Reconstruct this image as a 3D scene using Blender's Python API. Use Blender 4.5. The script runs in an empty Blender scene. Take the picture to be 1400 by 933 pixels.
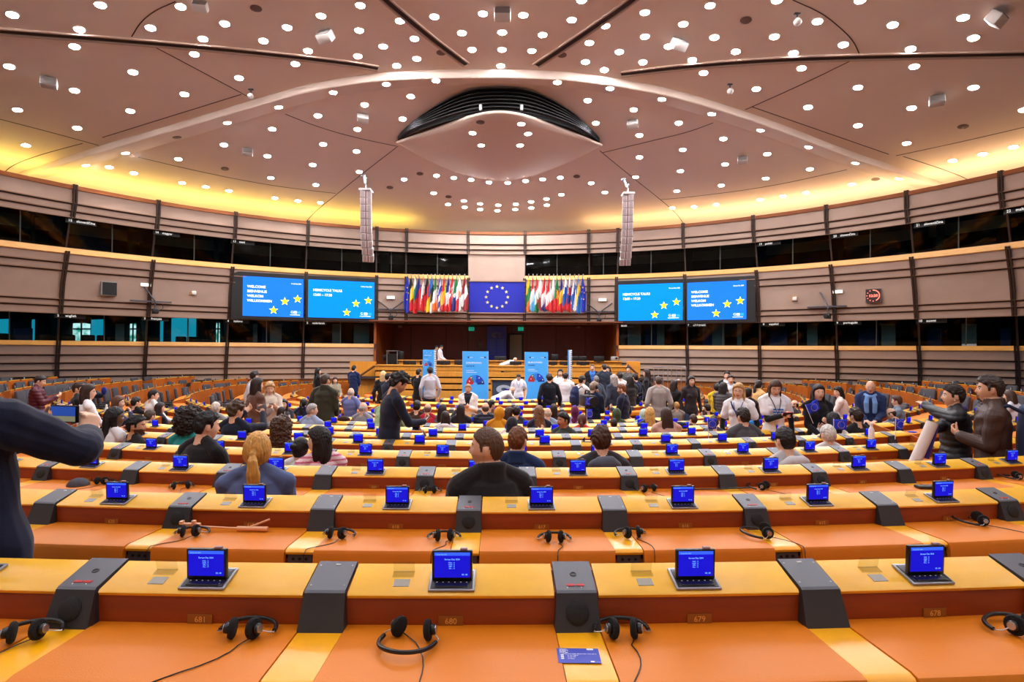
import bpy, bmesh, math, random
import numpy as np
from mathutils import Vector, Matrix, noise
from mathutils.kdtree import KDTree
random.seed(7)
SC = bpy.context.scene
COL = SC.collection
PI = math.pi
# ---------------------------------------------------------------- camera
F = 800.0
PITCH = math.radians(0.85); ROLL = math.radians(0.35)
CZ = 2.6
CAM = Vector((0, 0, CZ))
_r0 = Vector((1, 0, 0)); _F = Vector((0, math.cos(PITCH), math.sin(PITCH))); _U0 = Vector((0, -math.sin(PITCH), math.cos(PITCH)))
_R = math.cos(ROLL) * _r0 + math.sin(ROLL) * _U0
_U = math.cos(ROLL) * _U0 - math.sin(ROLL) * _r0
cam_d = bpy.data.cameras.new('camera'); cam = bpy.data.objects.new('camera', cam_d); COL.objects.link(cam)
cam_d.sensor_width = 36.0; cam_d.lens = F / 1400 * 36.0; cam_d.clip_end = 200; cam_d.clip_start = 0.05
cam.matrix_world = Matrix(((_R.x, _U.x, -_F.x, 0), (_R.y, _U.y, -_F.y, 0), (_R.z, _U.z, -_F.z, CZ), (0, 0, 0, 1)))
SC.camera = cam
def ray(x, y):
    x, y = float(x), float(y)
    return _F + (x - 700) / F * _R - (y - 466.5) / F * _U
def at(x, y, Y):
    Y = float(Y)
    d = ray(x, y); return CAM + d * (Y / d.y)
def px(p):
    q = Vector(p) - CAM; k = q.dot(_F)
    return 700 + F * q.dot(_R) / k, 466.5 - F * q.dot(_U) / k
# ---------------------------------------------------------------- materials
def lin(c):
    return tuple((v / 255 / 12.92 if v / 255 <= 0.04045 else ((v / 255 + 0.055) / 1.055) ** 2.4) for v in c[:3]) + (1.0,)
_M = {}
def mat(name, rgb=(128, 128, 128), rough=0.6, metal=0.0, spec=0.5, emit=0.0, emit_rgb=None, bump=0.0, bscale=40.0, vary=0.0, vscale=6.0, stretch=(1, 1, 1), coat=0.0, sheen=0.0):
    if name in _M: return _M[name]
    m = bpy.data.materials.new(name); m.use_nodes = True; nt = m.node_tree
    b = nt.nodes['Principled BSDF']
    b.inputs['Base Color'].default_value = lin(rgb); b.inputs['Roughness'].default_value = rough
    b.inputs['Metallic'].default_value = metal; b.inputs['Specular IOR Level'].default_value = spec
    if coat: b.inputs['Coat Weight'].default_value = coat; b.inputs['Coat Roughness'].default_value = 0.25
    if sheen: b.inputs['Sheen Weight'].default_value = sheen
    if emit:
        b.inputs['Emission Color'].default_value = lin(emit_rgb or rgb); b.inputs['Emission Strength'].default_value = emit
    if bump or vary:
        tc = nt.nodes.new('ShaderNodeTexCoord'); mp = nt.nodes.new('ShaderNodeMapping'); mp.inputs['Scale'].default_value = stretch
        nt.links.new(tc.outputs['Object'], mp.inputs['Vector'])
        if vary:
            n = nt.nodes.new('ShaderNodeTexNoise'); n.inputs['Scale'].default_value = vscale; n.inputs['Detail'].default_value = 5
            nt.links.new(mp.outputs['Vector'], n.inputs['Vector'])
            r = nt.nodes.new('ShaderNodeValToRGB')
            c = lin(rgb)
            r.color_ramp.elements[0].position = 0.3; r.color_ramp.elements[1].position = 0.7
            r.color_ramp.elements[0].color = tuple(v * (1 - vary) for v in c[:3]) + (1,)
            r.color_ramp.elements[1].color = tuple(min(1, v * (1 + vary)) for v in c[:3]) + (1,)
            nt.links.new(n.outputs['Fac'], r.inputs['Fac']); nt.links.new(r.outputs['Color'], b.inputs['Base Color'])
        if bump:
            n2 = nt.nodes.new('ShaderNodeTexNoise'); n2.inputs['Scale'].default_value = bscale; n2.inputs['Detail'].default_value = 4
            nt.links.new(mp.outputs['Vector'], n2.inputs['Vector'])
            bp = nt.nodes.new('ShaderNodeBump'); bp.inputs['Strength'].default_value = bump; bp.inputs['Distance'].default_value = 0.01
            nt.links.new(n2.outputs['Fac'], bp.inputs['Height']); nt.links.new(bp.outputs['Normal'], b.inputs['Normal'])
    _M[name] = m
    return m
def glow(name, rgb, s): return mat(name, rgb, 0.5, emit=s, emit_rgb=rgb, spec=0.0)
def glassmat(name, tint=(215, 230, 235), refl=0.9):
    if name in _M: return _M[name]
    m = bpy.data.materials.new(name); m.use_nodes = True; nt = m.node_tree; nt.nodes.clear()
    o = nt.nodes.new('ShaderNodeOutputMaterial'); mx = nt.nodes.new('ShaderNodeMixShader'); t = nt.nodes.new('ShaderNodeBsdfTransparent'); g = nt.nodes.new('ShaderNodeBsdfGlossy')
    fr = nt.nodes.new('ShaderNodeFresnel'); fr.inputs['IOR'].default_value = 1.45
    t.inputs['Color'].default_value = lin(tint); g.inputs['Roughness'].default_value = 0.03; g.inputs['Color'].default_value = (refl, refl, refl, 1)
    ge = nt.nodes.new('ShaderNodeNewGeometry'); sb = nt.nodes.new('ShaderNodeMath'); sb.operation = 'SUBTRACT'; sb.inputs[0].default_value = 1.0
    ml = nt.nodes.new('ShaderNodeMath'); ml.operation = 'MULTIPLY'
    nt.links.new(ge.outputs['Backfacing'], sb.inputs[1]); nt.links.new(fr.outputs[0], ml.inputs[0]); nt.links.new(sb.outputs[0], ml.inputs[1])
    nt.links.new(ml.outputs[0], mx.inputs[0]); nt.links.new(t.outputs[0], mx.inputs[1]); nt.links.new(g.outputs[0], mx.inputs[2]); nt.links.new(mx.outputs[0], o.inputs[0])
    _M[name] = m
    return m
# ---------------------------------------------------------------- mesh builder
class MB:
    def __init__(s): s.v = []; s.f = []; s.mi = []; s.mats = []; s.cur = 0
    def use(s, m):
        if m not in s.mats: s.mats.append(m)
        s.cur = s.mats.index(m); return s
    def add(s, vs, fs):
        b = len(s.v); s.v += [tuple(v) for v in vs]
        for f in fs: s.f.append([b + i for i in f]); s.mi.append(s.cur)
        return s
    def box(s, c, d, M=None):
        x, y, z = [q / 2 for q in d]
        vs = [Vector(c) + Vector((sx * x, sy * y, sz * z)) for sz in (-1, 1) for sy in (-1, 1) for sx in (-1, 1)]
        if M: vs = [M @ v for v in vs]
        return s.add(vs, [(0, 2, 3, 1), (4, 5, 7, 6), (0, 1, 5, 4), (2, 6, 7, 3), (0, 4, 6, 2), (1, 3, 7, 5)])
    def bbox(s, c, d, r=0.004, M=None):          # box with chamfered edges
        bm = bmesh.new(); bmesh.ops.create_cube(bm, size=1)
        for v in bm.verts: v.co = Vector((v.co.x * d[0], v.co.y * d[1], v.co.z * d[2]))
        bmesh.ops.bevel(bm, geom=list(bm.edges), offset=min(r, min(d) * 0.45), segments=2, profile=0.5, affect='EDGES')
        bm.verts.index_update()
        vs = [Vector(c) + v.co for v in bm.verts]
        if M: vs = [M @ v for v in vs]
        s.add(vs, [[v.index for v in f.verts] for f in bm.faces]); bm.free(); return s
    def cyl(s, p0, p1, r0, r1=None, n=16, cap=True):
        r1 = r0 if r1 is None else r1
        p0 = Vector(p0); p1 = Vector(p1); d = (p1 - p0).normalized()
        a = d.orthogonal().normalized(); b = d.cross(a)
        vs = []
        for p, r in ((p0, r0), (p1, r1)):
            vs += [p + (a * math.cos(2 * PI * i / n) + b * math.sin(2 * PI * i / n)) * r for i in range(n)]
        fs = [(i, (i + 1) % n, n + (i + 1) % n, n + i) for i in range(n)]
        if cap: fs += [tuple(range(n - 1, -1, -1)), tuple(range(n, 2 * n))]
        return s.add(vs, fs)
    def lathe(s, prof, M=None, n=20):            # prof [(r,z)], axis z
        vs = []
        for r, z in prof: vs += [Vector((r * math.cos(2 * PI * i / n), r * math.sin(2 * PI * i / n), z)) for i in range(n)]
        if M: vs = [M @ v for v in vs]
        fs = [(k * n + i, k * n + (i + 1) % n, (k + 1) * n + (i + 1) % n, (k + 1) * n + i) for k in range(len(prof) - 1) for i in range(n)]
        fs += [tuple(range(n - 1, -1, -1)), tuple((len(prof) - 1) * n + i for i in range(n))]
        return s.add(vs, fs)
    def tube(s, pts, r, n=8, closed=False):
        pts = [Vector(p) for p in pts]; m = len(pts); vs = []; prev = None
        for i, p in enumerate(pts):
            t = (pts[min(i + 1, m - 1)] - pts[max(i - 1, 0)]).normalized()
            a = (t.orthogonal() if prev is None else prev - t * prev.dot(t)).normalized(); prev = a
            b = t.cross(a); rr = r[i] if isinstance(r, (list, tuple)) else r
            vs += [p + (a * math.cos(2 * PI * k / n) + b * math.sin(2 * PI * k / n)) * rr for k in range(n)]
        fs = [(i * n + k, i * n + (k + 1) % n, (i + 1) * n + (k + 1) % n, (i + 1) * n + k) for i in range(m - 1) for k in range(n)]
        fs += [tuple(range(n - 1, -1, -1)), tuple((m - 1) * n + k for k in range(n))]
        return s.add(vs, fs)
    def rings(s, rings, cap=True):               # loft of equal length rings
        n = len(rings[0]); vs = [p for r in rings for p in r]
        fs = [(i * n + k, i * n + (k + 1) % n, (i + 1) * n + (k + 1) % n, (i + 1) * n + k) for i in range(len(rings) - 1) for k in range(n)]
        if cap: fs += [tuple(range(n - 1, -1, -1)), tuple((len(rings) - 1) * n + k for k in range(n))]
        return s.add(vs, fs)
    def grid(s, P):                              # P[i][j] open sheet
        n = len(P[0]); vs = [p for r in P for p in r]
        return s.add(vs, [(i * n + k, i * n + k + 1, (i + 1) * n + k + 1, (i + 1) * n + k) for i in range(len(P) - 1) for k in range(n - 1)])
    def sphere(s, c, r, M=None, n=16, m=10):
        rx = r if isinstance(r, (list, tuple)) else (r, r, r)
        prof = []
        vs = []
        for j in range(m + 1):
            th = PI * j / m
            for i in range(n):
                a = 2 * PI * i / n
                vs.append(Vector(c) + Vector((rx[0] * math.sin(th) * math.cos(a), rx[1] * math.sin(th) * math.sin(a), -rx[2] * math.cos(th))))
        if M: vs = [M @ v for v in vs]
        return s.add(vs, [(j * n + i, j * n + (i + 1) % n, (j + 1) * n + (i + 1) % n, (j + 1) * n + i) for j in range(m) for i in range(n)])
    def mesh(s, name, smooth=False):
        me = bpy.data.meshes.new(name); me.from_pydata(s.v, [], s.f)
        for m in s.mats: me.materials.append(m)
        if len(s.mats) > 1: me.polygons.foreach_set('material_index', s.mi)
        bm = bmesh.new(); bm.from_mesh(me); bmesh.ops.recalc_face_normals(bm, faces=bm.faces); bm.to_mesh(me); bm.free()
        if smooth:
            me.polygons.foreach_set('use_smooth', [True] * len(me.polygons))
            if smooth != 'all': me.set_sharp_from_angle(angle=math.radians(40))
        me.update(); return me
    def obj(s, name, parent=None, smooth=False, loc=None):
        return link(name, s.mesh(name, smooth), parent)
def link(name, me, parent=None):
    o = bpy.data.objects.new(name, me); COL.objects.link(o)
    if parent: o.parent = parent
    return o
def tag(o, label, cat, group=None, kind=None):
    o['label'] = label; o['category'] = cat
    if group: o['group'] = group
    if kind: o['kind'] = kind
    return o
def struct(o): o['kind'] = 'structure'; return o
def empty(name, label=None, cat=None, M=None, group=None):
    o = bpy.data.objects.new(name, None); COL.objects.link(o); o.empty_display_size = 0.1
    if M is not None: o.matrix_world = M
    if label: tag(o, label, cat, group)
    return o
def copy_tree(o, parent=None):
    c = o.copy(); COL.objects.link(c)
    c.parent = parent
    for ch in KIDS.get(o.name, []): copy_tree(ch, c)
    return c
KIDS = {}
def note_kids(o):
    KIDS[o.name] = [c for c in bpy.data.objects if c.parent == o]
    for c in KIDS[o.name]: note_kids(c)
def frame(o, x, y, z):                            # matrix with columns x,y,z at o
    return Matrix(((x[0], y[0], z[0], o[0]), (x[1], y[1], z[1], o[1]), (x[2], y[2], z[2], o[2]), (0, 0, 0, 1)))
_TXT = {}
def text_geo(body, bold=0.0):
    k = (body, bold)
    if k not in _TXT:
        c = bpy.data.curves.new('t', 'FONT'); c.body = body; c.offset = bold; c.resolution_u = 3; c.align_x = 'LEFT'
        o = bpy.data.objects.new('t', c); COL.objects.link(o)
        dg = bpy.context.evaluated_depsgraph_get(); me = bpy.data.meshes.new_from_object(o.evaluated_get(dg))
        vs = [v.co.copy() for v in me.vertices]; fs = [list(p.vertices) for p in me.polygons]
        bpy.data.objects.remove(o); bpy.data.curves.remove(c); bpy.data.meshes.remove(me)
        _TXT[k] = (vs, fs)
    return _TXT[k]
def put_text(mb, body, M, size, bold=0.0, width=None, center=False):   # text in local xy plane of M
    vs, fs = text_geo(body, bold)
    if not vs: return
    w = max(v.x for v in vs); sx = size if width is None else width / w
    ox = -w * sx / 2 if center else 0
    mb.add([M @ Vector((v.x * sx + ox, v.y * size, 0)) for v in vs], fs)
def star_pts(cx, cy, r, rot=0.0):
    return [(cx + (r if k % 2 == 0 else r * 0.4) * math.sin(PI * k / 5 + rot), cy + (r if k % 2 == 0 else r * 0.4) * math.cos(PI * k / 5 + rot)) for k in range(10)]
def put_star(mb, M, cx, cy, r, rot=0.0):
    p = star_pts(cx, cy, r, rot)
    vs = [M @ Vector((cx, cy, 0))] + [M @ Vector((a, b, 0)) for a, b in p]
    mb.add(vs, [(0, 1 + k, 1 + (k + 1) % 10) for k in range(10)])
ORD = ['zeroth', 'first', 'second', 'third', 'fourth', 'fifth', 'sixth', 'seventh', 'eighth', 'ninth', 'tenth', 'eleventh', 'twelfth', 'thirteenth', 'fourteenth', 'fifteenth', 'sixteenth', 'seventeenth', 'eighteenth', 'nineteenth']
def ordw(n):
    if n < 20: return ORD[n]
    t = ['', '', 'twenty', 'thirty', 'forty', 'fifty', 'sixty', 'seventy', 'eighty', 'ninety'][n // 10]
    return (t[:-1] + 'ieth') if n % 10 == 0 else t + '-' + ORD[n % 10]
LIGHT = 226.0; COVE = 13.0; EXPO = 0.12
# ================================================================ desk rows
CX, CY = -0.50, 23.49
RR = [0, 21.729, 20.472, 19.194, 17.87, 16.519, 15.321, 14.106, 12.55, 11.0, 9.3, 7.8, 6.3, 4.95]
HH = [0, .7248, .8248, .9255, 1.0309, 1.1372, 1.2284, 1.308, 1.44, 1.56, 1.62, 1.62, 1.62, 1.62]
BB = [0, -.03693, -.05938, -.16304, -.03006, -.05895, -.01478, -.04722]
NR = 13
RZ = [0] + [CZ - h for h in HH[1:]]
FZ = [0] + [z - 0.98 for z in RZ[1:]]
def rp(k, phi, d=0.0, z=0.0):                     # point on row k: d forward of the ridge edge, z above it
    r = RR[k] - d
    return Vector((CX + r * math.sin(phi), CY - r * math.cos(phi), RZ[k] + z))
def rframe(k, phi, d=0.0, z=0.0):
    return frame(rp(k, phi, d, z), (math.cos(phi), math.sin(phi), 0), (-math.sin(phi), math.cos(phi), 0), (0, 0, 1))
def phi_px(k, x, h=None, far=False, dr=0.0):      # where the sight line through column x meets row k's circle
    y = 478.0
    for _ in range(4):
        d = ray(x, y); a = d.x / d.y
        A = a * a + 1; B = -2 * (a * CX + CY); C = CX * CX + CY * CY - (RR[k] + dr) ** 2
        D = B * B - 4 * A * C
        if D < 0: return None
        Y = (-B + (math.sqrt(D) if far else -math.sqrt(D))) / (2 * A)
        X = a * Y
        y = px((X, Y, RZ[k]))[1]
    return math.atan2(X - CX, CY - Y)
def phi_ok(k, x, dr=0.0, far=False):              # nearest row at or behind k that the column meets
    while k > 1:
        p = phi_px(k, x, far=far, dr=dr)
        if p is not None: return k, p
        k -= 1
for k in range(8, 14):
    BB.append(phi_px(k, {8: 583, 9: 852, 10: 690, 11: 655, 12: 702, 13: 664}[k]))
wood_cap = mat('light_maple_wood', (250, 188, 34), 0.30, spec=0.5, vary=0.10, vscale=5, stretch=(1, 1, 6), coat=0.5)
wood_strip = mat('yellow_maple_wood', (252, 176, 6), 0.32, spec=0.5, vary=0.06, vscale=7, coat=0.2)
wood_face = mat('cherry_wood', (140, 58, 14), 0.45, spec=0.35, vary=0.12, vscale=4, stretch=(1, 1, 8))
leather = mat('orange_desk_leather', (216, 122, 12), 0.5, spec=0.4, bump=0.12, bscale=220, vary=0.04, vscale=3)
wood_panel = mat('panel_wood', (176, 90, 28), 0.45, spec=0.35, vary=0.14, vscale=3, stretch=(1, 1, 0.3))
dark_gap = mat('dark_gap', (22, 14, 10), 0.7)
con_grey = mat('console_grey_metal', (88, 90, 98), 0.42, metal=0.25, spec=0.5)
con_dark = mat('console_charcoal', (46, 46, 50), 0.5, spec=0.4)
con_black = mat('speaker_cloth', (20, 20, 22), 0.8, bump=0.4, bscale=300)
tile_grey = mat('satin_steel_tile', (142, 138, 130), 0.4, metal=0.3)
red_label = mat('red_label', (190, 26, 30), 0.5)
white_mark = mat('white_mark', (230, 230, 225), 0.5)
brass = mat('bronze_plate', (150, 92, 34), 0.45, metal=0.2)
brass_txt = mat('gold_digits', (232, 178, 92), 0.4, metal=0.2)
steel = mat('steel', (190, 190, 195), 0.3, metal=0.9)
black_pl = mat('black_plastic', (16, 16, 18), 0.4)
foam = mat('black_foam', (14, 14, 15), 0.95, bump=0.6, bscale=400)
bez = mat('terminal_black', (18, 18, 24), 0.3)
alu = mat('terminal_frame_grey', (150, 152, 158), 0.35, metal=0.5)
scr = glow('blue_display', (24, 20, 188), 1.0)
scr_bar = glow('light_blue_display_bar', (50, 90, 245), 1.0)
scr_txt = glow('pale_display_text', (120, 190, 255), 1.0)
acrylic = glassmat('clear_acrylic', (245, 245, 240))
# ---- profiles (d forward, z up, from the ridge's upper edge)
PR_LID = [(-.036, -.098), (-.296, -.098), (-.318, -.103), (-.329, -.118), (-.334, -.20), (-.318, -.20), (-.300, -.122), (-.036, -.118)]
PR_BACK = [(.0, -.100), (-.034, -.100), (-.034, -.135), (.0, -.135)]
PR_BASE = [(.06, -.112), (-.296, -.112), (-.296, -.150), (.06, -.150)]
PR_STRIP = [(-.03, -.101), (-.292, -.101), (-.312, -.106), (-.318, -.114), (-.316, -.124), (-.03, -.124)]
PR_FACE = [(.004, -.006), (.0, -.012), (-.002, -.112), (.10, -.112), (.10, .018)]
PR_CAP = [(-.004, -.004), (-.009, -.011), (-.004, -.020), (.125, .018), (.130, .026), (.125, .036)]
PR_FRONT = [(.10, .024), (.126, .024), (.132, -.45), (.132, -.98), (.10, -.98)]
def arc(mb, k, prof, p0, p1, n=None):
    n = n or max(1, int(abs(p1 - p0) * RR[k] / 0.38 + 0.5))
    mb.rings([[rp(k, p0 + (p1 - p0) * i / n, d, z) for d, z in prof] for i in range(n + 1)])
    return mb
# ---- shared small meshes in the seat's own axes (x along the row, y forward, z up from the ridge edge)
def console_mesh(kind, fine):
    mb = MB(); w0, w1 = .060, .068
    sec = [(.131, .041), (-.004, .004), (-.012, -.002), (-.052, -.101), (-.02, -.128), (.12, -.10)]
    def ring(x0, x1):
        return [[Vector((s * (w0 + (w1 - w0) * max(0, min(1, -z / .1))), d, z)) for d, z in sec] for s in (-1, 1)]
    mb.use(con_grey)
    r = ring(0, 0); n = len(sec); vs = r[0] + r[1]
    top = [(0, n, n + 1, 1), (1, n + 1, n + 2, 2)]
    mb.add(vs, top); mb.use(con_dark); b = len(mb.v) - 2 * n
    for f in [(2, n + 2, n + 3, 3), (3, n + 3, n + 4, 4), (4, n + 4, n + 5, 5), (5, n + 5, n, 0), tuple(range(n)), tuple(range(2 * n - 1, n - 1, -1))]:
        mb.f.append([b + i for i in f]); mb.mi.append(mb.cur)
    return mb.mesh('console')
sl = Vector((0, .135, .037)).normalized(); nrm_cap = Vector((0, -.037, .135)).normalized()
CAPF = lambda x, t: Vector((x, -.004, .004)) + sl * t      # point on the console's sloping top
FACE_Y = Vector((0, .04, .099)).normalized(); FACE_N = Vector((0, -.099, .04)).normalized()
def sub_speaker():
    mb = MB().use(con_black)
    M = frame(Vector((0, -.0325, -.052)), (1, 0, 0), FACE_Y, FACE_N)
    mb.lathe([(.034, -.002), (.034, .003), (.031, .006), (.02, .009), (.008, .0105), (.001, .011)], M, 24)
    return mb.mesh('speaker', True)
def sub_jack():
    mb = MB().use(black_pl); M = frame(CAPF(0, .075), (1, 0, 0), sl, nrm_cap)
    mb.lathe([(.011, -.002), (.011, .0012), (.008, .002), (.0078, .0005), (.001, .0004)], M, 16)
    return mb.mesh('microphone_socket', True)
def sub_labels():
    mb = MB().use(red_label); M = frame(CAPF(0, .022), (1, 0, 0), sl, nrm_cap)
    for x in (-.0145, .0145): mb.box((x, 0, .0008), (.025, .009, .002), M)
    mb.use(white_mark)
    for x in (-.025, .017): mb.box((x, -.011, .0006), (.003, .004, .0016), M)
    return mb.mesh('button_label')
def sub_screws():
    mb = MB().use(steel); M = frame(CAPF(0, 0), (1, 0, 0), sl, nrm_cap)
    for x in (-.05, .05):
        for t in (.022, .118): mb.lathe([(.0026, -.001), (.0026, .0008), (.0004, .001)], frame(M @ Vector((x, t, 0)), (1, 0, 0), sl, nrm_cap), 8)
    mb.use(white_mark).box((.004, .122, .0006), (.016, .004, .0014), M)
    return mb.mesh('screw')
def plate_mesh(txt):
    mb = MB().use(brass).box((0, -.004, -.086), (.074, .004, .027))
    if txt:
        mb.use(brass_txt); M = frame(Vector((0, -.0064, -.0945)), (1, 0, 0), (0, 0, 1), (0, -1, 0))
        put_text(mb, txt, M, .024, .008, center=True)
    return mb.mesh('number_plate')
def tile_mesh():
    M = frame(Vector((0, -.004, -.004)) + sl * .045, (1, 0, 0), sl, nrm_cap)
    return MB().use(tile_grey).bbox((-.155, 0, .0012), (.048, .034, .003), .001, M).mesh('card_slot')
def switch_mesh():
    mb = MB().use(con_grey).box((0, -.306, -.170), (.112, .006, .088))
    mb.use(black_pl)
    for x in (-.03, .0, .03): mb.cyl((x, -.309, -.146), (x, -.314, -.146), .007, n=10)
    mb.use(white_mark)
    for x in (-.036, -.012, .012, .036): mb.box((x, -.310, -.180), (.012, .004, .010))
    for x in (-.024, .0, .024): mb.box((x, -.310, -.198), (.010, .004, .008))
    return mb.mesh('switch_panel')
CON = {('s', 1): console_mesh('s', 1)}
SPK, JACK, LABELS, SCREWS, TILE, SWITCH = sub_speaker(), sub_jack(), sub_labels(), sub_screws(), tile_mesh(), switch_mesh()
SEATNO = {1: (681, 0), 2: (619, 0), 3: (562, 0), 4: (500, 0)}
AISLES = [(.372, .445), (1.00, 1.06), (1.53, 1.58)]
FAR_END = {5: (73, 1266), 6: (167, 1177), 7: (262, 1090), 8: (335, 1050), 9: (405, 1005), 10: (479, 953)}
def row_limits(k):
    if k in FAR_END:
        a = phi_px(k, FAR_END[k][0], far=True); b = phi_px(k, FAR_END[k][1], far=True)
        return a, b
    return {11: (-1.62, 1.55), 12: (-1.5, 1.5), 13: (-1.3, 1.45)}.get(k, (-.37, .37))
SEATS = []                                        # every seat in or near the picture: (row, phi, index along its bench, bench)
def visible(k, phi, m):
    p = rp(k, phi)
    if p.y < 0.6: return False
    x, y = px(p); return -m < x < 1400 + m
rowname = lambda k: {1: 'nearest', 2: 'second nearest'}.get(k, ordw(k))
for k in range(1, NR + 1):
    lo, hi = row_limits(k); p = 0.75 / RR[k]
    cuts = [(-b, -a) for a, b in reversed(AISLES)] + list(AISLES)
    secs = []; s = lo
    for a, b in cuts:
        if b < lo or a > hi: continue
        if a > s + p: secs.append((s, a))
        s = max(s, b)
    if hi > s + p: secs.append((s, hi))
    for s0, s1 in secs:
        # keep the run that the picture can see, with a margin
        margin = 420 if k <= 2 else 260 if k <= 4 else 130
        n = int((s1 - s0) / p * 4) + 1
        vis = [s0 + (s1 - s0) * i / n for i in range(n + 1) if visible(k, s0 + (s1 - s0) * i / n, margin)]
        if not vis: continue
        a, b = min(vis), max(vis)
        if (b - a) < p * 0.8: continue
        # two runs when the middle leaves the picture are simply kept whole
        mid = (a + b) / 2
        wing = 'middle' if abs(mid) < .36 else ('left' if mid < 0 else 'right') + (' inner wing' if abs(mid) < 1.02 else ' outer wing' if abs(mid) < 1.56 else ' end')
        bench = empty('desk_bench', 'curved wooden desk bench, %s row from the camera, %s block' % (rowname(k), wing), 'desk', rframe(k, mid, 0, -.98))
        inv = bench.matrix_world.inverted()
        def part(mb, name, parent=bench, smooth=True):
            mb.v = [tuple(inv @ Vector(v)) for v in mb.v]
            return mb.obj(name, parent, smooth)
        j0 = math.ceil((a - BB[k]) / p - 1e-6); j1 = math.floor((b - BB[k]) / p + 1e-6)
        cons = [(j, BB[k] + j * p) for j in range(j0, j1 + 1)]
        hw = .064 / RR[k]; g = .0028 / RR[k]
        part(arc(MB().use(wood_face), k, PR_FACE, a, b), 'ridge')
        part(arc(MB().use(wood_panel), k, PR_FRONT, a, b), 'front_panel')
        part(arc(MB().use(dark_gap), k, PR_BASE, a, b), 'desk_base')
        bounds = [a] + [c for _, c in cons] + [b]
        fine = k <= 4
        if not fine:
            part(arc(MB().use(leather), k, PR_LID, a, b), 'desktop')
            part(arc(MB().use(leather), k, PR_BACK, a, b), 'desk_back_strip')
            part(arc(MB().use(wood_cap), k, PR_CAP, a, b), 'cap')
        else:
            for q0, q1 in zip(bounds[:-1], bounds[1:]):
                e0 = q0 + (hw + g if q0 != a else 0); e1 = q1 - (hw + g if q1 != b else 0)
                if e1 - e0 < .05 / RR[k]: continue
                part(arc(MB().use(leather), k, PR_LID, e0, e1, 4), 'desktop')
                part(arc(MB().use(leather), k, PR_BACK, e0, e1, 4), 'desk_back_strip')
                part(arc(MB().use(wood_cap), k, PR_CAP, e0, e1, 4), 'cap')
        for j, c in cons:
            M = inv @ rframe(k, c)
            con = link('console', CON[('s', 1)], bench); con.matrix_local = M
            if k <= 7:
                if j % 2 == 0:
                    link('speaker', SPK, con); link('microphone_socket', JACK, con)
                    if k <= 5: link('button_label', LABELS, con)
                elif k <= 4: link('screw_cap', SCREWS, con)
            else:
                link('microphone_socket', JACK, con)
            if fine:
                part(arc(MB().use(wood_strip), k, PR_STRIP, c - hw, c + hw, 1), 'desk_strip')
                sw = link('switch_panel', SWITCH, bench); sw.matrix_local = M
            if c + p * 0.6 > b: continue
            m = c + p / 2
            Ms = inv @ rframe(k, m)
            if k <= 8:
                t = link('card_slot', TILE, bench); t.matrix_local = Ms
            if k <= 4:
                no = SEATNO[k][0] - (j - SEATNO[k][1])
                pl = link('number_plate', plate_mesh(str(no) if k <= 3 else ''), bench); pl.matrix_local = Ms
            SEATS.append((k, m, wing))
        for e, sg in ((a, 1), (b, -1)):           # closed bench ends
            mb = MB().use(wood_panel)
            P = [(.137, .030), (-.335, -.09), (-.335, -.22), (-.02, -.26), (-.02, -.98), (.137, -.98)]
            mb.rings([[rp(k, e, d, z) for d, z in P], [rp(k, e - sg * .03 / RR[k], d, z) for d, z in P]])
            part(mb, 'end_panel', smooth=False)
# ---------------------------------------------------------------- voting terminals
def terminal_parts():
    B = MB().use(alu).bbox((0, .050, .004), (.140, .098, .008), .003)
    B.use(bez).bbox((0, .048, .0085), (.126, .082, .004), .0015)
    K = MB().use(bez).bbox((0, .018, .012), (.100, .016, .004), .0015).use(white_mark)
    for i in range(6): K.box((-.045 + i * .018, .0315, .0118), (.004, .002, .0012))
    H = MB().use(bez); T = Matrix.Translation((0, .042, .012)) @ Matrix.Rotation(math.radians(-14), 4, 'X')
    H.bbox((0, .004, .045), (.123, .014, .092), .003, T).use(mat('terminal_sensor', (150, 120, 120), .5)).bbox((.035, .004, .094), (.022, .012, .007), .002, T)
    H.use(mat('rear_label', (150, 165, 180), .5)).bbox((0, .0118, .05), (.06, .0015, .05), .0005, T)
    D = MB().use(scr); D.box((0, -.0036, .047), (.108, .002, .076), T); D.use(scr_bar).box((0, -.0038, .081), (.108, .002, .009), T)
    X = MB().use(scr_txt); Mx = T @ frame(Vector((0, -.0049, 0)), (1, 0, 0), (0, 0, 1), (0, -1, 0))
    def tx(s, x, y, h): put_text(X, s, Mx @ Matrix.Translation((x, y, 0)), h, .01, center=True)
    tx('Europe Day 2024', 0, .063, .0065); tx('Europe Day 2024', -.032, .0785, .0045)
    for i, a in enumerate(('FOR', 'AGN', 'ABS', 'ALL')): tx(a, -.006, .053 - i * .0058, .0052); tx(':', .0005, .053 - i * .0058, .005); tx('0', .006, .053 - i * .0058, .0052)
    tx('00 : 00', .038, .016, .0062)
    return B.mesh('base', True), K.mesh('keypad'), H.mesh('screen_housing', True), D.mesh('display'), X.mesh('display_text')
TB, TK, TH, TD, TX = terminal_parts()
def terminal_frame(k, m):
    M = rframe(k, m); s3 = Vector((0, .13, .0395)).normalized(); n3 = Vector((0, -.0395, .13)).normalized()
    return M @ frame(Vector((0, -.004, -.0025)), (1, 0, 0), s3, n3)
vis_seats = []
for k, m, wing in SEATS:
    x, y = px(rp(k, m, .05, .05)); p = rp(k, m)
    if -40 < x < 1440: vis_seats.append((p.y if p.y > 0 else 99, k, m, wing))
vis_seats.sort(key=lambda t: t[0])
cnt = {}
STUFF = MB()
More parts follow.
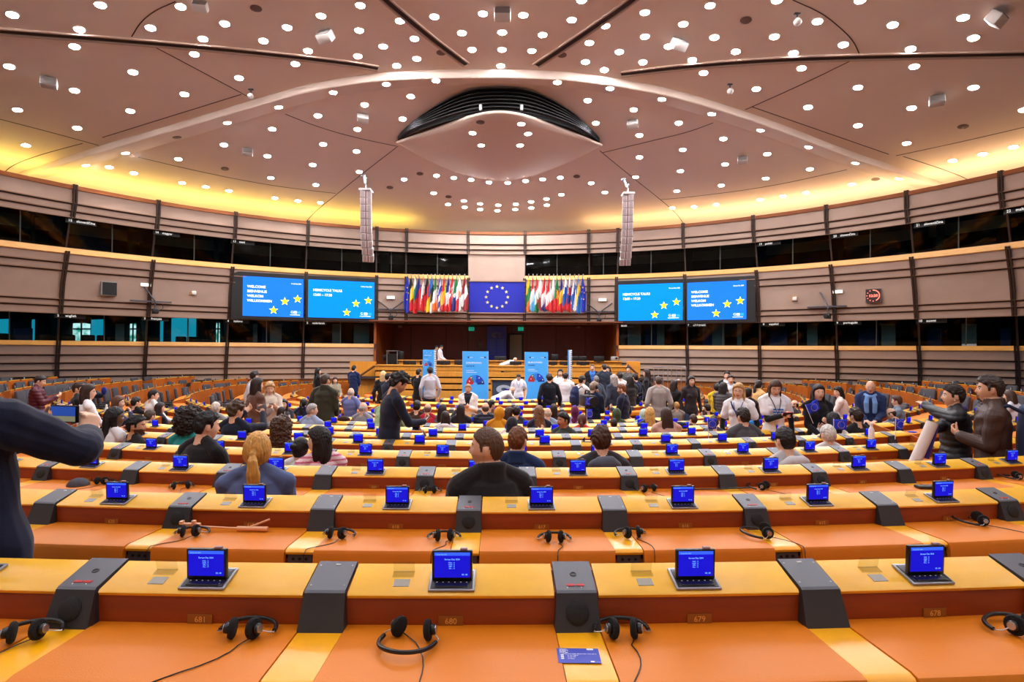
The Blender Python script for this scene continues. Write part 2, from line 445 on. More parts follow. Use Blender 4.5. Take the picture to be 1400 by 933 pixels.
for i, (Y, k, m, wing) in enumerate(sorted(vis_seats[:296], key=lambda t: (t[1], t[2]))):
    cnt[(k, wing)] = cnt.get((k, wing), 0) + 1
    t = empty('voting_terminal', 'blue-screen voting terminal, %s row, %s block, %s seat along' % (rowname(k), wing, ordw(cnt[(k, wing)])), 'terminal', terminal_frame(k, m), 'voting terminals along the desk ridges')
    link('base', TB, t); h = link('screen_housing', TH, t); link('display', TD, h)
    if k <= 6: link('keypad', TK, t)
    if k <= 4: link('display_text', TX, h)
rest = vis_seats[296:]
if rest:
    mb = MB()
    for Y, k, m, wing in rest:
        M = terminal_frame(k, m)
        for me in (TH, TD, TB):
            b = len(mb.v); mb.v += [tuple(M @ v.co) for v in me.vertices]
            for f in me.polygons:
                mb.use(me.materials[f.material_index]); mb.f.append([b + q for q in f.vertices]); mb.mi.append(mb.cur)
    tag(mb.obj('distant_voting_terminal'), 'distant small voting terminals on the outer wing desks', 'terminal', kind='stuff')
# ---------------------------------------------------------------- clear card holders (rows one to four)
HOLD = MB().use(acrylic).box((0, 0, .018), (.066, .003, .036)).box((0, -.012, .001), (.066, .026, .003)).mesh('acrylic_card_holder')
for k, m, wing in SEATS:
    if k > 4 or wing != 'middle': continue
    x, y = px(rp(k, m))
    if not -40 < x < 1440: continue
    o = link('acrylic_card_holder', HOLD); s3 = Vector((0, .13, .0395)).normalized(); n3 = Vector((0, -.0395, .13)).normalized()
    o.matrix_world = rframe(k, m) @ frame(Vector((-.155, -.004, -.003)) + s3 * .095, (1, 0, 0), s3, n3)
    cnt[('h', k)] = cnt.get(('h', k), 0) + 1
    tag(o, 'clear acrylic card holder on the %s desk row, %s from the left' % (rowname(k), ordw(cnt[('h', k)])), 'card holder', 'clear card holders on the desk ridges')
# ---------------------------------------------------------------- headphones
def headphone_meshes(open_=False):
    w = .078
    B = MB().use(black_pl); pts = []
    for i in range(25):
        a = PI * i / 24
        pts.append(Vector((-w * math.cos(a), .075 * math.sin(a) ** .8 * (1.25 if open_ else .75), .012 + .010 * math.sin(a))))
    B.tube(pts, .0062, 8)
    B.use(steel)
    inn = .036 if not open_ else .050
    for s in (-1, 1): B.tube([(s * w, 0, .012), (s * (w + .004), -.012, .014), (s * (w - .008), -.022, .018), (s * (inn + .012), -.026, .026)], .0018, 6)
    cups = []
    for s in (-1, 1):
        ax = Vector((s, -.35 * (1 if s > 0 else .6), .12)).normalized()
        ay = Vector((0, 0, 1)); ay = (ay - ax * ay.dot(ax)).normalized(); M = frame(Vector((s * inn, -.028, .030)), ay, ax.cross(ay), ax)
        c = MB().use(foam).lathe([(.001, -.016), (.022, -.016), (.0285, -.011), (.029, -.004), (.026, .001), (.012, .002)], M, 20)
        dvr = MB().use(black_pl).lathe([(.012, .0), (.0145, .004), (.0145, .013), (.012, .016)], M, 16).use(steel).lathe([(.0115, .0155), (.011, .0175), (.001, .0178)], M, 16)
        cups.append((c.mesh('ear_cushion', True), dvr.mesh('driver', True)))
    return B.mesh('headband', True), cups
HP = {False: headphone_meshes(False), True: headphone_meshes(True)}
def headphones(k, x, y, rot, label, open_=False, cable=True, on_cap=False, side=0.0):
    zoff = (-.098 if not on_cap else .016)
    zz = RZ[k] + zoff
    d = ray(x, y); t = (zz - CZ) / d.z
    P = CAM + d * t
    phi = math.atan2(P.x - CX, CY - P.y); r = math.hypot(P.x - CX, P.y - CY); dd = RR[k] - r
    lo, hi = (-.262, -.055) if not on_cap else (.04, .09)
    dd = max(lo, min(hi, dd)); P = rp(k, phi, dd, zoff)
    M = Matrix.Translation(P + Vector((0, 0, .001))) @ Matrix.Rotation(phi + math.radians(rot), 4, 'Z')
    t = empty('headphones', label, 'headphones', M, 'headphones lying on the desks')
    band, cups = HP[open_]
    link('headband', band, t)
    for c, dv in cups:
        q = link('ear_cup', c, t); link('driver', dv, q)
    if cable:
        iv = M.inverted(); q = M @ Vector((.036, -.03, .012)); ph2 = phi + side / RR[k]
        r_q = RR[k] - math.hypot(q.x - CX, q.y - CY)
        pts = [q]
        for i in range(1, 7):
            f = i / 6; d2 = r_q + (-.315 - r_q) * f
            pts.append(rp(k, phi + (side / RR[k]) * (f ** 1.5) + (.03 / RR[k]) * math.sin(3 * f), d2, zoff + .003 if d2 > -.30 else zoff - .002))
        pts.append(rp(k, ph2, -.336, zoff - .02)); pts.append(rp(k, ph2, -.340, zoff - .09))
        MB().use(black_pl).tube([iv @ p for p in pts], .0018, 6).obj('cable', t, True)
    return t
headphones(1, 40, 872, 200 - 180, 'black headphones on the nearest desk row at its left end', side=-.12)
headphones(1, 338, 868, 0, 'black headphones on the nearest desk below plate 681', side=-.13)
headphones(1, 560, 880, 165, 'black headphones with wide open headband, nearest desk below plate 680', True, side=.05)
headphones(1, 850, 868, 0, 'black headphones beside the blue leaflet on the nearest desk', side=-.03)
headphones(1, 1385, 862, 10, 'black headphones on the nearest desk at its right end', side=.1)
headphones(2, 262, 732, 10, 'black headphones under the pale selfie stick on the second desk row', side=-.1)
headphones(2, 463, 735, -8, 'black headphones on the second desk row beside plate 618, left of it', side=-.1)
headphones(2, 607, 738, 6, 'black headphones on the second desk row right of plate 618', side=-.04)
headphones(2, 758, 740, -4, 'black headphones on the second desk row below plate 617', side=0.0)
headphones(2, 862, 734, 12, 'black headphones on the second desk row on the yellow strip left of plate 616', side=.06)
headphones(2, 1040, 733, 70, 'black headphones on the second desk row left of plate 615', True, side=.12)
headphones(2, 1332, 716, 60, 'black headphones on the second desk row right of plate 614', True, side=.12)
headphones(3, 588, 674, 5, 'black headphones on the third desk row just left of the black high-collared jacket', cable=False)
headphones(3, 884, 672, 20, 'black headphones on the third desk row right of plate 557', True, side=.1)
headphones(3, 1040, 669, 40, 'black headphones on the third desk row in the right half', True, side=.1)
headphones(3, 248, 668, 30, 'black headphones on the third desk row left of the blue-grey jacket', True, side=.1)
headphones(3, 142, 662, 0, 'black headphones on the third desk row behind the leftmost terminal', side=-.1)
headphones(3, 1385, 655, 50, 'black headphones on the third desk row at its right end', True, side=.1)
headphones(4, 92, 638, 0, 'black headphones on the desk beside the navy suit at left', cable=False)
headphones(5, 793, 597, 180, 'black headphones with open band on the sixth-row ridge left of the grey hood', True, cable=False, on_cap=True)
# ---------------------------------------------------------------- things on the near desks
def on_desk(k, x, y, z=-.098):
    d = ray(x, y); t = (RZ[k] + z - CZ) / d.z; P = CAM + d * t
    phi = math.atan2(P.x - CX, CY - P.y); return P, phi
P, ph = on_desk(1, 791, 898, -.1)
M = Matrix.Translation(P + Vector((0, 0, .0022))) @ Matrix.Rotation(ph - .04, 4, 'Z')
lf = empty('leaflet', 'blue printed leaflet lying on the yellow strip of the nearest desk', 'leaflet', M)
MB().use(mat('leaflet_blue', (30, 52, 178), .5)).box((0, 0, 0), (.114, .075, .0008)).obj('sheet', lf)
mb = MB().use(mat('leaflet_white', (235, 238, 245), .5)); Tm = Matrix.Translation((0, 0, .0008))
for i, s in enumerate(('WHAT', 'EUROPE', 'DOES', 'FOR ME')): put_text(mb, s, Tm @ Matrix.Translation((-.050, .029 - i * .0056, 0)), .0066, .02)
put_text(mb, '( what-europe-does-for-me.eu )', Tm @ Matrix.Translation((-.050, .0058, 0)), .006, .01, width=.098)
for i, s in enumerate(('In my region', 'In my life', 'In focus')):
    put_text(mb, s, Tm @ Matrix.Translation((-.030, -.0015 - i * .0085, 0)), .0058, .01); mb.box((-.044, .001 - i * .0085, .0008), (.008, .005, .0002))
mb.box((.034, .032, .0008), (.018, .008, .0002)); mb.box((.034, -.031, .0008), (.010, .006, .0002)); put_text(mb, 'European Parliament', Tm @ Matrix.Translation((.041, -.033, 0)), .003, 0, width=.016)
mb.obj('printing', lf)
# selfie stick
P, ph = on_desk(2, 300, 727)
M = Matrix.Translation(P + Vector((0, 0, .012))) @ Matrix.Rotation(ph + .04, 4, 'Z')
pinkm = mat('rose_gold_plastic', (236, 178, 140), .35, metal=.2)
ss = empty('selfie_stick', 'rose-gold selfie stick lying across headphones on the second desk row', 'selfie stick', M)
MB().use(pinkm).cyl((-.10, 0, .012), (.10, 0, .004), .005, n=12).obj('rod', ss, True)
MB().use(pinkm).cyl((.09, 0, .004), (.245, -.004, .004), .0115, n=16).obj('handle', ss, True)
MB().use(pinkm).cyl((.155, 0, .012), (.245, .02, .045), .005, n=12).obj('folding_leg', ss, True)
mb = MB().use(pinkm).bbox((-.14, 0, .020), (.09, .022, .02), .006); mb.bbox((-.19, .0, .032), (.016, .03, .018), .004); mb.bbox((-.125, -.008, .03), (.02, .02, .03), .004); mb.obj('phone_clamp', ss, True)
# extra microphone stem and dark bag on the third row
P, ph = on_desk(3, 990, 671)
tag(MB().use(black_pl).tube([P + Vector((-.22, 0, .008)), P + Vector((0, .0, .012)), P + Vector((.20, .02, .018))], [.005, .005, .006], 8).obj('gooseneck_microphone', None, True), 'dark gooseneck microphone lying flat on the third desk row', 'microphone')
P, ph = on_desk(3, 1275, 668)
tag(MB().use(mat('black_folder', (40, 38, 40), .6)).bbox(P + Vector((0, 0, .012)), (.24, .07, .02), .006).obj('folder', None, True), 'flat black folder on the third desk row at right', 'folder')
P, ph = on_desk(3, 107, 664)
tag(MB().use(mat('grey_cap_cloth', (70, 70, 78), .9)).sphere(P + Vector((0, 0, .0)), (.075, .07, .055), n=20, m=10).obj('folded_cap', None, True), 'dark grey cloth cap on the third desk row at left', 'cap')
# white bottle
def bottle(P, h, r, label, col=(238, 236, 232)):
    b = empty('bottle', label, 'bottle', Matrix.Translation(P))
    MB().use(mat('bottle%d' % col[0], col, .35)).lathe([(r * .9, 0), (r, .01), (r, h * .68), (r * .55, h * .8), (r * .45, h * .84)], None, 16).obj('body', b, True)
    MB().use(white_mark).lathe([(r * .5, h * .84), (r * .5, h * .97), (r * .2, h)], None, 12).obj('cap', b, True)
p = phi_px(5, 1184); bottle(rp(5, p, -.08, -.098), .30, .036, 'white bottle standing on the right desk below the wide star flag')
p = phi_px(8, 197); bottle(rp(*phi_ok(8, 153), -.1, -.098), .3, .04, 'tall white bottle on the desk at far left')
bottle(rp(8, phi_px(8, 400), -.1, -.098), .24, .035, 'white bottle on the desk beside the small child in brown')
bottle(rp(8, phi_px(8, 943), -.1, -.098), .24, .035, 'white bottle on the desk in the right block')
# ---------------------------------------------------------------- chairs in the wings
ch_f = mat('charcoal_upholstery', (62, 60, 64), .8, bump=.2, bscale=80)
ch_d = mat('black_chair_shell', (22, 22, 24), .5)
def chair_proto():
    S = MB().use(ch_f).bbox((0, 0, .46), (.50, .48, .10), .04)
    Bk = MB().use(ch_f).bbox((0, 0, .30), (.50, .09, .58), .04)
    T = Matrix.Translation((0, -.23, .46)) @ Matrix.Rotation(math.radians(8), 4, 'X'); Bk.v = [tuple(T @ Vector(v)) for v in Bk.v]
    A = [MB().use(ch_d).bbox((s * .28, -.02, .66), (.05, .34, .04), .015).bbox((s * .28, -.15, .55), (.04, .05, .22), .01).mesh('armrest', True) for s in (-1, 1)]
    L = MB().use(ch_d).cyl((0, 0, .03), (0, 0, .42), .035).lathe([(.24, 0), (.24, .02), (.05, .04)], None, 20).mesh('pedestal', True)
    return S.mesh('seat', True), Bk.mesh('backrest', True), A, L
CS, CBk, CA, CL = chair_proto()
cn = {}
def chair(k, m, label, d=-.66, rot=0.0):
    t = empty('conference_chair', label, 'chair', rframe(k, m, d, -.98) @ Matrix.Rotation(rot, 4, 'Z'), 'upholstered conference chairs behind the wing desks')
    link('seat', CS, t); link('backrest', CBk, t); [link('armrest', a, t) for a in CA]; link('pedestal', CL, t)
for k, m, wing in SEATS:
    if abs(m) < .80 or k < 5 or k > 10: continue
    x, y = px(rp(k, m, -.7))
    if not -20 < x < 1420: continue
    q_ = rp(k, m, -.95); cy_ = 30.0 - 29.0
    if math.hypot(q_.x + .75, q_.y - cy_) > 28.6: continue
    cn[(k, wing)] = cn.get((k, wing), 0) + 1
    chair(k, m, 'dark grey chair behind the %s desk row, %s, %s along' % (rowname(k), wing, ordw(cn[(k, wing)])), rot=random.uniform(-.5, .5))
# ================================================================ the hall: gallery wall
WX, WY = -0.75, 30.0
_RH = ([-2.7, -1.45, .1, 1.33, 3.6, 6.0, 7], [31.5, 29.7, 26.0, 23.6, 21.0, 19.1, 19.1])
def wr(H): return float(np.interp(H, *_RH))
def wpt(al, H, off=0.0):                          # wall point at azimuth al (from the camera), height H over the eye, off = towards the room
    R = wr(H); cy = WY - R; d = (math.sin(al), math.cos(al))
    b = -(d[0] * WX + d[1] * cy); c = WX * WX + cy * cy - R * R
    t = -b + math.sqrt(b * b - c)
    p = Vector((t * d[0], t * d[1], CZ + H))
    n = Vector((WX - p.x, cy - p.y, 0)).normalized()
    return p + n * off
def al_px(x, H):
    al = math.atan((x - 700) / F)
    for _ in range(6):
        al += math.atan((x - px(wpt(al, H))[0]) / F) * .9
    return al
PT = [102, 216, 322, 421, 515, 556, 640, 718, 805, 845, 934, 1030, 1130, 1240, 1369]
PM = [85, 205, 315, 417, 515, 555, 641, 717, 805, 842, 938, 1037, 1140, 1251, 1385]
PB = [78, 198, 309, 414, 514, 555, 641, 717, 805, 843, 940, 1039, 1145, 1258, 1392]
POST = []
for t, m, b in zip(PT, PM, PB): POST.append((al_px(t, 5.5), al_px(m, 2.4), al_px(b, -.7)))
NE = 8
for s in range(NE):
    POST.insert(0, tuple(2 * POST[0][i] - POST[1][i] - .01 * s for i in range(3)))
    POST.append(tuple(2 * POST[-1][i] - POST[-2][i] + .01 * s for i in range(3)))
def pal(i, H): return float(np.interp(H, [-.7, 2.4, 5.5], POST[i][::-1]))
NP = len(POST)
CI = NE + 6                                        # index of the post left of the centre panel (x=641)
REC0, REC1 = NE + 4, NE + 9                         # recess between posts at 515 and 842
wall_fab = mat('taupe_acoustic_panel', (182, 158, 142), .55, metal=.12, spec=.4, bump=.25, bscale=120, vary=.05, vscale=1.2)
wall_low = mat('taupe_lower_panel', (194, 170, 152), .55, metal=.08, spec=.4, bump=.25, bscale=120, vary=.05, vscale=1.2)
ledge_m = mat('ledge_bronze', (176, 142, 118), .45, metal=.2); ledge_shade = mat('ledge_painted_shade', (58, 38, 28), .7)
sill_m = mat('sill_maple', (226, 168, 84), .35, vary=.08, vscale=3, stretch=(1, 1, 8))
lip_m = mat('brown_lip_wood', (140, 78, 34), .45)
post_m = mat('post_dark_bronze', (62, 46, 38), .45, metal=.3)
win_gl = glassmat('booth_glass', (186, 200, 200), .45)
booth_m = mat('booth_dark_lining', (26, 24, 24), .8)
mull_m = mat('glass_joint', (70, 78, 74), .4)
def strip(mb, i, H0, H1, off0=0.0, off1=0.0, n=5):       # one bay's panel between two heights
    P = []
    for q in range(13):
        H = H0 + (H1 - H0) * q / 12; o = off0 + (off1 - off0) * q / 12
        a0, a1 = pal(i, H), pal(i + 1, H)
        P.append([wpt(a0 + (a1 - a0) * k / n, H, o) for k in range(n + 1)])
    mb.grid(P); return mb
def ledge(mb, i, H, dep=.07, h=.045, n=5):
    a0, a1 = pal(i, H), pal(i + 1, H)
    mb.rings([[wpt(a0 + (a1 - a0) * k / n, H + dz, o) for dz, o in ((0, .0), (0, dep), (-h, dep), (-h * .6, .0))] for k in range(n + 1)])
def tier(name, mt, H0, H1, fr, skip=()):
    mb = MB().use(mt)
    for i in range(NP - 1):
        if i in skip: continue
        strip(mb, i, H0, H1)
    struct(mb.obj(name, None, True))
    mb = MB()
    for i in range(NP - 1):
        if i in skip: continue
        for f in fr:
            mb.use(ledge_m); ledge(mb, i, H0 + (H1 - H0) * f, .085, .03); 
            if f < .99: mb.use(ledge_shade); ledge(mb, i, H0 + (H1 - H0) * f - .03, .03, .05)  # dark strip under the ledge stands in for its shadow line
    struct(mb.obj('trim_' + name[5:], None))
U0, U1, G1, S1, M1, L0, L1, B1 = 6.0, 4.91, 3.79, 3.56, 1.33, .25, .06, -1.45
rec = list(range(REC0, REC1))
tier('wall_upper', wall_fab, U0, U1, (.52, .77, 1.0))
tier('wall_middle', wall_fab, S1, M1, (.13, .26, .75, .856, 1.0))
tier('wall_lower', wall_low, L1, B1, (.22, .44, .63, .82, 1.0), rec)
mb = MB().use(lip_m)
for i in range(NP - 1):
    a0, a1 = pal(i, U0), pal(i + 1, U0)
    mb.rings([[wpt(a0 + (a1 - a0) * k / 5, U0 + dz, o) for dz, o in ((-.10, .0), (-.10, .06), (.04, .06), (.04, -.10))] for k in range(6)])
struct(mb.obj('trim_top', None))
mb = MB().use(sill_m)
for i in range(NP - 1):
    for H0, H1 in ((G1, S1),) + (() if i in rec else ((L0, L1),)):
        if H0 == G1 and i == CI: continue
        a0, a1 = pal(i, H1), pal(i + 1, H1)
        mb.rings([[wpt(a0 + (a1 - a0) * k / 5, H, o) for H, o in ((H1, .0), (H1, .05), (H1 + .02, .06), (H0, -.03), (H0, -.35), (H1, -.2))] for k in range(6)])
struct(mb.obj('trim_sill', None))
struct(strip(MB().use(wall_fab), CI, U1, S1 - .02).obj('wall_centre', None, True))
mb = MB().use(mat('dado_wood', (172, 98, 40), .4, vary=.1, vscale=3))
for i in range(NP - 1):
    if i not in rec: strip(mb, i, B1, -2.7)
struct(mb.obj('wall_dado', None, True))
# posts
mb = MB().use(post_m)
for i in range(NP):
    for H0, H1 in ((U0 + .08, U1 - .02), (S1 + .1, M1 - .02), (L0, B1)):
        if H0 == L0 and REC0 < i < REC1: continue
        for s in (-1, 1):
            R0 = []
            for H in (H0, (H0 + H1) / 2, H1):
                a = pal(i, H) + s * .0015
                R0.append([wpt(a - .0011, H, -.04), wpt(a - .0011, H, .10), wpt(a + .0011, H, .10), wpt(a + .0011, H, -.04)])
            mb.rings(R0)
    if not (REC0 < i < REC1):
        for H0, H1 in ((U1, G1), (M1, L0)):
            mb.rings([[wpt(pal(i, H) - .0011, H, -.30), wpt(pal(i, H) - .0011, H, -.22), wpt(pal(i, H) + .0011, H, -.22), wpt(pal(i, H) + .0011, H, -.30)] for H in (H0, H1)])
    elif True:
        mb.rings([[wpt(pal(i, H) - .0011, H, -.30), wpt(pal(i, H) - .0011, H, -.22), wpt(pal(i, H) + .0011, H, -.22), wpt(pal(i, H) + .0011, H, -.30)] for H in (U1, G1)])
struct(mb.obj('trim_post', None))
# glass and booths behind
BD = -2.6
def booth_tier(H0, H1, skip, n0):
    mb = MB().use(booth_m); n = n0
    for i in range(NP - 1):
        if i in skip: continue
        a0, a1 = pal(i, (H0 + H1) / 2), pal(i + 1, (H0 + H1) / 2)
        win = MB().use(win_gl)
        win.rings([[wpt(pal(i, H) + (pal(i + 1, H) - pal(i, H)) * k / 4, H, o) for H, o in ((H0 - .0, -.26), (H0 - .0, -.25), (H1 + .0, -.27), (H1 + .0, -.28))] for k in range(5)])
        o = struct(win.obj('window_%d' % n, None, True)); n += 1
        m2 = MB().use(mull_m); am = (a0 + a1) / 2
        m2.rings([[wpt(am - .0006, H, -.26), wpt(am - .0006, H, -.24), wpt(am + .0006, H, -.24), wpt(am + .0006, H, -.26)] for H in (H0, H1)])
        m2.obj('window_joint', o)
        # booth: back, ceiling, floor, side
        for A, B in (((H0 + .15, BD), (H1 - .35, BD)), ((H0 + .15, -.2), (H0 + .15, BD)), ((H1 - .35, -.2), (H1 - .35, BD))):
            mb.grid([[wpt(a0 + (a1 - a0) * k / 3, h, o2) for k in range(4)] for h, o2 in (A, B)])
        mb.grid([[wpt(a0, h, -.31), wpt(a0, h, BD)] for h in (H0 + .15, H1 - .35)])
    struct(mb.obj('wall_booth', None)); return n
nw = booth_tier(U1, G1, (CI,), 1)
nw = booth_tier(M1, L0, rec, nw)
# booth contents, lower tier
teal = mat('teal_daylight', (40, 190, 205), .4, emit=1.2, emit_rgb=(40, 200, 215))
def daylight(name):
    if name in _M: return _M[name]
    m = bpy.data.materials.new(name); m.use_nodes = True; nt = m.node_tree; b = nt.nodes['Principled BSDF']
    tc = nt.nodes.new('ShaderNodeTexCoord'); n = nt.nodes.new('ShaderNodeTexNoise'); n.inputs['Scale'].default_value = 3.5; n.inputs['Detail'].default_value = 6
    r = nt.nodes.new('ShaderNodeValToRGB'); e = r.color_ramp.elements
    e[0].position = .38; e[0].color = lin((20, 150, 130)); e[1].position = .58; e[1].color = lin((225, 255, 255))
    nt.links.new(tc.outputs['Object'], n.inputs['Vector']); nt.links.new(n.outputs['Fac'], r.inputs['Fac']); nt.links.new(r.outputs['Color'], b.inputs['Emission Color'])
    b.inputs['Emission Strength'].default_value = 2.6; b.inputs['Base Color'].default_value = (0, 0, 0, 1); _M[name] = m; return m
day = daylight('garden_daylight')
teal_door = mat('teal_glass_door_glow', (30, 170, 200), .4, emit=1.5, emit_rgb=(30, 175, 210))  # emission stands in for the teal daylight caught by the glass doors
curt = mat('booth_grey_curtain', (150, 156, 162), .9, emit=0)
bluep = mat('booth_blue_panel', (36, 66, 140), .6)
def booth_slab(x0, x1, y0, y1, off, m, name, label, cat, th=.05, group=None, split=0):
    H = (478 - (y0 + y1) / 2) / F * 22
    a0, a1 = al_px(x0, .8), al_px(x1, .8); zz = lambda a, y: CZ + (478 - y + 0.0) / F * 1.0
    mb = MB().use(m)
    def P(a, y, o):
        q = wpt(a, .8, o); k = (q - CAM).dot(_F); yy = y
        for _ in range(4):
            q.z += (px(q)[1] - yy) / F * k
        return q
    r = [[P(a, y0, off), P(a, y0, off - th), P(a, y1, off - th), P(a, y1, off)] for a in (a0, a1)]
    mb.rings(r)
    if split:
        mb.use(mat('window_bar_white', (190, 235, 240), .5))
        for f in (.33, .5, .67)[:split]:
            yy = y0 + (y1 - y0) * f; mb.rings([[P(a, yy - 1, off + .01), P(a, yy - 1, off - .02), P(a, yy + 1, off - .02), P(a, yy + 1, off + .01)] for a in (a0, a1)])
        am = a0 + (a1 - a0) * .48
        mb.rings([[P(am - .001, y, off + .012), P(am - .001, y, off - .02), P(am + .001, y, off - .02), P(am + .001, y, off + .012)] for y in (y0, y1)])
    return tag(mb.obj(name), label, cat, group)
for x0, x1, lab in ((-30, 5, 'leftmost of the bright daylight panes in the lower booths'), (110, 133, 'bright daylight pane in the booth signed english'), (186, 194, 'narrow daylight pane at the right of the english booth'), (301, 306, 'thin bright daylight pane beside the francais booth end')):
    booth_slab(x0, x1, 424, 476, BD + .12, day, 'booth_daylight_window', lab, 'window', split=2)
for x0, x1, lab in ((6, 24, 'teal-lit glass door in the leftmost lower booth'), (134, 150, 'teal-lit glass door right of the english daylight pane'), (241, 262, 'wide teal-lit glass door in the francais booth'), (263, 274, 'narrow teal-lit glass panel in the francais booth'), (55, 59, 'thin teal strip of light in the leftmost lower booth'), (226, 230, 'thin teal strip of light left in the francais booth')):
    booth_slab(x0, x1, 426, 476, BD + .2, teal_door, 'booth_glass_door', lab, 'door')
for x0, x1, lab in ((25, 50, 'dark blue partition in the leftmost lower booth'), (360, 370, 'dark blue figure-wide panel in the italiano booth'), (880, 896, 'dark blue panel in the dansk booth'), (958, 976, 'dark blue panel in the seventh booth'), (1049, 1072, 'dark blue panel in the espanol booth'), (1169, 1196, 'dark blue panel in the portugues booth'), (1261, 1280, 'dark blue panel in the suomi booth'), (1360, 1374, 'dark blue panel in the last booth at right')):
    booth_slab(x0, x1, 449, 477, -1.0, bluep, 'booth_blue_slab', lab, 'slab')  # dark blue boards behind the lower booth glass
for x0, x1, lab in ((160, 172, 'grey curtain in the english booth'), (347, 353, 'narrow grey curtain in the italiano booth'), (370, 386, 'wide grey curtain in the italiano booth'), (455, 466, 'grey curtain in the nederlands booth, left one'), (484, 505, 'wide grey curtain in the nederlands booth'), (857, 875, 'wide grey curtain in the dansk booth'), (897, 907, 'narrow grey curtain in the dansk booth'), (972, 989, 'wide grey curtain in the seventh booth'), (1006, 1012, 'narrow grey curtain right of the seventh booth'), (1101, 1115, 'grey curtain in the espanol booth'), (1202, 1221, 'grey curtain in the portugues booth'), (1311, 1331, 'grey curtain in the suomi booth')):
    booth_slab(x0, x1, 443, 478, -.55, curt, 'booth_curtain', lab, 'curtain')
bch = MB().use(mat('booth_chair_black', (16, 16, 20), .7)).bbox((0, 0, .18), (.5, .12, .50), .06).bbox((0, .25, -.06), (.5, .5, .1), .04).cyl((0, .22, -.1), (0, .22, -.16), .04).mesh('booth_chair', True)
for i, x in enumerate((5, 34, 66, 98, 124, 145, 163, 214, 250, 268, 345, 432)):
    p = wpt(al_px(x, .8), .8, -.8 - .3 * (i % 2)); o = link('booth_chair', bch); a = math.atan2(p.x, p.y)
    o.matrix_world = Matrix.Translation((p.x, p.y, CZ + L0 - .17)) @ Matrix.Rotation(-a + .3 * (i % 3), 4, 'Z')
    tag(o, 'black chair inside the lower interpreting booths, %s from the left' % ordw(i + 1), 'chair', 'chairs in the lower booths')
# language signs over the booths
sign_b = mat('sign_black', (12, 12, 13), .5); sign_w = glow('sign_white_text', (235, 235, 230), .9)
def wall_frame(x, H, off):
    p = wpt(al_px(x, H), H, off); R = wr(H); n = Vector((WX - p.x, WY - R - p.y, 0)).normalized()
    t = Vector((-n.y, n.x, 0)); t = t if t.x > 0 else -t
    return p, t, n
def sign(x, H, num, name, lab):
    p, t, n = wall_frame(x, H, -.16); M = frame(p, t, (0, 0, 1), -t.cross(Vector((0, 0, 1))) * -1)
    M = frame(p, t, (0, 0, 1), t.cross(Vector((0, 0, 1))))
    o = empty('booth_sign', lab, 'sign', M)
    MB().use(sign_b).box((.0, 0, 0), (1.0, .17, .03)).obj('plate', o)
    mb = MB().use(sign_w); T = Matrix.Translation((0, -.035, .018))
    put_text(mb, num, T @ Matrix.Translation((-.42, 0, 0)), .13, .01); put_text(mb, name, T @ Matrix.Translation((-.16, 0, 0)), .13, .012)
    mb.obj('lettering', o)
for x, num, nm in ((97, '2', 'english'), (213, '3', 'français'), (325, '4', 'italiano'), (432, '5', 'nederlands'), (853, '6', 'dansk'), (952, '7', 'ελληνικά'), (1056, '8', 'español'), (1158, '9', 'português'), (1272, '10', 'suomi')):
    sign(x, M1 - .10, num, nm, 'small black booth sign reading %s over the lower windows' % nm)
for x, num, nm in ((113, '15', 'slovenščina'), (229, '14', 'magyar'), (333, '13', 'eesti'), (1050, '19', 'polski'), (1153, '20', 'slovenčina'), (1268, '21', 'slovenščina'), (1394, '22', 'malti')):
    sign(x, U1 - .10, num, nm, 'small black booth sign numbered %s over the upper gallery windows' % ordw(int(num)))
# faint things inside the upper booths
ub = mat('booth_olive_post', (60, 62, 44), .8)
for x0, x1, lab in ((58, 63, 'a'), (186, 192, 'b'), (300, 306, 'c'), (498, 505, 'd'), (522, 534, 'e'), (1134, 1142, 'f'), (1264, 1274, 'g')):
    a0, a1 = al_px(x0, 4.3), al_px(x1, 4.3)
    mb = MB().use(ub); mb.rings([[wpt(a, H, o) for H, o in ((U1 + .1, -1.2), (U1 + .1, -1.3), (G1 - .3, -1.3), (G1 - .3, -1.2))] for a in (a0, a1)])
    tag(mb.obj('booth_post'), 'dim olive post behind the upper gallery glass, %s from the left' % ordw('abcdefg'.index(lab) + 1), 'post')
# ---------------------------------------------------------------- recess and back wall
redw = mat('dark_mahogany_panel', (138, 48, 26), .4, vary=.12, vscale=1.5, stretch=(1, 1, .3))
RY = 33.5
pl_, pr_ = wpt(pal(REC0, 0), 1.0), wpt(pal(REC1, 0), 1.0)
mb = MB().use(redw)
def seg(mb, a, b, w): mb.box((a + b) / 2, w); return mb
xl, xr = pl_.x - .05, pr_.x + .05
mb.box(((xl + xr) / 2, RY, CZ - .6), (xr - xl + .2, .1, 4.2))
struct(mb.obj('wall_back'))
struct(MB().use(mat('recess_soffit', (120, 62, 30), .6)).box(((xl + xr) / 2, (RY + WY) / 2 - .6, CZ + M1 + .05), (xr - xl + .3, 5.2, .06)).obj('ceiling_recess'))
for nm, x, p in (('wall_recess_left', xl, pl_), ('wall_recess_right', xr, pr_)):
    struct(MB().use(mat('orange_return_wood', (168, 84, 30), .4)).box((x, (p.y + RY) / 2, CZ - .6), (.12, RY - p.y + .1, 4.2)).obj(nm))
mb = MB().use(mat('panel_joint', (52, 14, 8), .6))
for x in (562, 610, 640, 666, 700, 720, 760, 800): q = at(x, 460, RY - .055); mb.box((q.x, RY - .055, CZ - .6), (.03, .02, 4.0))
struct(mb.obj('trim_back'))
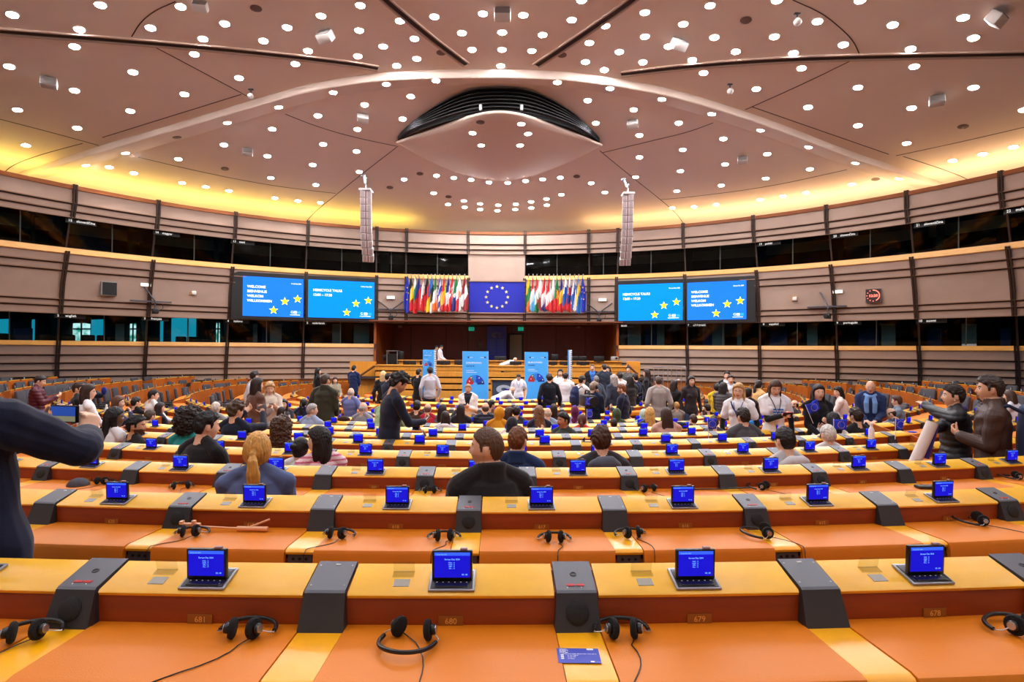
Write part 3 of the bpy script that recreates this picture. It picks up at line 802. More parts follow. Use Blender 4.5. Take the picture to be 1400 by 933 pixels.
def slab_px(mb, x0, y0, x1, y1, Y, th=.06):
    a, b = at(x0, y0, Y), at(x1, y1, Y); c = (a + b) / 2
    mb.box((c.x, Y + th / 2, c.z), (abs(b.x - a.x), th, abs(a.z - b.z))); return Vector((c.x, Y, c.z)), abs(b.x - a.x), abs(a.z - b.z)
def upframe(c, Y): return frame(Vector((c.x, Y, c.z)), (1, 0, 0), (0, 0, 1), (0, -1, 0))
# doorway, exit signs, notice, blue pylon
d = MB().use(mat('door_beige', (206, 188, 160), .6)); c, w, h = slab_px(d, 697, 458, 713, 505, RY - .12); o = struct(d.obj('door_1'))
MB().use(mat('door_frame_brown', (70, 24, 12), .5)).box((c.x - w / 2 - .06, RY - .14, c.z), (.1, .12, h + .1)).box((c.x + w / 2 + .06, RY - .14, c.z), (.1, .12, h + .1)).box((c.x, RY - .14, c.z + h / 2 + .05), (w + .3, .12, .1)).obj('door_frame', o)
MB().use(steel).cyl((c.x + w * .35, RY - .2, c.z - .1), (c.x + w * .2, RY - .2, c.z - .1), .02).obj('door_handle', o)
for x, lab in ((644.5, 'green exit sign left of the tall blue pylon'), (712, 'green exit sign right of the tall blue pylon')):
    mb = MB().use(glow('exit_green', (20, 150, 120), .8)); c, w, h = slab_px(mb, x - 3.8, 447.5, x + 3.8, 452.5, RY - .5); e = empty('exit_sign', lab, 'sign', Matrix.Translation(c))
    mb.v = [tuple(Vector(v) - c) for v in mb.v]; mb.obj('panel', e)
    mb = MB().use(white_mark); M = frame(Vector((0, -.01, 0)), (1, 0, 0), (0, 0, 1), (0, -1, 0))
    mb.box((.08, -.012, 0), (.035, .008, .12)).box((-.06, -.012, 0), (.08, .008, .03)).box((-.02, -.012, .03), (.03, .008, .06)); mb.obj('pictogram', e)
    mb = MB().use(steel)
    for dx in (-.1, .1): mb.cyl((dx, .0, h / 2), (dx, .0, h / 2 + .05), .008).lathe([(.07, .0), (.07, .10), (.02, .12)], Matrix.Translation((dx, -.25, h / 2 + .18)), 12)
    mb.obj('spotlight', e, True)
mb = MB().use(mat('paper_notice', (150, 130, 120), .7)); slab_px(mb, 653.5, 468, 660, 476, RY - .08, .02); tag(mb.obj('wall_notice'), 'small pale notice on the dark red wall left of the pylon', 'notice')
def ep_logo(mb, M, w, white, blue, star):          # grey hemicycle of seats with a blue flag beside it
    mb.use(white)
    for ring, (ra, rb) in enumerate(((.50, .42), (.40, .33), (.31, .25), (.23, .18))):
        n = 22
        a0, a1 = PI * .02, PI * 1.45
        P = [[M @ Vector((math.cos(a0 + (a1 - a0) * k / n) * r * w, math.sin(a0 + (a1 - a0) * k / n) * r * w * .56, 0)) for k in range(n + 1)] for r in (ra, rb)]
        mb.grid(P)
    mb.use(blue).add([M @ Vector((x * w, y * w, .004)) for x, y in ((.06, -.27), (.50, -.27), (.50, .04), (.06, .04))], [(0, 1, 2, 3)])
    mb.use(star)
    for k in range(12): put_star(mb, M @ Matrix.Translation((0, 0, .008)), (.28 + .105 * math.sin(PI * k / 6)) * w, (-.115 + .105 * math.cos(PI * k / 6)) * w, .022 * w)
gold = mat('flag_gold', (250, 214, 60), .6)
pale = mat('logo_pale', (205, 210, 216), .5)
mb = MB().use(mat('pylon_blue', (28, 42, 180), .4)); c, w, h = slab_px(mb, 666, 446, 692, 500, RY - 1.6, .35)
e = empty('blue_pylon', 'tall dark blue pylon with pale hemicycle emblem behind the rostrum', 'pylon', Matrix.Translation((c.x, c.y, c.z - h / 2)))
iv = e.matrix_world.inverted(); mb.v = [tuple(iv @ Vector(v)) for v in mb.v]; mb.obj('body', e)
mb = MB(); ep_logo(mb, Matrix.Translation((0, -.01, h * .77)) @ frame((0, 0, 0), (1, 0, 0), (0, 0, 1), (0, -1, 0)), w * .55, mat('pylon_logo', (90, 100, 170), .5), mat('pylon_flag', (30, 50, 160), .5), gold); mb.obj('emblem', e)
mb = MB().use(mat('pylon_text', (58, 84, 170), .5))
for s in (-.21, .21):
    for k in range(13): mb.box((s * w, -.006, h * (.66 - k * .032)), (w * (.36 - .04 * (k % 3)), .004, h * .016))
mb.obj('text_lines', e)
for i, x in enumerate((547, 791)):
    mb = MB().use(mat('lit_plate', (190, 150, 120), .6)); slab_px(mb, x - 2.5, 444.5, x + 2.5, 448.5, RY - .1, .05); tag(mb.obj('wall_loudspeaker'), 'small beige box high on the dark red wall, %s side' % ('left' if i == 0 else 'right'), 'loudspeaker')
# ---------------------------------------------------------------- rostrum
ros = mat('rostrum_oak', (226, 150, 50), .4, vary=.10, vscale=4, stretch=(3, 1, .4))
ros_t = mat('rostrum_oak_top', (226, 150, 48), .35)
ros_g = mat('rostrum_groove', (84, 46, 16), .6)
RYF = 26.4
r = empty('rostrum', 'stepped oak rostrum with horizontal board fronts below the flags', 'rostrum', Matrix.Translation((WX, RYF, 0)))
iv = r.matrix_world.inverted()
def rpart(mb, nm, sm=False):
    mb.v = [tuple(iv @ Vector(v)) for v in mb.v]; return mb.obj(nm, r, sm)
ys = [500, 508.5, 517, 525.5, 534, 556]
for i in range(5):
    Y = RYF + .0 - .10 * i * .3
    mb = MB().use(ros); a = at(513, ys[i] + .12, Y); b = at(858, ys[i + 1] - .12, Y)
    zb = 0 if i == 4 else b.z
    mb.bbox(((a.x + b.x) / 2, Y + .12, (a.z + zb) / 2), (b.x - a.x, .24, a.z - zb), .01); rpart(mb, 'front_board')
    mb = MB().use(ros_g); mb.box(((a.x + b.x) / 2, Y + .16, zb), (b.x - a.x, .2, .03)); rpart(mb, 'groove')
a = at(513, 500, RYF); b = at(858, 500, RYF)
rpart(MB().use(ros_t).bbox(((a.x + b.x) / 2, RYF + .35, a.z + .01), (b.x - a.x + .1, .8, .05), .01), 'front_top')
a2 = at(545, 493.5, RYF + 2.2); b2 = at(850, 493.5, RYF + 2.2)
rpart(MB().use(ros).box(((a2.x + b2.x) / 2, RYF + 2.3, a2.z / 2 + .6), (b2.x - a2.x, .2, a2.z - 1.2)), 'rear_desk')
rpart(MB().use(ros_t).bbox(((a2.x + b2.x) / 2, RYF + 2.4, a2.z + .02), (b2.x - a2.x + .1, .6, .05), .01), 'rear_top')
rpart(MB().use(mat('rostrum_floor', (60, 44, 40), .8)).box(((a2.x + b2.x) / 2, RYF + 3.7, a.z - .55), (b2.x - a2.x + 3, 7.2, .1)), 'deck')
for s, x0, x1 in ((-1, 479, 513), (1, 858, 875)):   # side wings with stair rails
    mb = MB().use(ros); q0 = at(x0, 494.5, RYF + .5); q1 = at(x1, 494.5, RYF + .5)
    mb.box(((q0.x + q1.x) / 2, RYF + .6, q0.z / 2), (q1.x - q0.x, .3, q0.z)); rpart(mb, 'side_panel')
for x0, y0, x1, y1 in ((488, 517, 515, 498.5), (858, 499, 872, 512)):
    mb = MB().use(mat('rail_dark_oak', (120, 66, 22), .5)); p, q = at(x0, y0, RYF + .1), at(x1, y1, RYF + .1)
    mb.cyl(p, q, .05, n=10); rpart(mb, 'handrail', True)
# monitors and kit on the rostrum
mon = mat('monitor_black', (18, 18, 20), .35)
def monitor(x0, x1, y0, y1, Y, lab):
    a, b = at(x0, y0, Y), at(x1, y1, Y); w, h = b.x - a.x, a.z - b.z
    e = empty('monitor', lab, 'monitor', Matrix.Translation(((a.x + b.x) / 2, Y, b.z)) @ Matrix.Rotation(PI, 4, 'Z'))
    MB().use(mon).bbox((0, 0, h * .55), (w, .05, h * .85), .015).obj('panel', e, True)
    MB().use(mon).bbox((0, .02, .015), (w * .45, .18, .03), .01).cyl((0, .02, .02), (0, .02, h * .5), .03).obj('foot', e, True)
for i, (x0, x1, y0, y1, Y) in enumerate(((551, 569, 493, 500, RYF + .4), (574, 577, 493, 500, RYF + .4), (597, 616, 493, 500, RYF + .4), (621, 636, 492.5, 500, RYF + .4), (676, 692, 487, 495, RYF + 2.2), (697, 713, 494, 500, RYF + .4), (750, 762, 494, 500, RYF + .4), (765, 784, 494, 500, RYF + .4), (788, 806, 494, 500, RYF + .4), (754, 763, 484, 495, RYF + 2.2), (774, 791, 487, 495, RYF + 2.2), (792, 802, 487, 495, RYF + 2.2), (812, 826, 487, 496, RYF + 1.5), (524, 540, 485, 494, RYF + 2.3), (540, 552, 480, 494, RYF + 2.3))):
    monitor(x0, x1, y0, y1, Y, 'black desk monitor on the rostrum, %s from the left' % ordw(i + 1))
p = at(536, 494, RYF + 2.0)
e = empty('equipment_rack', 'grey framed equipment rack at the left end of the rostrum', 'rack', Matrix.Translation(p))
mb = MB().use(steel)
for dx in (-.25, .25):
    for dy in (0, .4): mb.cyl((dx, dy, -.3), (dx, dy, .5), .02)
mb.box((0, .2, .5), (.56, .46, .03)); mb.obj('frame', e)
MB().use(mon).box((0, .2, .1), (.44, .36, .5)).obj('unit', e)
p = at(840, 490, RYF + .9)
e = empty('projector', 'pale grey projector at the right end of the rostrum', 'projector', Matrix.Translation(p))
MB().use(mat('pale_grey_plastic', (150, 150, 150), .5)).bbox((0, 0, -.02), (.32, .3, .2), .03).obj('body', e, True)
MB().use(mon).cyl((.06, -.2, .0), (.06, -.1, .0), .05).obj('lens', e, True)
for i, (x0, x1) in enumerate(((894, 913), (918, 938))):   # steel barrier rails right of the rostrum
    Y = 26.0; a, b = at(x0, 502, Y), at(x1, 520, Y)
    e = empty('barrier_rail', 'thin steel barrier rail against the right wall, %s one' % ('nearer the rostrum' if i == 0 else 'farther from the rostrum'), 'rail', Matrix.Translation((a.x, Y, 0)))
    mb = MB().use(steel); W = b.x - a.x
    for dz in (a.z, (a.z + b.z) / 2, b.z): mb.cyl((0, 0, dz), (W, 0, dz), .015)
    mb.obj('bar', e)
    mb = MB().use(steel)
    for k in range(4): mb.cyl((W * k / 3, 0, 0), (W * k / 3, 0, a.z), .015)
    mb.obj('upright', e)
# ---------------------------------------------------------------- lectern and banners
Y = 24.2
a, b = at(673, 520, Y), at(706, 552, Y); w = b.x - a.x
e = empty('lectern', 'grey-blue lectern with oak rim and hemicycle emblem below the rostrum', 'lectern', Matrix.Translation(((a.x + b.x) / 2, Y, 0)))
MB().use(mat('lectern_slate', (64, 76, 92), .5)).bbox((0, .04, a.z / 2), (w, .08, a.z), .01).obj('front', e)
MB().use(ros_t).bbox((0, .12, a.z + .03), (w + .12, .42, .06), .015).obj('top', e)
MB().use(ros).box((-w / 2 - .03, .14, a.z / 2), (.06, .3, a.z)).box((w / 2 + .03, .14, a.z / 2), (.06, .3, a.z)).obj('side', e)
mb = MB(); ep_logo(mb, frame(Vector((-.02, -.006, a.z * .72)), (1, 0, 0), (0, 0, 1), (0, -1, 0)), w * .62, pale, mat('flag_blue', (20, 40, 150), .5), gold); mb.obj('emblem', e)
ban_b = mat('banner_light_blue', (72, 172, 245), .5); ban_n = mat('banner_navy', (20, 50, 130), .5); ban_r = mat('banner_red', (190, 34, 44), .5); ban_g = mat('banner_green', (40, 120, 80), .5); ban_l = mat('banner_sky', (40, 130, 230), .5); ban_d = mat('banner_deep_blue', (24, 70, 190), .5)
wh = mat('banner_white', (240, 243, 248), .5)
def banner(x0, x1, y0, Y, yaw, lab, t1, t2, side=.12):
    a, b = at(x0, y0, Y), at(x1, y0, Y); w = (b - a).length; h = a.z - .02
    e = empty('banner', lab, 'banner', Matrix.Translation(((a.x + b.x) / 2, Y, .02)) @ Matrix.Rotation(yaw, 4, 'Z'))
    MB().use(ban_b).box((0, 0, h / 2), (w, .02, h)).box((0, side, h / 2), (w, .02, h)).obj('panel', e)
    mb = MB().use(wh).box((-w / 2, side / 2, h / 2), (.012, side, h)).box((w / 2, side / 2, h / 2), (.012, side, h)).use(mon)
    for s in (-1, 1):
        n = int(h / .075)
        for k in range(n): mb.box((s * (w / 2 + .002), side / 2, .05 + k * .075), (.014, side * .8, .03))
    mb.obj('perforated_edge', e)
    M = frame(Vector((0, -.0115, 0)), (1, 0, 0), (0, 0, 1), (0, -1, 0)); q = w
    mb = MB().use(wh)
    put_text(mb, t1, M @ Matrix.Translation((-.36 * q, h - .52 * q * .92, 0)), .085 * q, .02, width=.62 * q)
    mb.box((0, 0, 0), (0, 0, 0)) if False else None
    for dx in (-.26, .18):
        mb.add([M @ Vector((x, z, 0)) for x, z in ((dx * q, h - .25 * q), (dx * q + .16 * q, h - .25 * q), (dx * q + .16 * q, h - .235 * q), (dx * q, h - .235 * q))], [(0, 1, 2, 3)])
    for k, ww in enumerate((.3, .42)): mb.add([M @ Vector((x, z, 0)) for x, z in ((-.36 * q, h - (.76 + .07 * k) * q), ((-.36 + ww) * q, h - (.76 + .07 * k) * q), ((-.36 + ww) * q, h - (.745 + .07 * k) * q), (-.36 * q, h - (.745 + .07 * k) * q))], [(0, 1, 2, 3)])
    mb.use(ban_n); put_text(mb, t2, M @ Matrix.Translation((-.36 * q, h - .60 * q, 0)), .075 * q, .02, width=.32 * q)
    for dx in (-.30, .34): mb.add([M @ Vector((x, z, 0)) for x, z in ((dx * q, h - .26 * q), (dx * q + .07 * q, h - .26 * q), (dx * q + .07 * q, h - .205 * q), (dx * q, h - .205 * q))], [(0, 1, 2, 3)])
    mb.obj('heading', e)
    cz = h - 1.30 * q; mb = MB(); R0, R1 = .36 * q, .085 * q
    for c0, c1, m in ((2, 52, ban_r), (53, 66, ban_g), (67, 96, ban_l), (97, 150, ban_d), (151, 178, ban_n)):
        mb.use(m); n = 8; aa = [PI - math.radians(c0 + (c1 - c0) * k / n) for k in range(n + 1)]
        mb.grid([[M @ Vector((rr * math.cos(t), cz + rr * 1.05 * math.sin(t), .0)) for t in aa] for rr in (R1, R0)])
    mb.use(wh)
    for t, rr in ((30, .26), (120, .30), (160, .30), (60, .31)): x, z = rr * q * math.cos(PI - math.radians(t)), cz + rr * q * math.sin(PI - math.radians(t)); mb.add([M @ Vector((x + dx * q, z + dz * q, .003)) for dx, dz in ((-.02, -.02), (.02, -.02), (.02, .02), (-.02, .02))], [(0, 1, 2, 3)])
    mb.obj('seat_chart', e)
banner(632.5, 667.5, 480.5, 23.6, 0.0, 'light blue banner with red-blue half-circle chart left of the lectern', 'EUROPAWAHL', '2024')
banner(717.5, 749, 481.5, 23.8, -.03, 'light blue banner with half-circle chart right of the lectern', 'EUROPEES', 'PARLEMENT')
banner(577.5, 594.5, 478.5, 24.2, -.35, 'narrow light blue banner turned aside at the left of the rostrum', 'ELECTIONS', '2024', .18)
a, b = at(778.5, 479.5, 23.4), at(782, 479.5, 23.4)
e = empty('banner', 'banner seen edge-on as a white dotted strip right of the lectern', 'banner', Matrix.Translation(((a.x + b.x) / 2, 23.4, .02)))
h = a.z; MB().use(wh).box((0, 0, h / 2), (b.x - a.x, .03, h)).obj('edge', e); mb = MB().use(mon)
for k in range(int(h / .075)): mb.box((.02, -.012, .05 + k * .075), (.05, .02, .03))
mb.obj('edge_holes', e); MB().use(ban_b).box((.0, .45, h / 2), (.06, .85, h)).obj('panel', e)
# ---------------------------------------------------------------- screens on the gallery wall
scr_sky = glow('screen_azure', (12, 118, 235), 1.0); scr_sky2 = glow('screen_azure_dim', (28, 102, 215), 1.0); scr_w = glow('screen_white', (235, 245, 255), 1.0); scr_y = glow('screen_yellow', (250, 246, 30), 1.0)
def screen(fx, ix, lines, lab, m, Hs=2.4):
    # fx: frame columns, ix: image columns with (top,bottom) rows at each side
    (xa, ya0, ya1), (xb, yb0, yb1) = ix
    al, ar = al_px(xa, Hs), al_px(xb, Hs)
    pa, pb = wpt(al, Hs, .22), wpt(ar, Hs, .22)
    za0, za1 = at(xa, ya0, pa.y).z, at(xa, ya1, pa.y).z; zb0, zb1 = at(xb, yb0, pb.y).z, at(xb, yb1, pb.y).z
    zt, zb = (za0 + zb0) / 2, (za1 + zb1) / 2
    t = (pb - pa); t.z = 0; W = t.length; t.normalize(); n = Vector((t.y, -t.x, 0))
    o = (pa + pb) / 2; o.z = zb; Hh = zt - zb
    M = frame(o, t, (0, 0, 1), n)
    e = empty('video_screen', lab, 'screen', M)
    k = W / (xb - xa); l = (xa - fx[0]) * k; r_ = (fx[1] - xb) * k
    MB().use(mat('screen_frame_black', (14, 13, 14), .4)).bbox((( r_ - l) / 2, Hh / 2 + .02, -.06), (W + l + r_, Hh + .36, .10), .02).obj('frame', e)
    MB().use(m).box((0, Hh / 2, -.004), (W, Hh, .012)).obj('display', e)
    mb = MB().use(scr_w); x0 = -W / 2 + W * .07
    for i, s in enumerate(lines[0]): put_text(mb, s, Matrix.Translation((x0, Hh * (lines[1] - lines[2] * i), .004)), Hh * .088, .02)
    put_text(mb, 'Europe Day 2024', Matrix.Translation((W * .29, Hh * .855, .004)), Hh * .045, .01, width=W * .17)
    put_text(mb, 'G', Matrix.Translation((W * .285, Hh * .10, .004)), Hh * .09, 0); mb.box((W * .365, Hh * .125, .004), (W * .055, Hh * .065, .002)); mb.box((W * .36, Hh * .06, .004), (W * .17, Hh * .014, .002))
    mb.use(glow('screen_pale_box', (40, 150, 250), 1.0)).box((W * .43, Hh * .125, .004), (W * .055, Hh * .065, .002))
    mb.obj('caption', e)
    for fx_, fy_ in lines[3]:
        mb = MB().use(scr_y); put_star(mb, Matrix.Translation((0, 0, .006)), W * (fx_ - .5), Hh * fy_, Hh * .115); mb.obj('star_graphic', e)
wl = (['WELCOME', 'BIENVENUE', 'WELKOM', 'WILLKOMMEN'], .715, .118, [(.50, .165), (.685, .40), (.90, .475)])
tk = (['HEMICYCLE TALKS', '12:00 – 17:30'], .70, .125, [(.575, .15), (.715, .40), (.905, .49)])
screen((316, 415.5), ((331, 377.4, 431.7), (414.2, 382, 434.5)), wl, 'blue screen reading WELCOME left of the flags, outermost left screen', scr_sky2)
screen((417, 514.5), ((420.8, 382.5, 434.3), (511.5, 386, 435.7)), tk, 'blue screen reading HEMICYCLE TALKS left of the flags', scr_sky)
screen((843.5, 937.5), ((846, 389.7, 438.6), (934.2, 387, 438)), tk, 'blue screen reading HEMICYCLE TALKS right of the flags', scr_sky)
screen((938.5, 1034), ((940.5, 386.6, 438), (1021.5, 383.7, 436.5)), wl, 'blue screen reading WELCOME right of the flags, outermost right screen', scr_sky2)
# big flag panel in the centre
M0 = al_px(642, 2.6); M1_ = al_px(717, 2.6); pa, pb = wpt(M0, 2.6, .12), wpt(M1_, 2.6, .12)
zt, zb = at(680, 385.5, 29.8).z, at(680, 427.5, 29.8).z; t = (pb - pa); t.z = 0; W = t.length; t.normalize(); n = Vector((t.y, -t.x, 0)); o = (pa + pb) / 2; o.z = zb; Hh = zt - zb
e = empty('wall_banner', 'large blue panel with circle of twelve gold stars above the rostrum', 'flag panel', frame(o, t, (0, 0, 1), n))
MB().use(mat('panel_royal_blue', (14, 30, 168), .6)).box((0, Hh / 2, 0), (W, Hh, .05)).obj('board', e)
mb = MB().use(mat('panel_star', (225, 215, 120), .5))
for k in range(12): put_star(mb, Matrix.Translation((0, 0, .032)), .36 * Hh * .98 * math.sin(PI * k / 6), Hh / 2 + .345 * Hh * math.cos(PI * k / 6), .062 * Hh)
mb.obj('star_ring', e)
mb = MB().use(ledge_m).box((0, Hh + .03, .02), (W + .1, .05, .1)).box((0, -.03, .02), (W + .1, .05, .1)); mb.obj('rim', e)
# ---------------------------------------------------------------- national flags on angled poles
def fl(*c): return c
C_ = dict(b=(16, 16, 18), y=(250, 208, 10), r=(214, 26, 32), w=(238, 238, 236), g=(20, 130, 70), n=(22, 40, 130), d=(40, 60, 170), o=(240, 120, 20), e=(24, 44, 176), s=(40, 120, 200), m=(150, 22, 36), c=(20, 90, 180), t=(96, 186, 226))
FL = [('e', 'h', 'E'), ('byr', 'v', ''), ('wgr', 'h', ''), ('nr', 'h', ''), ('rwr', 'x', ''), ('bry', 'h', ''), ('sbw', 'h', ''), ('gwo', 'v', ''), ('dwdwdw', 'h', ''), ('ryr', 'h', ''), ('nwr', 'v', ''), ('rwn', 'h', 'K'), ('gwr', 'v', ''), ('w', 'h', 'C'), ('mwm', 'h', '')]
FR = [('ygr', 'h', ''), ('rwt', 'h', ''), ('rwg', 'h', ''), ('wr', 'v', ''), ('rwn', 'h', ''), ('rwr', 'h', ''), ('wr', 'h', ''), ('gr', 'v', 'P'), ('nyr', 'v', ''), ('wcr', 'h', 'S'), ('wnr', 'h', 'S'), ('wcw', 'x', ''), ('sys', 'x', ''), ('e', 'h', 'E')]
FR[0] = ('ygo', 'h', '')
NAMES_L = ['blue flag with gold stars, leftmost of the left flag row', 'black, yellow and red vertical-band flag in the left flag row', 'white, green and red hanging flag in the left flag row', 'dark blue over red flag, fourth in the left row', 'red flag with white cross in the left flag row', 'black, red and gold banded flag in the left row', 'blue, black and white banded flag in the left row', 'green, white and orange flag in the left row', 'blue and white striped flag in the left row', 'red and yellow banded flag in the left row', 'blue, white and red vertical-band flag in the left row', 'red, white and blue flag with checkered shield in the left row', 'green, white and red vertical flag in the left row', 'white flag with orange patch in the left row', 'dark red and white banded flag, last of the left row']
NAMES_R = ['yellow, green and orange-red flag, first of the right row', 'red, white and pale blue flag in the right row', 'red, white and green banded flag in the right row', 'white and red vertical halved flag in the right row', 'red, white and navy banded flag in the right row', 'red, white and red banded flag in the right row', 'white over red flag in the right row', 'green and red flag with gold emblem in the right row', 'navy, yellow and red flag in the right row', 'white, blue and red flag with blue shield in the right row', 'white, navy and red flag with emblem in the right row', 'white flag with blue cross in the right row', 'blue flag with yellow cross in the right row', 'blue flag with gold stars, last of the right flag row']
def flag_mat(code): return mat('flag_cloth_' + code, C_[code], .8, sheen=.2)
def flag(x, spec, lab, seed):
    cols, mode, extra = spec; rnd = random.Random(seed)
    p = wpt(al_px(x, 2.9), 2.9, .75); top = at(x, 379.5, p.y); bot = at(x, 429 + rnd.uniform(-3, 1), p.y)
    L = top.z - bot.z
    e = empty('flag', lab, 'flag', Matrix.Translation((p.x, p.y, top.z)), 'national flags hanging in two rows')
    MB().use(steel).cyl((0, .66, -.24), (0, -.08, .12), .018, n=8).sphere((0, -.1, .13), .03, n=8, m=6).obj('pole', e, True)
    nu, nv = 16, 26; ph = rnd.uniform(0, 6); P = []; cl = {}
    Wd = 1.25
    for j in range(nv + 1):
        v = j / nv; row = []
        spread = .05 + .26 * min(1, v * 1.6) - .05 * max(0, v - .8)
        for i in range(nu + 1):
            u = i / nu
            xx = (u - .5) * spread + .03 * math.sin(9 * u + ph + 2 * v) * min(1, v * 3)
            yy = .09 * math.sin(u * 3.2 * PI + ph + v * 1.5) * min(1, .2 + v * 1.4) - .06 * v
            zz = -v * L * (1 - .16 * abs(u - (.3 + .4 * rnd.random() * 0 + .2))) - .10 * u * (1 - v)
            row.append(Vector((xx, yy, zz)))
        P.append(row)
    mb = MB()
    vs = [q for rw in P for q in rw]; n = nu + 1
    off = rnd.uniform(.0, .18)
    for j in range(nv):
        for i in range(nu):
            u, v = (i + .5) / nu, (j + .5) / nv
            # cloth coordinates: hangs from its upper hoist corner, so bands run aslant
            s = max(0, min(.999, v * .92 + (u - .5) * .45 + off * .3)); 
            if mode == 'v': k = cols[min(len(cols) - 1, int(max(0, min(.999, v * .95 + (u - .5) * .35)) * len(cols)))]
            elif mode == 'x':
                k = cols[0] if abs(s - .42) > .085 and abs(u + .6 * v - .65) > .12 else cols[1]
            else: k = cols[int(s * len(cols))]
            if extra == 'K' and .28 < v < .62 and .2 < u < .75: k = 'rw'[(i // 2 + j // 2) % 2]
            if extra == 'C' and .38 < v < .58 and .35 < u < .75: k = 'o'
            if extra == 'P' and .36 < v < .6 and (.35 - v * .1) < u < .8: k = 'y' if (i + j) % 3 else 'r'
            if extra == 'S' and .28 < v < .5 and .25 < u < .65: k = 'c' if cols[1] == 'c' else 'r'
            mb.use(flag_mat(k)); b = len(mb.v); mb.v += [tuple(vs[j * n + i]), tuple(vs[j * n + i + 1]), tuple(vs[(j + 1) * n + i + 1]), tuple(vs[(j + 1) * n + i])]
            mb.f.append([b, b + 1, b + 2, b + 3]); mb.mi.append(mb.cur)
    me = bpy.data.meshes.new('cloth'); me.from_pydata(mb.v, [], mb.f)
    for m in mb.mats: me.materials.append(m)
    me.polygons.foreach_set('material_index', mb.mi)
    bm = bmesh.new(); bm.from_mesh(me); bmesh.ops.remove_doubles(bm, verts=bm.verts, dist=1e-5); bm.to_mesh(me); bm.free()
    me.polygons.foreach_set('use_smooth', [True] * len(me.polygons))
    c = link('cloth', me, e); sd = c.modifiers.new('thickness', 'SOLIDIFY'); sd.thickness = .004
    if extra == 'E':
        mb = MB().use(gold)
        for k in range(6): u, v = .5 + .26 * math.cos(k * PI / 3), .45 + .2 * math.sin(k * PI / 3); q = P[int(v * nv)][int(u * nu)]; put_star(mb, frame(q + Vector((0, -.035, 0)), (1, 0, 0), (0, 0, 1), (0, -1, 0)), 0, 0, .045)
        mb.obj('star_emblem', e)
XL = [556.5, 561.5, 567, 572, 578, 584, 589.5, 594.8, 601.2, 607, 613, 618.5, 624, 628.5, 635.5]
XR = [723.5, 729.5, 735, 740.5, 746, 752, 758, 763, 769, 775, 780.5, 787, 792.5, 798.5]
for i, (x, s) in enumerate(zip(XL, FL)): flag(x, s, NAMES_L[i], i)
for i, (x, s) in enumerate(zip(XR, FR)): flag(x, s, NAMES_R[i], 40 + i)
# ---------------------------------------------------------------- kit on the wall
lamp_w = glow('wall_lamp_white', (255, 246, 230), 1.3); gear = mat('camera_black', (20, 20, 22), .45); brk = mat('bracket_grey', (74, 72, 80), .5, metal=.3)
def wall_camera(x, ylamp, ycam, xc, lab, v=False):
    p, t, n = wall_frame(x, 2.2, 0); z0 = at(x, ycam, p.y).z
    e = empty('wall_camera', lab, 'camera', frame(Vector((p.x, p.y, z0)), t, -n, (0, 0, 1)))
    k = p.length * .9 / F
    MB().use(brk).box((0, -.12, .38), (1.5, .12, .06)).obj('shelf', e)
    mb = MB().use(brk)
    if v:
        for s in (-1, 1): mb.cyl((s * .62, -.1, .80), (0, -.3, .32), .03)
    else: mb.cyl((-.25, -.1, 1.0), (.15, -.45, .30), .03)
    mb.cyl((.1 if not v else 0, -.42 if not v else -.3, .42), (.1 if not v else 0, -.42 if not v else -.3, .02), .025); mb.obj('arm', e)
    bx = .1 if not v else 0; by = -.42 if not v else -.3
    c = MB().use(gear).bbox((bx, by - .08, -.04), (.22, .34, .22), .03).cyl((bx - .02, by - .42, -.06), (bx, by - .2, -.05), .075, .06).obj('camera_body', e, True)
    pts = [(bx + .1, by + .05, .0)] + [(bx + .16 + .14 * math.sin(a), by + .02, .16 + .14 * math.cos(a)) for a in np.linspace(2.6, -1.4, 12)]
    MB().use(gear).tube(pts, .012, 6).obj('cable', e, True)
def wall_lamp(x, y, lab):
    p, t, n = wall_frame(x, 2.2, .10); p.z = at(x, y, p.y).z
    e = empty('emergency_lamp', lab, 'lamp', frame(p, t, -n, (0, 0, 1)))
    MB().use(mat('lamp_case', (200, 196, 190), .4)).bbox((0, 0, 0), (.42, .10, .18), .02).obj('case', e); MB().use(lamp_w).bbox((0, -.05, -.01), (.36, .02, .11), .01).obj('diffuser', e)
wall_camera(206, 389, 425, 0, 'wall camera on an arm over the francais booth'); wall_lamp(198.5, 389.5, 'white emergency lamp above the left wall camera')
wall_camera(534, 407, 434, 0, 'wall camera on a V bracket between left screen and flags', True); wall_lamp(534, 407, 'white emergency lamp between left screen and flags')
wall_camera(820, 410, 437, 0, 'wall camera on a V bracket between flags and right screen', True); wall_lamp(824, 410, 'white emergency lamp between flags and right screen')
wall_camera(1131, 399, 432, 0, 'wall camera on an arm over the espanol booth'); wall_lamp(1146, 399, 'white emergency lamp beside the right wall camera')
for x, y, lab in ((263.5, 399, 'beige wall plate with white detector, left wall'), (1086.5, 407, 'beige wall plate with white detector, right wall')):
    p, t, n = wall_frame(x, 2.2, .04); p.z = at(x, y, p.y).z
    e = empty('wall_detector', lab, 'detector', frame(p, t, -n, (0, 0, 1)))
    MB().use(mat('beige_plate', (178, 140, 96), .6)).bbox((0, 0, 0), (.26, .04, .30), .01).obj('plate', e); MB().use(mat('white_plastic', (225, 222, 216), .4)).bbox((.03, -.09, -.06), (.17, .14, .17), .03).obj('sensor', e, True)
p, t, n = wall_frame(148, 2.3, .12); p.z = at(148, 395, p.y).z
e = empty('wall_loudspeaker', 'square black loudspeaker with grey edge on the left wall', 'loudspeaker', frame(p, t, -n, (0, 0, 1)))
MB().use(mat('speaker_edge_grey', (130, 126, 120), .5)).bbox((0, .05, 0), (.56, .2, .58), .03).obj('cabinet', e); MB().use(con_black).bbox((.02, -.06, 0), (.48, .03, .50), .01).obj('grille', e)
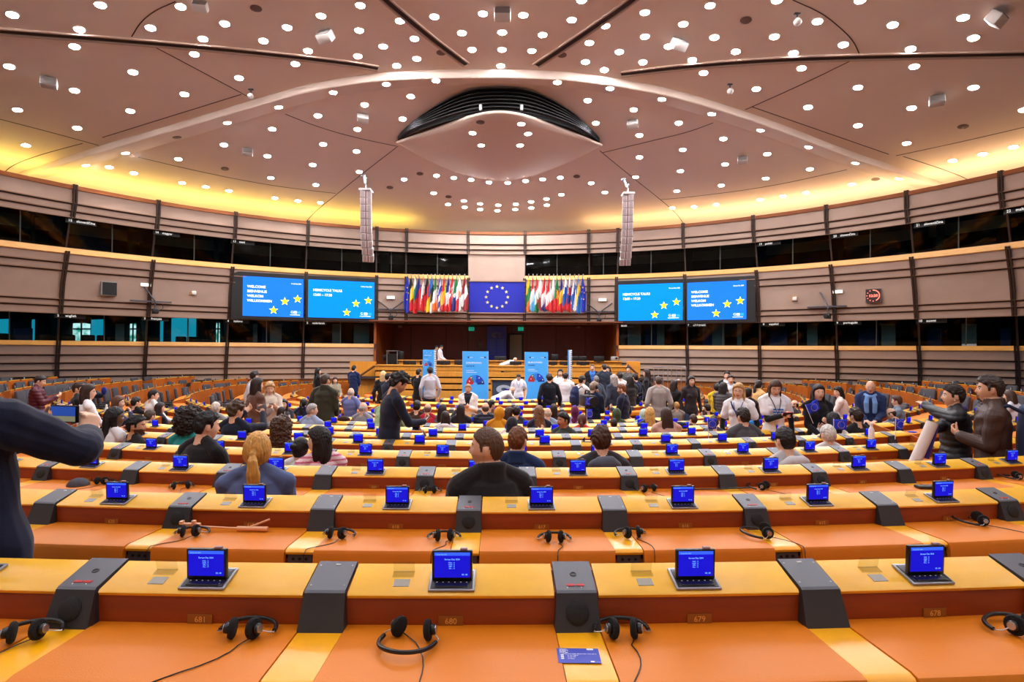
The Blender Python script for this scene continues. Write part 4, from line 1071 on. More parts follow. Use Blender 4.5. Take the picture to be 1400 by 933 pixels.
p, t, n = wall_frame(1195, 2.2, .10); p.z = at(1195, 404.5, p.y).z
e = empty('wall_clock', 'square red LED clock reading 12:20 on the right wall', 'clock', frame(p, t, -n, (0, 0, 1)))
MB().use(mat('clock_case', (120, 100, 90), .5)).bbox((0, .03, 0), (.58, .12, .58), .02).obj('case', e); MB().use(mat('clock_face', (40, 4, 4), .4)).box((0, -.035, 0), (.52, .02, .52)).obj('face', e)
mb = MB().use(glow('led_red', (255, 120, 100), 1.6)); M = frame(Vector((0, -.05, 0)), (1, 0, 0), (0, 0, 1), (0, -1, 0))
put_text(mb, '12:20', M @ Matrix.Translation((0, -.05, 0)), .14, .03, width=.32, center=True)
a = [PI / 2 - 2 * PI * k / 60 for k in range(0, 25)]
mb.grid([[M @ Vector((r_ * math.cos(q), r_ * math.sin(q), 0)) for q in a] for r_ in (.235, .205)])
for k in range(12):
    q = PI / 2 - 2 * PI * k / 12; mb.add([M @ Vector((.222 * math.cos(q) + dx, .222 * math.sin(q) + dz, .002)) for dx, dz in ((-.016, -.016), (.016, -.016), (.016, .016), (-.016, .016))], [(0, 1, 2, 3)])
mb.obj('digits', e)
# ================================================================ ceiling
from mathutils.bvhtree import BVHTree
DX, DY = -0.75, 10.9
_rt = np.linspace(0, 21.4, 215)
_ht = np.interp(_rt, [0, 5, 8, 10, 12, 15, 17, 19.1, 20.4, 21.4], [9.25, 9.2, 9.02, 8.68, 8.25, 7.6, 7.18, 6.78, 6.52, 6.25])
_pad = np.concatenate([_ht[:1].repeat(20), _ht, _ht[-1] - .035 * np.arange(1, 21)])
for _ in range(6): _pad = np.convolve(_pad, np.ones(9) / 9, mode='same'); _pad[:16] = _pad[24]; _pad[-16:] = _ht[-1]
_ht2 = _pad[20:-20].copy(); _ht2[:8] = _ht2[8]; _ht2[-14:] = _ht[-14:]
def dome_h(r): return float(np.interp(r, _rt, _ht2))
plaster = mat('ceiling_plaster', (238, 222, 208), .75, spec=.25, bump=.05, bscale=300)
plaster_b = mat('beam_plaster', (226, 206, 190), .7, spec=.25)
mb = MB().use(plaster); n = 160; P = []
for r in list(np.arange(0.02, 21.4, .3)) + [21.4]:
    P.append([Vector((DX + r * math.sin(2 * PI * k / n), DY - r * math.cos(2 * PI * k / n), CZ + dome_h(r))) for k in range(n + 1)])
P.append([Vector((DX + 21.5 * math.sin(2 * PI * k / n), DY - 21.5 * math.cos(2 * PI * k / n), CZ + 4.6)) for k in range(n + 1)])
mb.grid(P); CEILMB = MB(); CEILMB.add(mb.v, mb.f)
dome = struct(mb.obj('ceiling', None, 'all'))
def bvh(m): return BVHTree.FromPolygons([Vector(v) for v in m.v], m.f)
DB = bvh(CEILMB)
def hit(T, x, y):
    d = ray(x, y).normalized(); h = T.ray_cast(CAM, d)
    if h[0] is None: return None
    nn = h[1] if h[1].z < 0 else -h[1]
    return h[0], nn
def dense(pts, step=6):
    out = []
    for (a, b), (c, d) in zip(pts[:-1], pts[1:]):
        k = max(1, int(math.hypot(c - a, d - b) / step)); out += [(a + (c - a) * i / k, b + (d - b) * i / k) for i in range(k)]
    return out + [pts[-1]]
def smooth_poly(pts, it=2):
    for _ in range(it):
        q = [pts[0]]
        for a, b in zip(pts[:-1], pts[1:]): q += [tuple(.75 * u + .25 * v for u, v in zip(a, b)), tuple(.25 * u + .75 * v for u, v in zip(a, b))]
        pts = q + [pts[-1]]
    return pts
# the long arched beam
BP = smooth_poly([(2, 243), (27, 236), (137, 199), (250, 166), (345, 137), (415, 116), (480, 104), (528, 98.5), (600, 95), (683, 94), (770, 97), (840, 106), (920, 121), (1019, 152), (1090, 178), (1160, 206), (1235, 231), (1304, 256)], 2)
pts = []
for x, y in BP:
    h = hit(DB, x, y)
    if h: pts.append((h[0], x))
mb = MB().use(plaster_b); R_ = []
for p, x in pts:
    aw = Vector((p.x, p.y, 0)).normalized(); f = abs(x - 683) / 640
    w = .35 + 1.25 * f ** 1.1; dr = .22 + .06 * (1 - f)
    far = p + aw * w; far.z = p.z - dr - .02
    up = far + aw * .03; up.z = CZ + dome_h(math.hypot(up.x - DX, up.y - DY)) + .02
    R_.append([p + Vector((0, 0, .05)), p + Vector((0, 0, -dr + .03)), p + aw * .03 + Vector((0, 0, -dr)), far, up])
mb.rings(R_); CEILMB.add(mb.v, mb.f)
struct(mb.obj('ceiling_beam', None, True))
# hanging louvred bulge
UA = smooth_poly([(543, 188), (552.6, 175), (587, 147), (638, 118), (683, 116), (727, 118), (779, 147), (808, 175), (821, 190)], 3)
LA = smooth_poly([(542, 193), (575, 182), (610, 169), (648, 155), (683, 150), (717, 155), (757, 170), (793, 184), (823.5, 197)], 3)
BA = smooth_poly([(542, 195), (570, 212), (605, 229), (645, 243), (683, 249), (722, 243), (762, 229), (797, 213), (823.5, 199)], 3)
def resamp(p, n):
    a = np.array(p); t = np.linspace(0, 1, len(a)); u = np.linspace(0, 1, n); return [(float(p), float(q)) for p, q in zip(np.interp(u, t, a[:, 0]), np.interp(u, t, a[:, 1]))]
N = 49; UA, LA, BA = resamp(UA, N), resamp(LA, N), resamp(BA, N)
Up = [hit(DB, *p)[0] for p in UA]; Bp = [hit(DB, *p)[0] for p in BA]
Lp = [at(x, y, u.y) for (x, y), u in zip(LA, Up)]
blk = mat('louvre_black', (10, 10, 11), .6)
mb = MB().use(blk); mb.grid([[u + Vector((0, .25, .1)) for u in Up], [Vector((u.x, u.y + .25, l.z)) for u, l in zip(Up, Lp)]])
struct(mb.obj('ceiling_louvre_backing'))
mb = MB().use(mat('louvre_slat', (26, 26, 28), .7))
for j in range(1, 7):
    f = j / 7
    mb.rings([[Vector((u.x, u.y - .02, l.z + (u.z - l.z) * f + dz)) + Vector((0, dy, 0)) for dz, dy in ((.016, 0), (.016, .2), (-.006, .2), (-.006, 0))] for u, l in zip(Up[2:-2], Lp[2:-2])])
struct(mb.obj('ceiling_louvre'))
mb = MB().use(plaster_b); R_ = []
for u, l, b in zip(Up, Lp, Bp):
    R_.append([l + Vector((0, .0, .0)), l + Vector((0, -.02, -.05)), l + Vector((0, .02, -.10))] + [(l + Vector((0, .02, -.10))).lerp(b, f) + Vector((0, 0, -.10 * math.sin(PI * f) * min(1, (b - l).length / 3))) for f in (.1, .25, .4, .55, .7, .85, 1.0)])
mb.grid(R_); CEILMB.add(mb.v, mb.f)
struct(mb.obj('ceiling_bulge', None, 'all'))
mb = MB().use(steel)
for x in (657, 713): p = at(x, 147, Up[N // 2].y); mb.cyl(p + Vector((0, .05, -.08)), p + Vector((0, .05, .10)), .06, n=12)
struct(mb.obj('ceiling_bulge_pin', None, True))
CB = bvh(CEILMB)
def chit(x, y): return hit(CB, x, y)
# joints and channels
seam = mat('ceiling_joint_dark', (58, 40, 32), .8); chan = mat('ceiling_channel', (52, 36, 28), .7); chan_l = mat('ceiling_channel_lip', (196, 170, 152), .7)
def ribbon(mb, pl, w, th=.012, off=0.0, step=7):
    hs = [h for h in (chit(x, y) for x, y in dense(pl, step)) if h]
    if len(hs) < 2: return
    R = []
    for i, (p, n) in enumerate(hs):
        t = (hs[min(i + 1, len(hs) - 1)][0] - hs[max(i - 1, 0)][0]).normalized(); s = t.cross(n).normalized()
        c = p + s * off
        R.append([c + s * w / 2 - n * .03, c + s * w / 2 + n * th, c - s * w / 2 + n * th, c - s * w / 2 - n * .03])
    mb.rings(R)
CH = [[(-40, 38), (0, 42), (170, 55), (330, 69), (480, 86), (517, 93)], [(515, -14), (528, 0), (585, 48), (638, 88)], [(878, -14), (864, 0), (795, 48), (733, 89)], [(849, 101), (920, 92), (1040, 82), (1174, 77), (1400, 73), (1440, 72)]]
for q in CH:
    mb = MB().use(chan); ribbon(mb, smooth_poly(q, 2), .17, .012); mb.use(chan_l)
    ribbon(mb, smooth_poly(q, 2), .05, .05, .12); ribbon(mb, smooth_poly(q, 2), .05, .05, -.12)
    struct(mb.obj('trim_ceiling_channel'))
SE = [[(200.6, 58.3), (270, 95), (344.6, 135)], [(180, 50), (192, 30), (212, 14), (240, 2)], [(0, 163), (70, 181), (135, 199)], [(5, 236), (20, 224), (60, 210), (113, 196)], [(140, 188), (330, 129)], [(189, 215), (278, 236), (370, 254), (459, 264.5)], [(390, 156), (430, 172), (480, 187), (542, 200)], [(544, 200), (500, 234), (460, 266), (430, 290), (418, 304)], [(820, 206), (860, 239), (902, 272), (925, 292), (934, 305)], [(823, 209), (902, 190), (940, 181), (975, 168)], [(903, 273), (940, 270), (1050, 256), (1158, 232)], [(1019, 150), (1100, 114), (1165, 82)], [(1175, 74), (1168, 58), (1156, 44), (1125, 18), (1084, 0)], [(1028, 146), (1120, 178), (1215, 211)], [(1225, 213), (1310, 195), (1400, 174)], [(1235, 214), (1285, 230), (1322, 244), (1331, 253)]]
mb = MB().use(seam)
for q in SE: ribbon(mb, smooth_poly(q, 2), .028, .006)
struct(mb.obj('trim_ceiling_joint'))  # dark brown lines along the ceiling joints
# ---------------------------------------------------------------- downlights
S1_ = [(48,57),(400,18),(720,25),(600,110),(316,116),(896,93),(1145,108),(1280,62),(809,154),(1050,162),(1228,202),(297,184),(37,264),(530,287),(775,215),(953,310),(1177,254),(297,360),(735,375),(69,437),(520,442),(308,510),(1329,368),(1111,427),(1267,461),(906,489),(1085,514),(893,577),(1289,575),(1066,622),(103,579),(500,610),(341,659),(435,666),(533,690),(711,634),(1247,657),(1080,709),(1260,737),(726,729),(820,745),(913,761),(1096,790),(1188,801),(1277,808)]
S2_ = [(95,20),(253,82),(390,65),(584,53),(745,59),(938,78),(1072,102),(978,0),(1230,48),(1383,95),(90,120),(311,153),(500,130),(661,128),(822,138),(1008,170),(1230,145),(1325,184),(186,184),(85,223),(320,233),(240,261),(540,197),(660,197),(779,202),(993,246),(1128,206),(1222,247),(1068,278),(655,262),(199,335),(397,321),(881,328),(1091,352),(296,384),(112,417),(1002,400),(1298,395),(264,474),(1034,491),(1185,437),(83,515),(1208,539),(1365,490),(80,603),(1208,627),(1381,597),(91,685),(1193,706),(1372,682),(1357,762),(1339,829),(270,715),(1016,730),(388,770),(1070,767),(445,815),(897,776),(543,530),(577,579),(737,494),(764,533),(732,579),(399,700),(468,709),(537,717),(608,727),(683,729),(754,721),(822,715),(893,708),(508,801),(573,813),(645,818),(715,814),(776,804),(837,793),(511,826),(573,835),(642,840),(713,835),(777,829),(839,818)]
S3_ = [(148,21),(165,148),(415,0),(747,0),(577,84),(405,145),(680,177),(877,98),(1158,69),(1199,150),(251,205),(481,211),(948,194),(77,238),(122,290),(513,271),(333,354),(738,348),(963,264),(1199,348),(539,427),(952,430),(738,500),(932,571),(155,454),(350,519),(201,553),(541,586),(376,614),(208,655),(728,650),(546,674),(370,711),(193,739),(901,712),(713,735),(1115,640),(1235,614),(1358,586),(530,768),(438,782),(348,796),(84,824),(172,815),(1400,437)]
LP = [(x / 2.917, y / 2.917) for x, y in S1_] + [(460 + x / 2.917, y / 2.917) for x, y in S2_] + [(920 + x / 2.917, y / 2.917) for x, y in S3_]
lens_m = glow('downlight_lens', (250, 250, 255), LIGHT)
trim_m = mat('downlight_trim', (236, 226, 214), .4)
LENS = MB().use(lens_m).lathe([(.001, .034), (.07, .030), (.105, .018), (.118, .004)], None, 14).mesh('lens')
LENS.polygons.foreach_set('use_smooth', [False] * len(LENS.polygons))
TRIM = MB().use(trim_m).lathe([(.118, -.01), (.118, .012), (.128, .022), (.150, .010), (.152, -.01)], None, 20).mesh('trim', True)
def nframe(p, n):
    a = n.orthogonal().normalized(); return frame(p, a, n.cross(a), n)
items = []
for x, y in LP:
    h = chit(x, y)
    if h: items.append((x, y, h))
def zone(x, y):
    if 540 < x < 824 and 150 < y < 205: return 'under the louvred bulge'
    if 540 < x < 824 and 225 < y: return 'in the arcs over the flags'
    side = 'left' if x < 683 else 'right'
    by = np.interp(x, [b[0] for b in BP], [b[1] for b in BP])
    return ('beyond the arched ceiling beam on the %s' if y > by else 'before the arched ceiling beam on the %s') % side
zc = {}
for x, y, (p, nn) in sorted(items, key=lambda t: (zone(t[0], t[1]), t[0])):
    z = zone(x, y); zc[z] = zc.get(z, 0) + 1
    e = empty('ceiling_downlight', 'round white recessed downlight %s, %s from the left' % (z, ordw(zc[z])), 'ceiling light', nframe(p, nn), 'recessed downlights in the ceiling')
    link('trim', TRIM, e); link('lens', LENS, e)
# unseen downlights over and behind the camera, added to light the near desks
k = 0
for yy in np.arange(-5.0, 13.5, 2.6):
    for xx in np.arange(-13, 12.5, 2.9):
        r = math.hypot(xx - DX, yy - DY)
        if r > 18.3: continue
        z = CZ + dome_h(r); q = px((xx, yy, z)) if yy > .5 else (0, -99)
        if q[1] > -15: continue
        h = DB.ray_cast(Vector((xx, yy, CZ)), Vector((0, 0, 1)))
        nn = h[1] if h[1].z < 0 else -h[1]; k += 1
        e = empty('ceiling_downlight', 'unseen added downlight overhead, %s of those above the camera' % ordw(k), 'ceiling light', nframe(h[0], nn), 'recessed downlights in the ceiling')
        link('trim', TRIM, e); link('lens', LENS, e)
# cove lights on the gallery top
def cove(nm, a0, a1, rgb, s, lab):
    mb = MB().use(glow(nm + '_glow', rgb, s)); n = 40
    mb.rings([[wpt(a0 + (a1 - a0) * k / n, H, o) for H, o in ((5.98, -.30), (5.98, -.42), (5.93, -.42), (5.93, -.30))] for k in range(n + 1)])
    tag(mb.obj('cove_light'), lab, 'cove light')
cove('cove_left', al_px(-260, 5.9), al_px(565, 5.9), (255, 232, 110), COVE, 'hidden yellow cove light along the left gallery top')
cove('cove_right', al_px(800, 5.9), al_px(1650, 5.9), (255, 222, 160), COVE * .9, 'hidden warm white cove light along the right gallery top')
mb = MB().use(mat('cove_white', (230, 220, 205), .8)); n = 80
a0, a1 = pal(0, U0), pal(NP - 1, U0)
mb.grid([[wpt(a0 + (a1 - a0) * k / n, 5.92, o) for k in range(n + 1)] for o in (-.10, -2.2)])
struct(mb.obj('trim_cove_shelf'))
# ---------------------------------------------------------------- ceiling gear
cs = mat('ceiling_speaker_white', (206, 198, 190), .5); csg = mat('ceiling_speaker_grille', (126, 118, 114), .7, bump=.3, bscale=300)
def ceiling_speaker(x, y, lab, yaw, tilt=35, s=1.0):
    h = chit(x, y - 5); p = h[0]
    e = empty('ceiling_loudspeaker', lab, 'loudspeaker', Matrix.Translation(p + Vector((0, 0, -.20))) @ Matrix.Rotation(math.radians(yaw), 4, 'Z') @ Matrix.Scale(s, 4))
    T = Matrix.Rotation(math.radians(-tilt), 4, 'X')
    MB().use(cs).bbox((0, 0, 0), (.44, .26, .30), .03, T).obj('cabinet', e, True)
    MB().use(csg).bbox((0, -.135, 0), (.40, .02, .27), .008, T).obj('grille', e, True)
    MB().use(chan).box((0, .06, .16), (.2, .05, .12)).obj('bracket', e)
for x, y, yaw, tl, s, lab in ((67, 109, 30, 20, .9, 'white box loudspeaker on the ceiling at far left'), (339, 206, 20, 25, .8, 'small white box loudspeaker on the ceiling left of the bulge'), (445, 46, -20, 40, 1, 'grey-faced box loudspeaker on the ceiling, upper left'), (687, 15, 0, 30, 1, 'grey-faced box loudspeaker on the ceiling above the spotlit beam'), (496, 160, 20, 35, .9, 'small white box loudspeaker beside the left end of the bulge'), (865, 168, -20, 35, .9, 'small white box loudspeaker beside the right end of the bulge'), (928, 57, 25, 45, 1, 'grey-faced box loudspeaker on the ceiling right of centre'), (1362, 20, 35, 45, 1, 'grey-faced box loudspeaker on the ceiling at upper right'), (1281, 134, -30, 20, .9, 'white box loudspeaker on the ceiling at far right'), (1015, 217, -20, 25, .8, 'small white box loudspeaker on the ceiling right of the bulge'), (274, 4, 10, 40, .8, 'grey box loudspeaker at the top edge, left')):
    ceiling_speaker(x, y, lab, yaw, tl, s)
for x, y, lab in ((343, 122, 'small ceiling camera beside the beam, left'), (998, 115, 'small ceiling camera beside the beam, right'), (1090, 18, 'small ceiling camera at the top, right')):
    p = chit(x, y)[0]; e = empty('ceiling_camera', lab, 'camera', Matrix.Translation(p))
    MB().use(brk).cyl((0, 0, .05), (0, 0, -.16), .025).bbox((0, 0, -.01), (.16, .08, .03), .008).obj('mount', e, True)
    MB().use(cs).sphere((0, -.02, -.24), .10, n=16, m=10).obj('dome', e, True)
VT = [(706 / 2.917, 548 / 2.917), (897 / 2.917, 673 / 2.917), (1021 / 2.917, 33 / 2.917)] + [(460 + x / 2.917, y / 2.917) for x, y in ((418, 210), (899, 219), (574, 488), (333, 693), (213, 748), (447, 785), (958, 704))] + [(920 + x / 2.917, y / 2.917) for x, y in ((1157, 505), (808, 715), (291, 80))]
VENT = MB().use(mat('vent_bronze', (112, 88, 76), .6)).lathe([(.15, -.01), (.15, .008), (.12, .016), (.001, .016)], None, 18).mesh('ceiling_vent', True)
for i, (x, y) in enumerate(sorted(VT)):
    h = chit(x, y)
    if not h: continue
    o = link('ceiling_vent', VENT); o.matrix_world = nframe(*h)
    tag(o, 'round brown unlit ceiling vent, %s from the left' % ordw(i + 1), 'vent', 'round brown ceiling vents')
# two hanging line-array loudspeakers
la_w = mat('line_array_white', (226, 220, 218), .4); la_g = mat('line_array_grille', (176, 160, 158), .6, bump=.2, bscale=300)
def line_array(x, y0, y1, yt, lab, sg):
    Y = 18.0; a, b = at(x, y0, Y), at(x, y1, Y); L = a.z - b.z; n = 10
    e = empty('line_array_loudspeaker', lab, 'loudspeaker', Matrix.Translation(a))
    top = chit(x, yt)[0] - a
    mb = MB().use(steel).cyl((0, 0, .0), (top.x, top.y, top.z), .012, n=8).lathe([(.09, 0), (.09, .05), (.03, .09)], Matrix.Translation(Vector((top.x, top.y, top.z - .09))), 14)
    mb.cyl((-.03, 0, .22), (-.1, .1, .50), .035).lathe([(.07, 0), (.07, .06)], Matrix.Translation((-.12, .12, .46)), 12); mb.obj('hanger', e, True)
    MB().use(la_w).bbox((0, 0, .0), (.36, .4, .07), .01).obj('top_frame', e)
    z = -.04; y = 0.0; xx = 0.0; hb = L / n
    for k in range(n):
        ang = math.radians(0 + (k / n) ** 2 * 26)
        T = Matrix.Translation((xx, y, z)) @ Matrix.Rotation(math.radians(sg * 12), 4, 'Z') @ Matrix.Rotation(ang, 4, 'X')
        bx = MB().use(la_w).bbox((0, .0, -hb / 2), (.34, .36, hb * .97), .012, T).obj('speaker_box', e, True)
        g = MB().use(la_g)
        for dx in (-.10, .10): g.box((dx, -.183, -hb / 2), (.10, .01, hb * .86), T)
        g.use(mat('line_array_slot', (150, 120, 122), .6)).box((0, -.183, -hb / 2), (.05, .012, hb * .92), T)
        g.obj('grille', bx)
        d = T.to_3x3() @ Vector((0, 0, -hb)); z += d.z; y += d.y; xx += sg * .0012 * k
line_array(500.5, 261, 355, 242, 'white line-array loudspeaker hanging left of the centre', 1)
line_array(858.5, 266, 360, 251, 'white line-array loudspeaker hanging right of the centre', -1)
# ---------------------------------------------------------------- floor and closing walls
carpet = mat('blue_grey_carpet', (44, 54, 84), .95, bump=.3, bscale=200)
mb = MB().use(carpet); n = 120
rad = [0.01] + [RR[k] - .135 for k in range(NR, 0, -1)] + [36.0]
zs = [FZ[k] for k in range(NR, 0, -1)]
rings = []
for i, k in enumerate(range(NR, 0, -1)):
    pass
prev = FZ[NR]
P = [(0.01, FZ[NR])]
for k in range(NR, 0, -1):
    r = RR[k] - .135; P += [(r, P[-1][1]), (r, FZ[k])]
P += [(36.0, FZ[1])]
mb.grid([[Vector((CX + r * math.sin(2 * PI * j / n), CY - r * math.cos(2 * PI * j / n), z)) for j in range(n + 1)] for r, z in P])
struct(mb.obj('floor'))
struct(MB().use(wall_low).box((0, -3.2, CZ + 3), (70, .2, 13)).obj('wall_rear'))
for i, s in enumerate((-1, 1)):
    q = wpt(POST[0][1] if s < 0 else POST[-1][1], 2.0)
    struct(MB().use(wall_low).box((s * (abs(q.x) + 1.2), -1.0, CZ + 3), (.2, 7, 13)).obj('wall_side_' + ('left', 'right')[i]))
MB2 = MB().use(mat('stage_carpet', (40, 70, 120), .9)); a = at(601, 541, 22.5); b = at(640, 541, 22.5)
struct(MB2.box((WX, 25.6, .04), (12, 2.2, .08)).obj('floor_dais'))
# ---------------------------------------------------------------- render look
SC.view_settings.view_transform = 'Standard'; SC.view_settings.look = 'None'; SC.view_settings.gamma = 1; SC.view_settings.use_curve_mapping = False
SC.view_settings.exposure = EXPO
w = bpy.data.worlds.new('world'); SC.world = w; w.use_nodes = True; w.node_tree.nodes['Background'].inputs[0].default_value = (.02, .02, .02, 1)
try:
    SC.cycles.use_denoising = True; SC.cycles.denoiser = 'OPENIMAGEDENOISE'
except Exception: pass
SC.cycles.max_bounces = 8; SC.cycles.diffuse_bounces = 5; SC.cycles.glossy_bounces = 4; SC.cycles.transparent_max_bounces = 12
SC.cycles.sample_clamp_indirect = 8; SC.cycles.caustics_reflective = False; SC.cycles.caustics_refractive = False
# ================================================================ people
V = Vector
def skin_mat(rgb): return mat('skin_%d_%d_%d' % rgb, tuple(min(250, int(c * k)) for c, k in zip(rgb, (1.08, 1.16, 1.22))), .5, spec=.35, bump=.05, bscale=200)
def cloth_mat(rgb, kind='cloth'):
    k = '%s_%d_%d_%d' % ((kind,) + tuple(rgb))
    if kind == 'leather': return mat(k, rgb, .52, spec=.35, bump=.35, bscale=60)
    if kind == 'puffer': return mat(k, rgb, .5, spec=.4, bump=.4, bscale=35, stretch=(1, 1, 1.6))
    return mat(k, rgb, .85, spec=.2, sheen=.15, bump=.15, bscale=250)
def hair_mat(rgb):
    k = 'hair_%d_%d_%d' % tuple(rgb)
    return mat(k, rgb, .5, spec=.4, vary=.35, vscale=38, stretch=(1.6, 1.6, .35), bump=.5, bscale=90)
class Body:
    def __init__(s): s.v = []; s.f = []; s.lab = []
    def add(s, vs, fs, lab):
        b = len(s.v); s.v += [V(q) for q in vs]; s.f += [[b + i for i in f] for f in fs]; s.lab += [lab] * len(vs)
    def loft(s, pts, rad, lab, side=V((1, 0, 0)), n=14, round_=True, step=.03, flat=None):
        pts = [V(p) for p in pts]; rad = [(r, r) if not isinstance(r, (tuple, list)) else r for r in rad]
        P, R = [], []
        for i in range(len(pts) - 1):
            m = max(1, int((pts[i + 1] - pts[i]).length / step + .5))
            for k in range(m):
                f = k / m; P.append(pts[i].lerp(pts[i + 1], f)); R.append(tuple(a + (b - a) * f for a, b in zip(rad[i], rad[i + 1])))
        P.append(pts[-1]); R.append(rad[-1])
        # smooth the path a little
        if round_:
            d0 = (P[0] - P[1]).normalized(); d1 = (P[-1] - P[-2]).normalized(); r0, r1 = min(R[0]), min(R[-1])
            P = [P[0] + d0 * r0 * .9, P[0] + d0 * r0 * .55] + P + [P[-1] + d1 * r1 * .55, P[-1] + d1 * r1 * .9]
            R = [tuple(.35 * q for q in R[0]), tuple(.8 * q for q in R[0])] + R + [tuple(.8 * q for q in R[-1]), tuple(.35 * q for q in R[-1])]
        rings = []; prev = V(side)
        for i, p in enumerate(P):
            t = (P[min(i + 1, len(P) - 1)] - P[max(i - 1, 0)]).normalized()
            a = prev - t * prev.dot(t)
            a = a.normalized() if a.length > 1e-4 else t.orthogonal().normalized()
            prev = a; b = t.cross(a)
            rings.append([p + a * (math.cos(2 * PI * k / n) * R[i][0]) + b * (math.sin(2 * PI * k / n) * R[i][1]) for k in range(n)])
        vs = [q for r in rings for q in r]
        fs = [(i * n + k, i * n + (k + 1) % n, (i + 1) * n + (k + 1) % n, (i + 1) * n + k) for i in range(len(rings) - 1) for k in range(n)]
        fs += [tuple(range(n - 1, -1, -1)), tuple((len(rings) - 1) * n + k for k in range(n))]
        s.add(vs, fs, lab)
    def ball(s, c, r, lab, M=None, n=14, m=9):
        r = r if isinstance(r, (tuple, list)) else (r, r, r)
        vs = []
        for j in range(m + 1):
            th = PI * j / m
            for i in range(n):
                a = 2 * PI * i / n; q = V((r[0] * math.sin(th) * math.cos(a), r[1] * math.sin(th) * math.sin(a), -r[2] * math.cos(th)))
                vs.append(V(c) + (M @ q if M else q))
        s.add(vs, [(j * n + i, j * n + (i + 1) % n, (j + 1) * n + (i + 1) % n, (j + 1) * n + i) for j in range(m) for i in range(n)], lab)
NU, NV = 44, 32
_th = np.linspace(0, PI, NV + 1)[:, None]; _ph = np.linspace(0, 2 * PI, NU, endpoint=False)[None, :]
HD = np.stack([np.sin(_th) * np.cos(_ph), np.sin(_th) * np.sin(_ph), -np.cos(_th) * np.ones_like(_ph)], -1).reshape(-1, 3)
HF = [(j * NU + i, j * NU + (i + 1) % NU, (j + 1) * NU + (i + 1) % NU, (j + 1) * NU + i) for j in range(NV) for i in range(NU)]
def head_surface(d, female=False):
    x, y, z = d[:, 0], d[:, 1], d[:, 2]
    X, Y, Z = .0735 * x, .095 * y, .118 * z
    t = np.clip(-z, 0, 1); up = np.clip(z, 0, 1)
    X = X * (1 - (.34 if female else .27) * t ** 1.6); X = X * (1 + .05 * up * np.clip(-y, 0, 1))
    Y = np.where(y < 0, Y * (1 - .35 * t), Y * (1 - .05 * t)) + .010 * t * np.clip(y, 0, 1)
    fr = np.clip((y - .15) / .4, 0, 1); g = lambda u, s: np.exp(-(u / s) ** 2); aX = np.abs(X)
    Y = Y - .006 * fr * g(X, .05) * g(Z + .0, .06)
    d_ = .024 * g(X, .0105) * g(Z + .020, .014) + .012 * g(X, .0085) * g(Z - .004, .020) - .010 * g(aX - .031, .014) * g(Z - .011, .011) + .004 * g(aX - .028, .02) * g(Z - .031, .008)
    d_ += .004 * g(aX - .042, .016) * g(Z + .022, .018) + .006 * g(X, .022) * g(Z + .057, .010) - .005 * g(X, .024) * g(Z + .0565, .0032) + .007 * g(X, .02) * g(Z + .098, .014) - .003 * g(X, .03) * g(Z + .078, .008)
    Y = Y + fr * d_
    return np.stack([X, Y, Z], -1)
HSURF = {f: head_surface(HD, f) for f in (False, True)}
NU2, NV2 = 110, 76
_th = np.linspace(0, PI, NV2 + 1)[:, None]; _ph = np.linspace(0, 2 * PI, NU2, endpoint=False)[None, :]
HD2 = np.stack([np.sin(_th) * np.cos(_ph), np.sin(_th) * np.sin(_ph), -np.cos(_th) * np.ones_like(_ph)], -1).reshape(-1, 3)
HF2 = [(j * NU2 + i, j * NU2 + (i + 1) % NU2, (j + 1) * NU2 + (i + 1) % NU2, (j + 1) * NU2 + i) for j in range(NV2) for i in range(NU2)]
HSURF2 = {f: head_surface(HD2, f) for f in (False, True)}
def hairline(y):
    return np.interp(y, [-.1, -.058, -.046, -.036, -.030, .0, .007, .019, .026, .045, .062, .085], [-.078, -.074, -.045, .0, .020, .020, -.014, -.012, .030, .046, .057, .068])
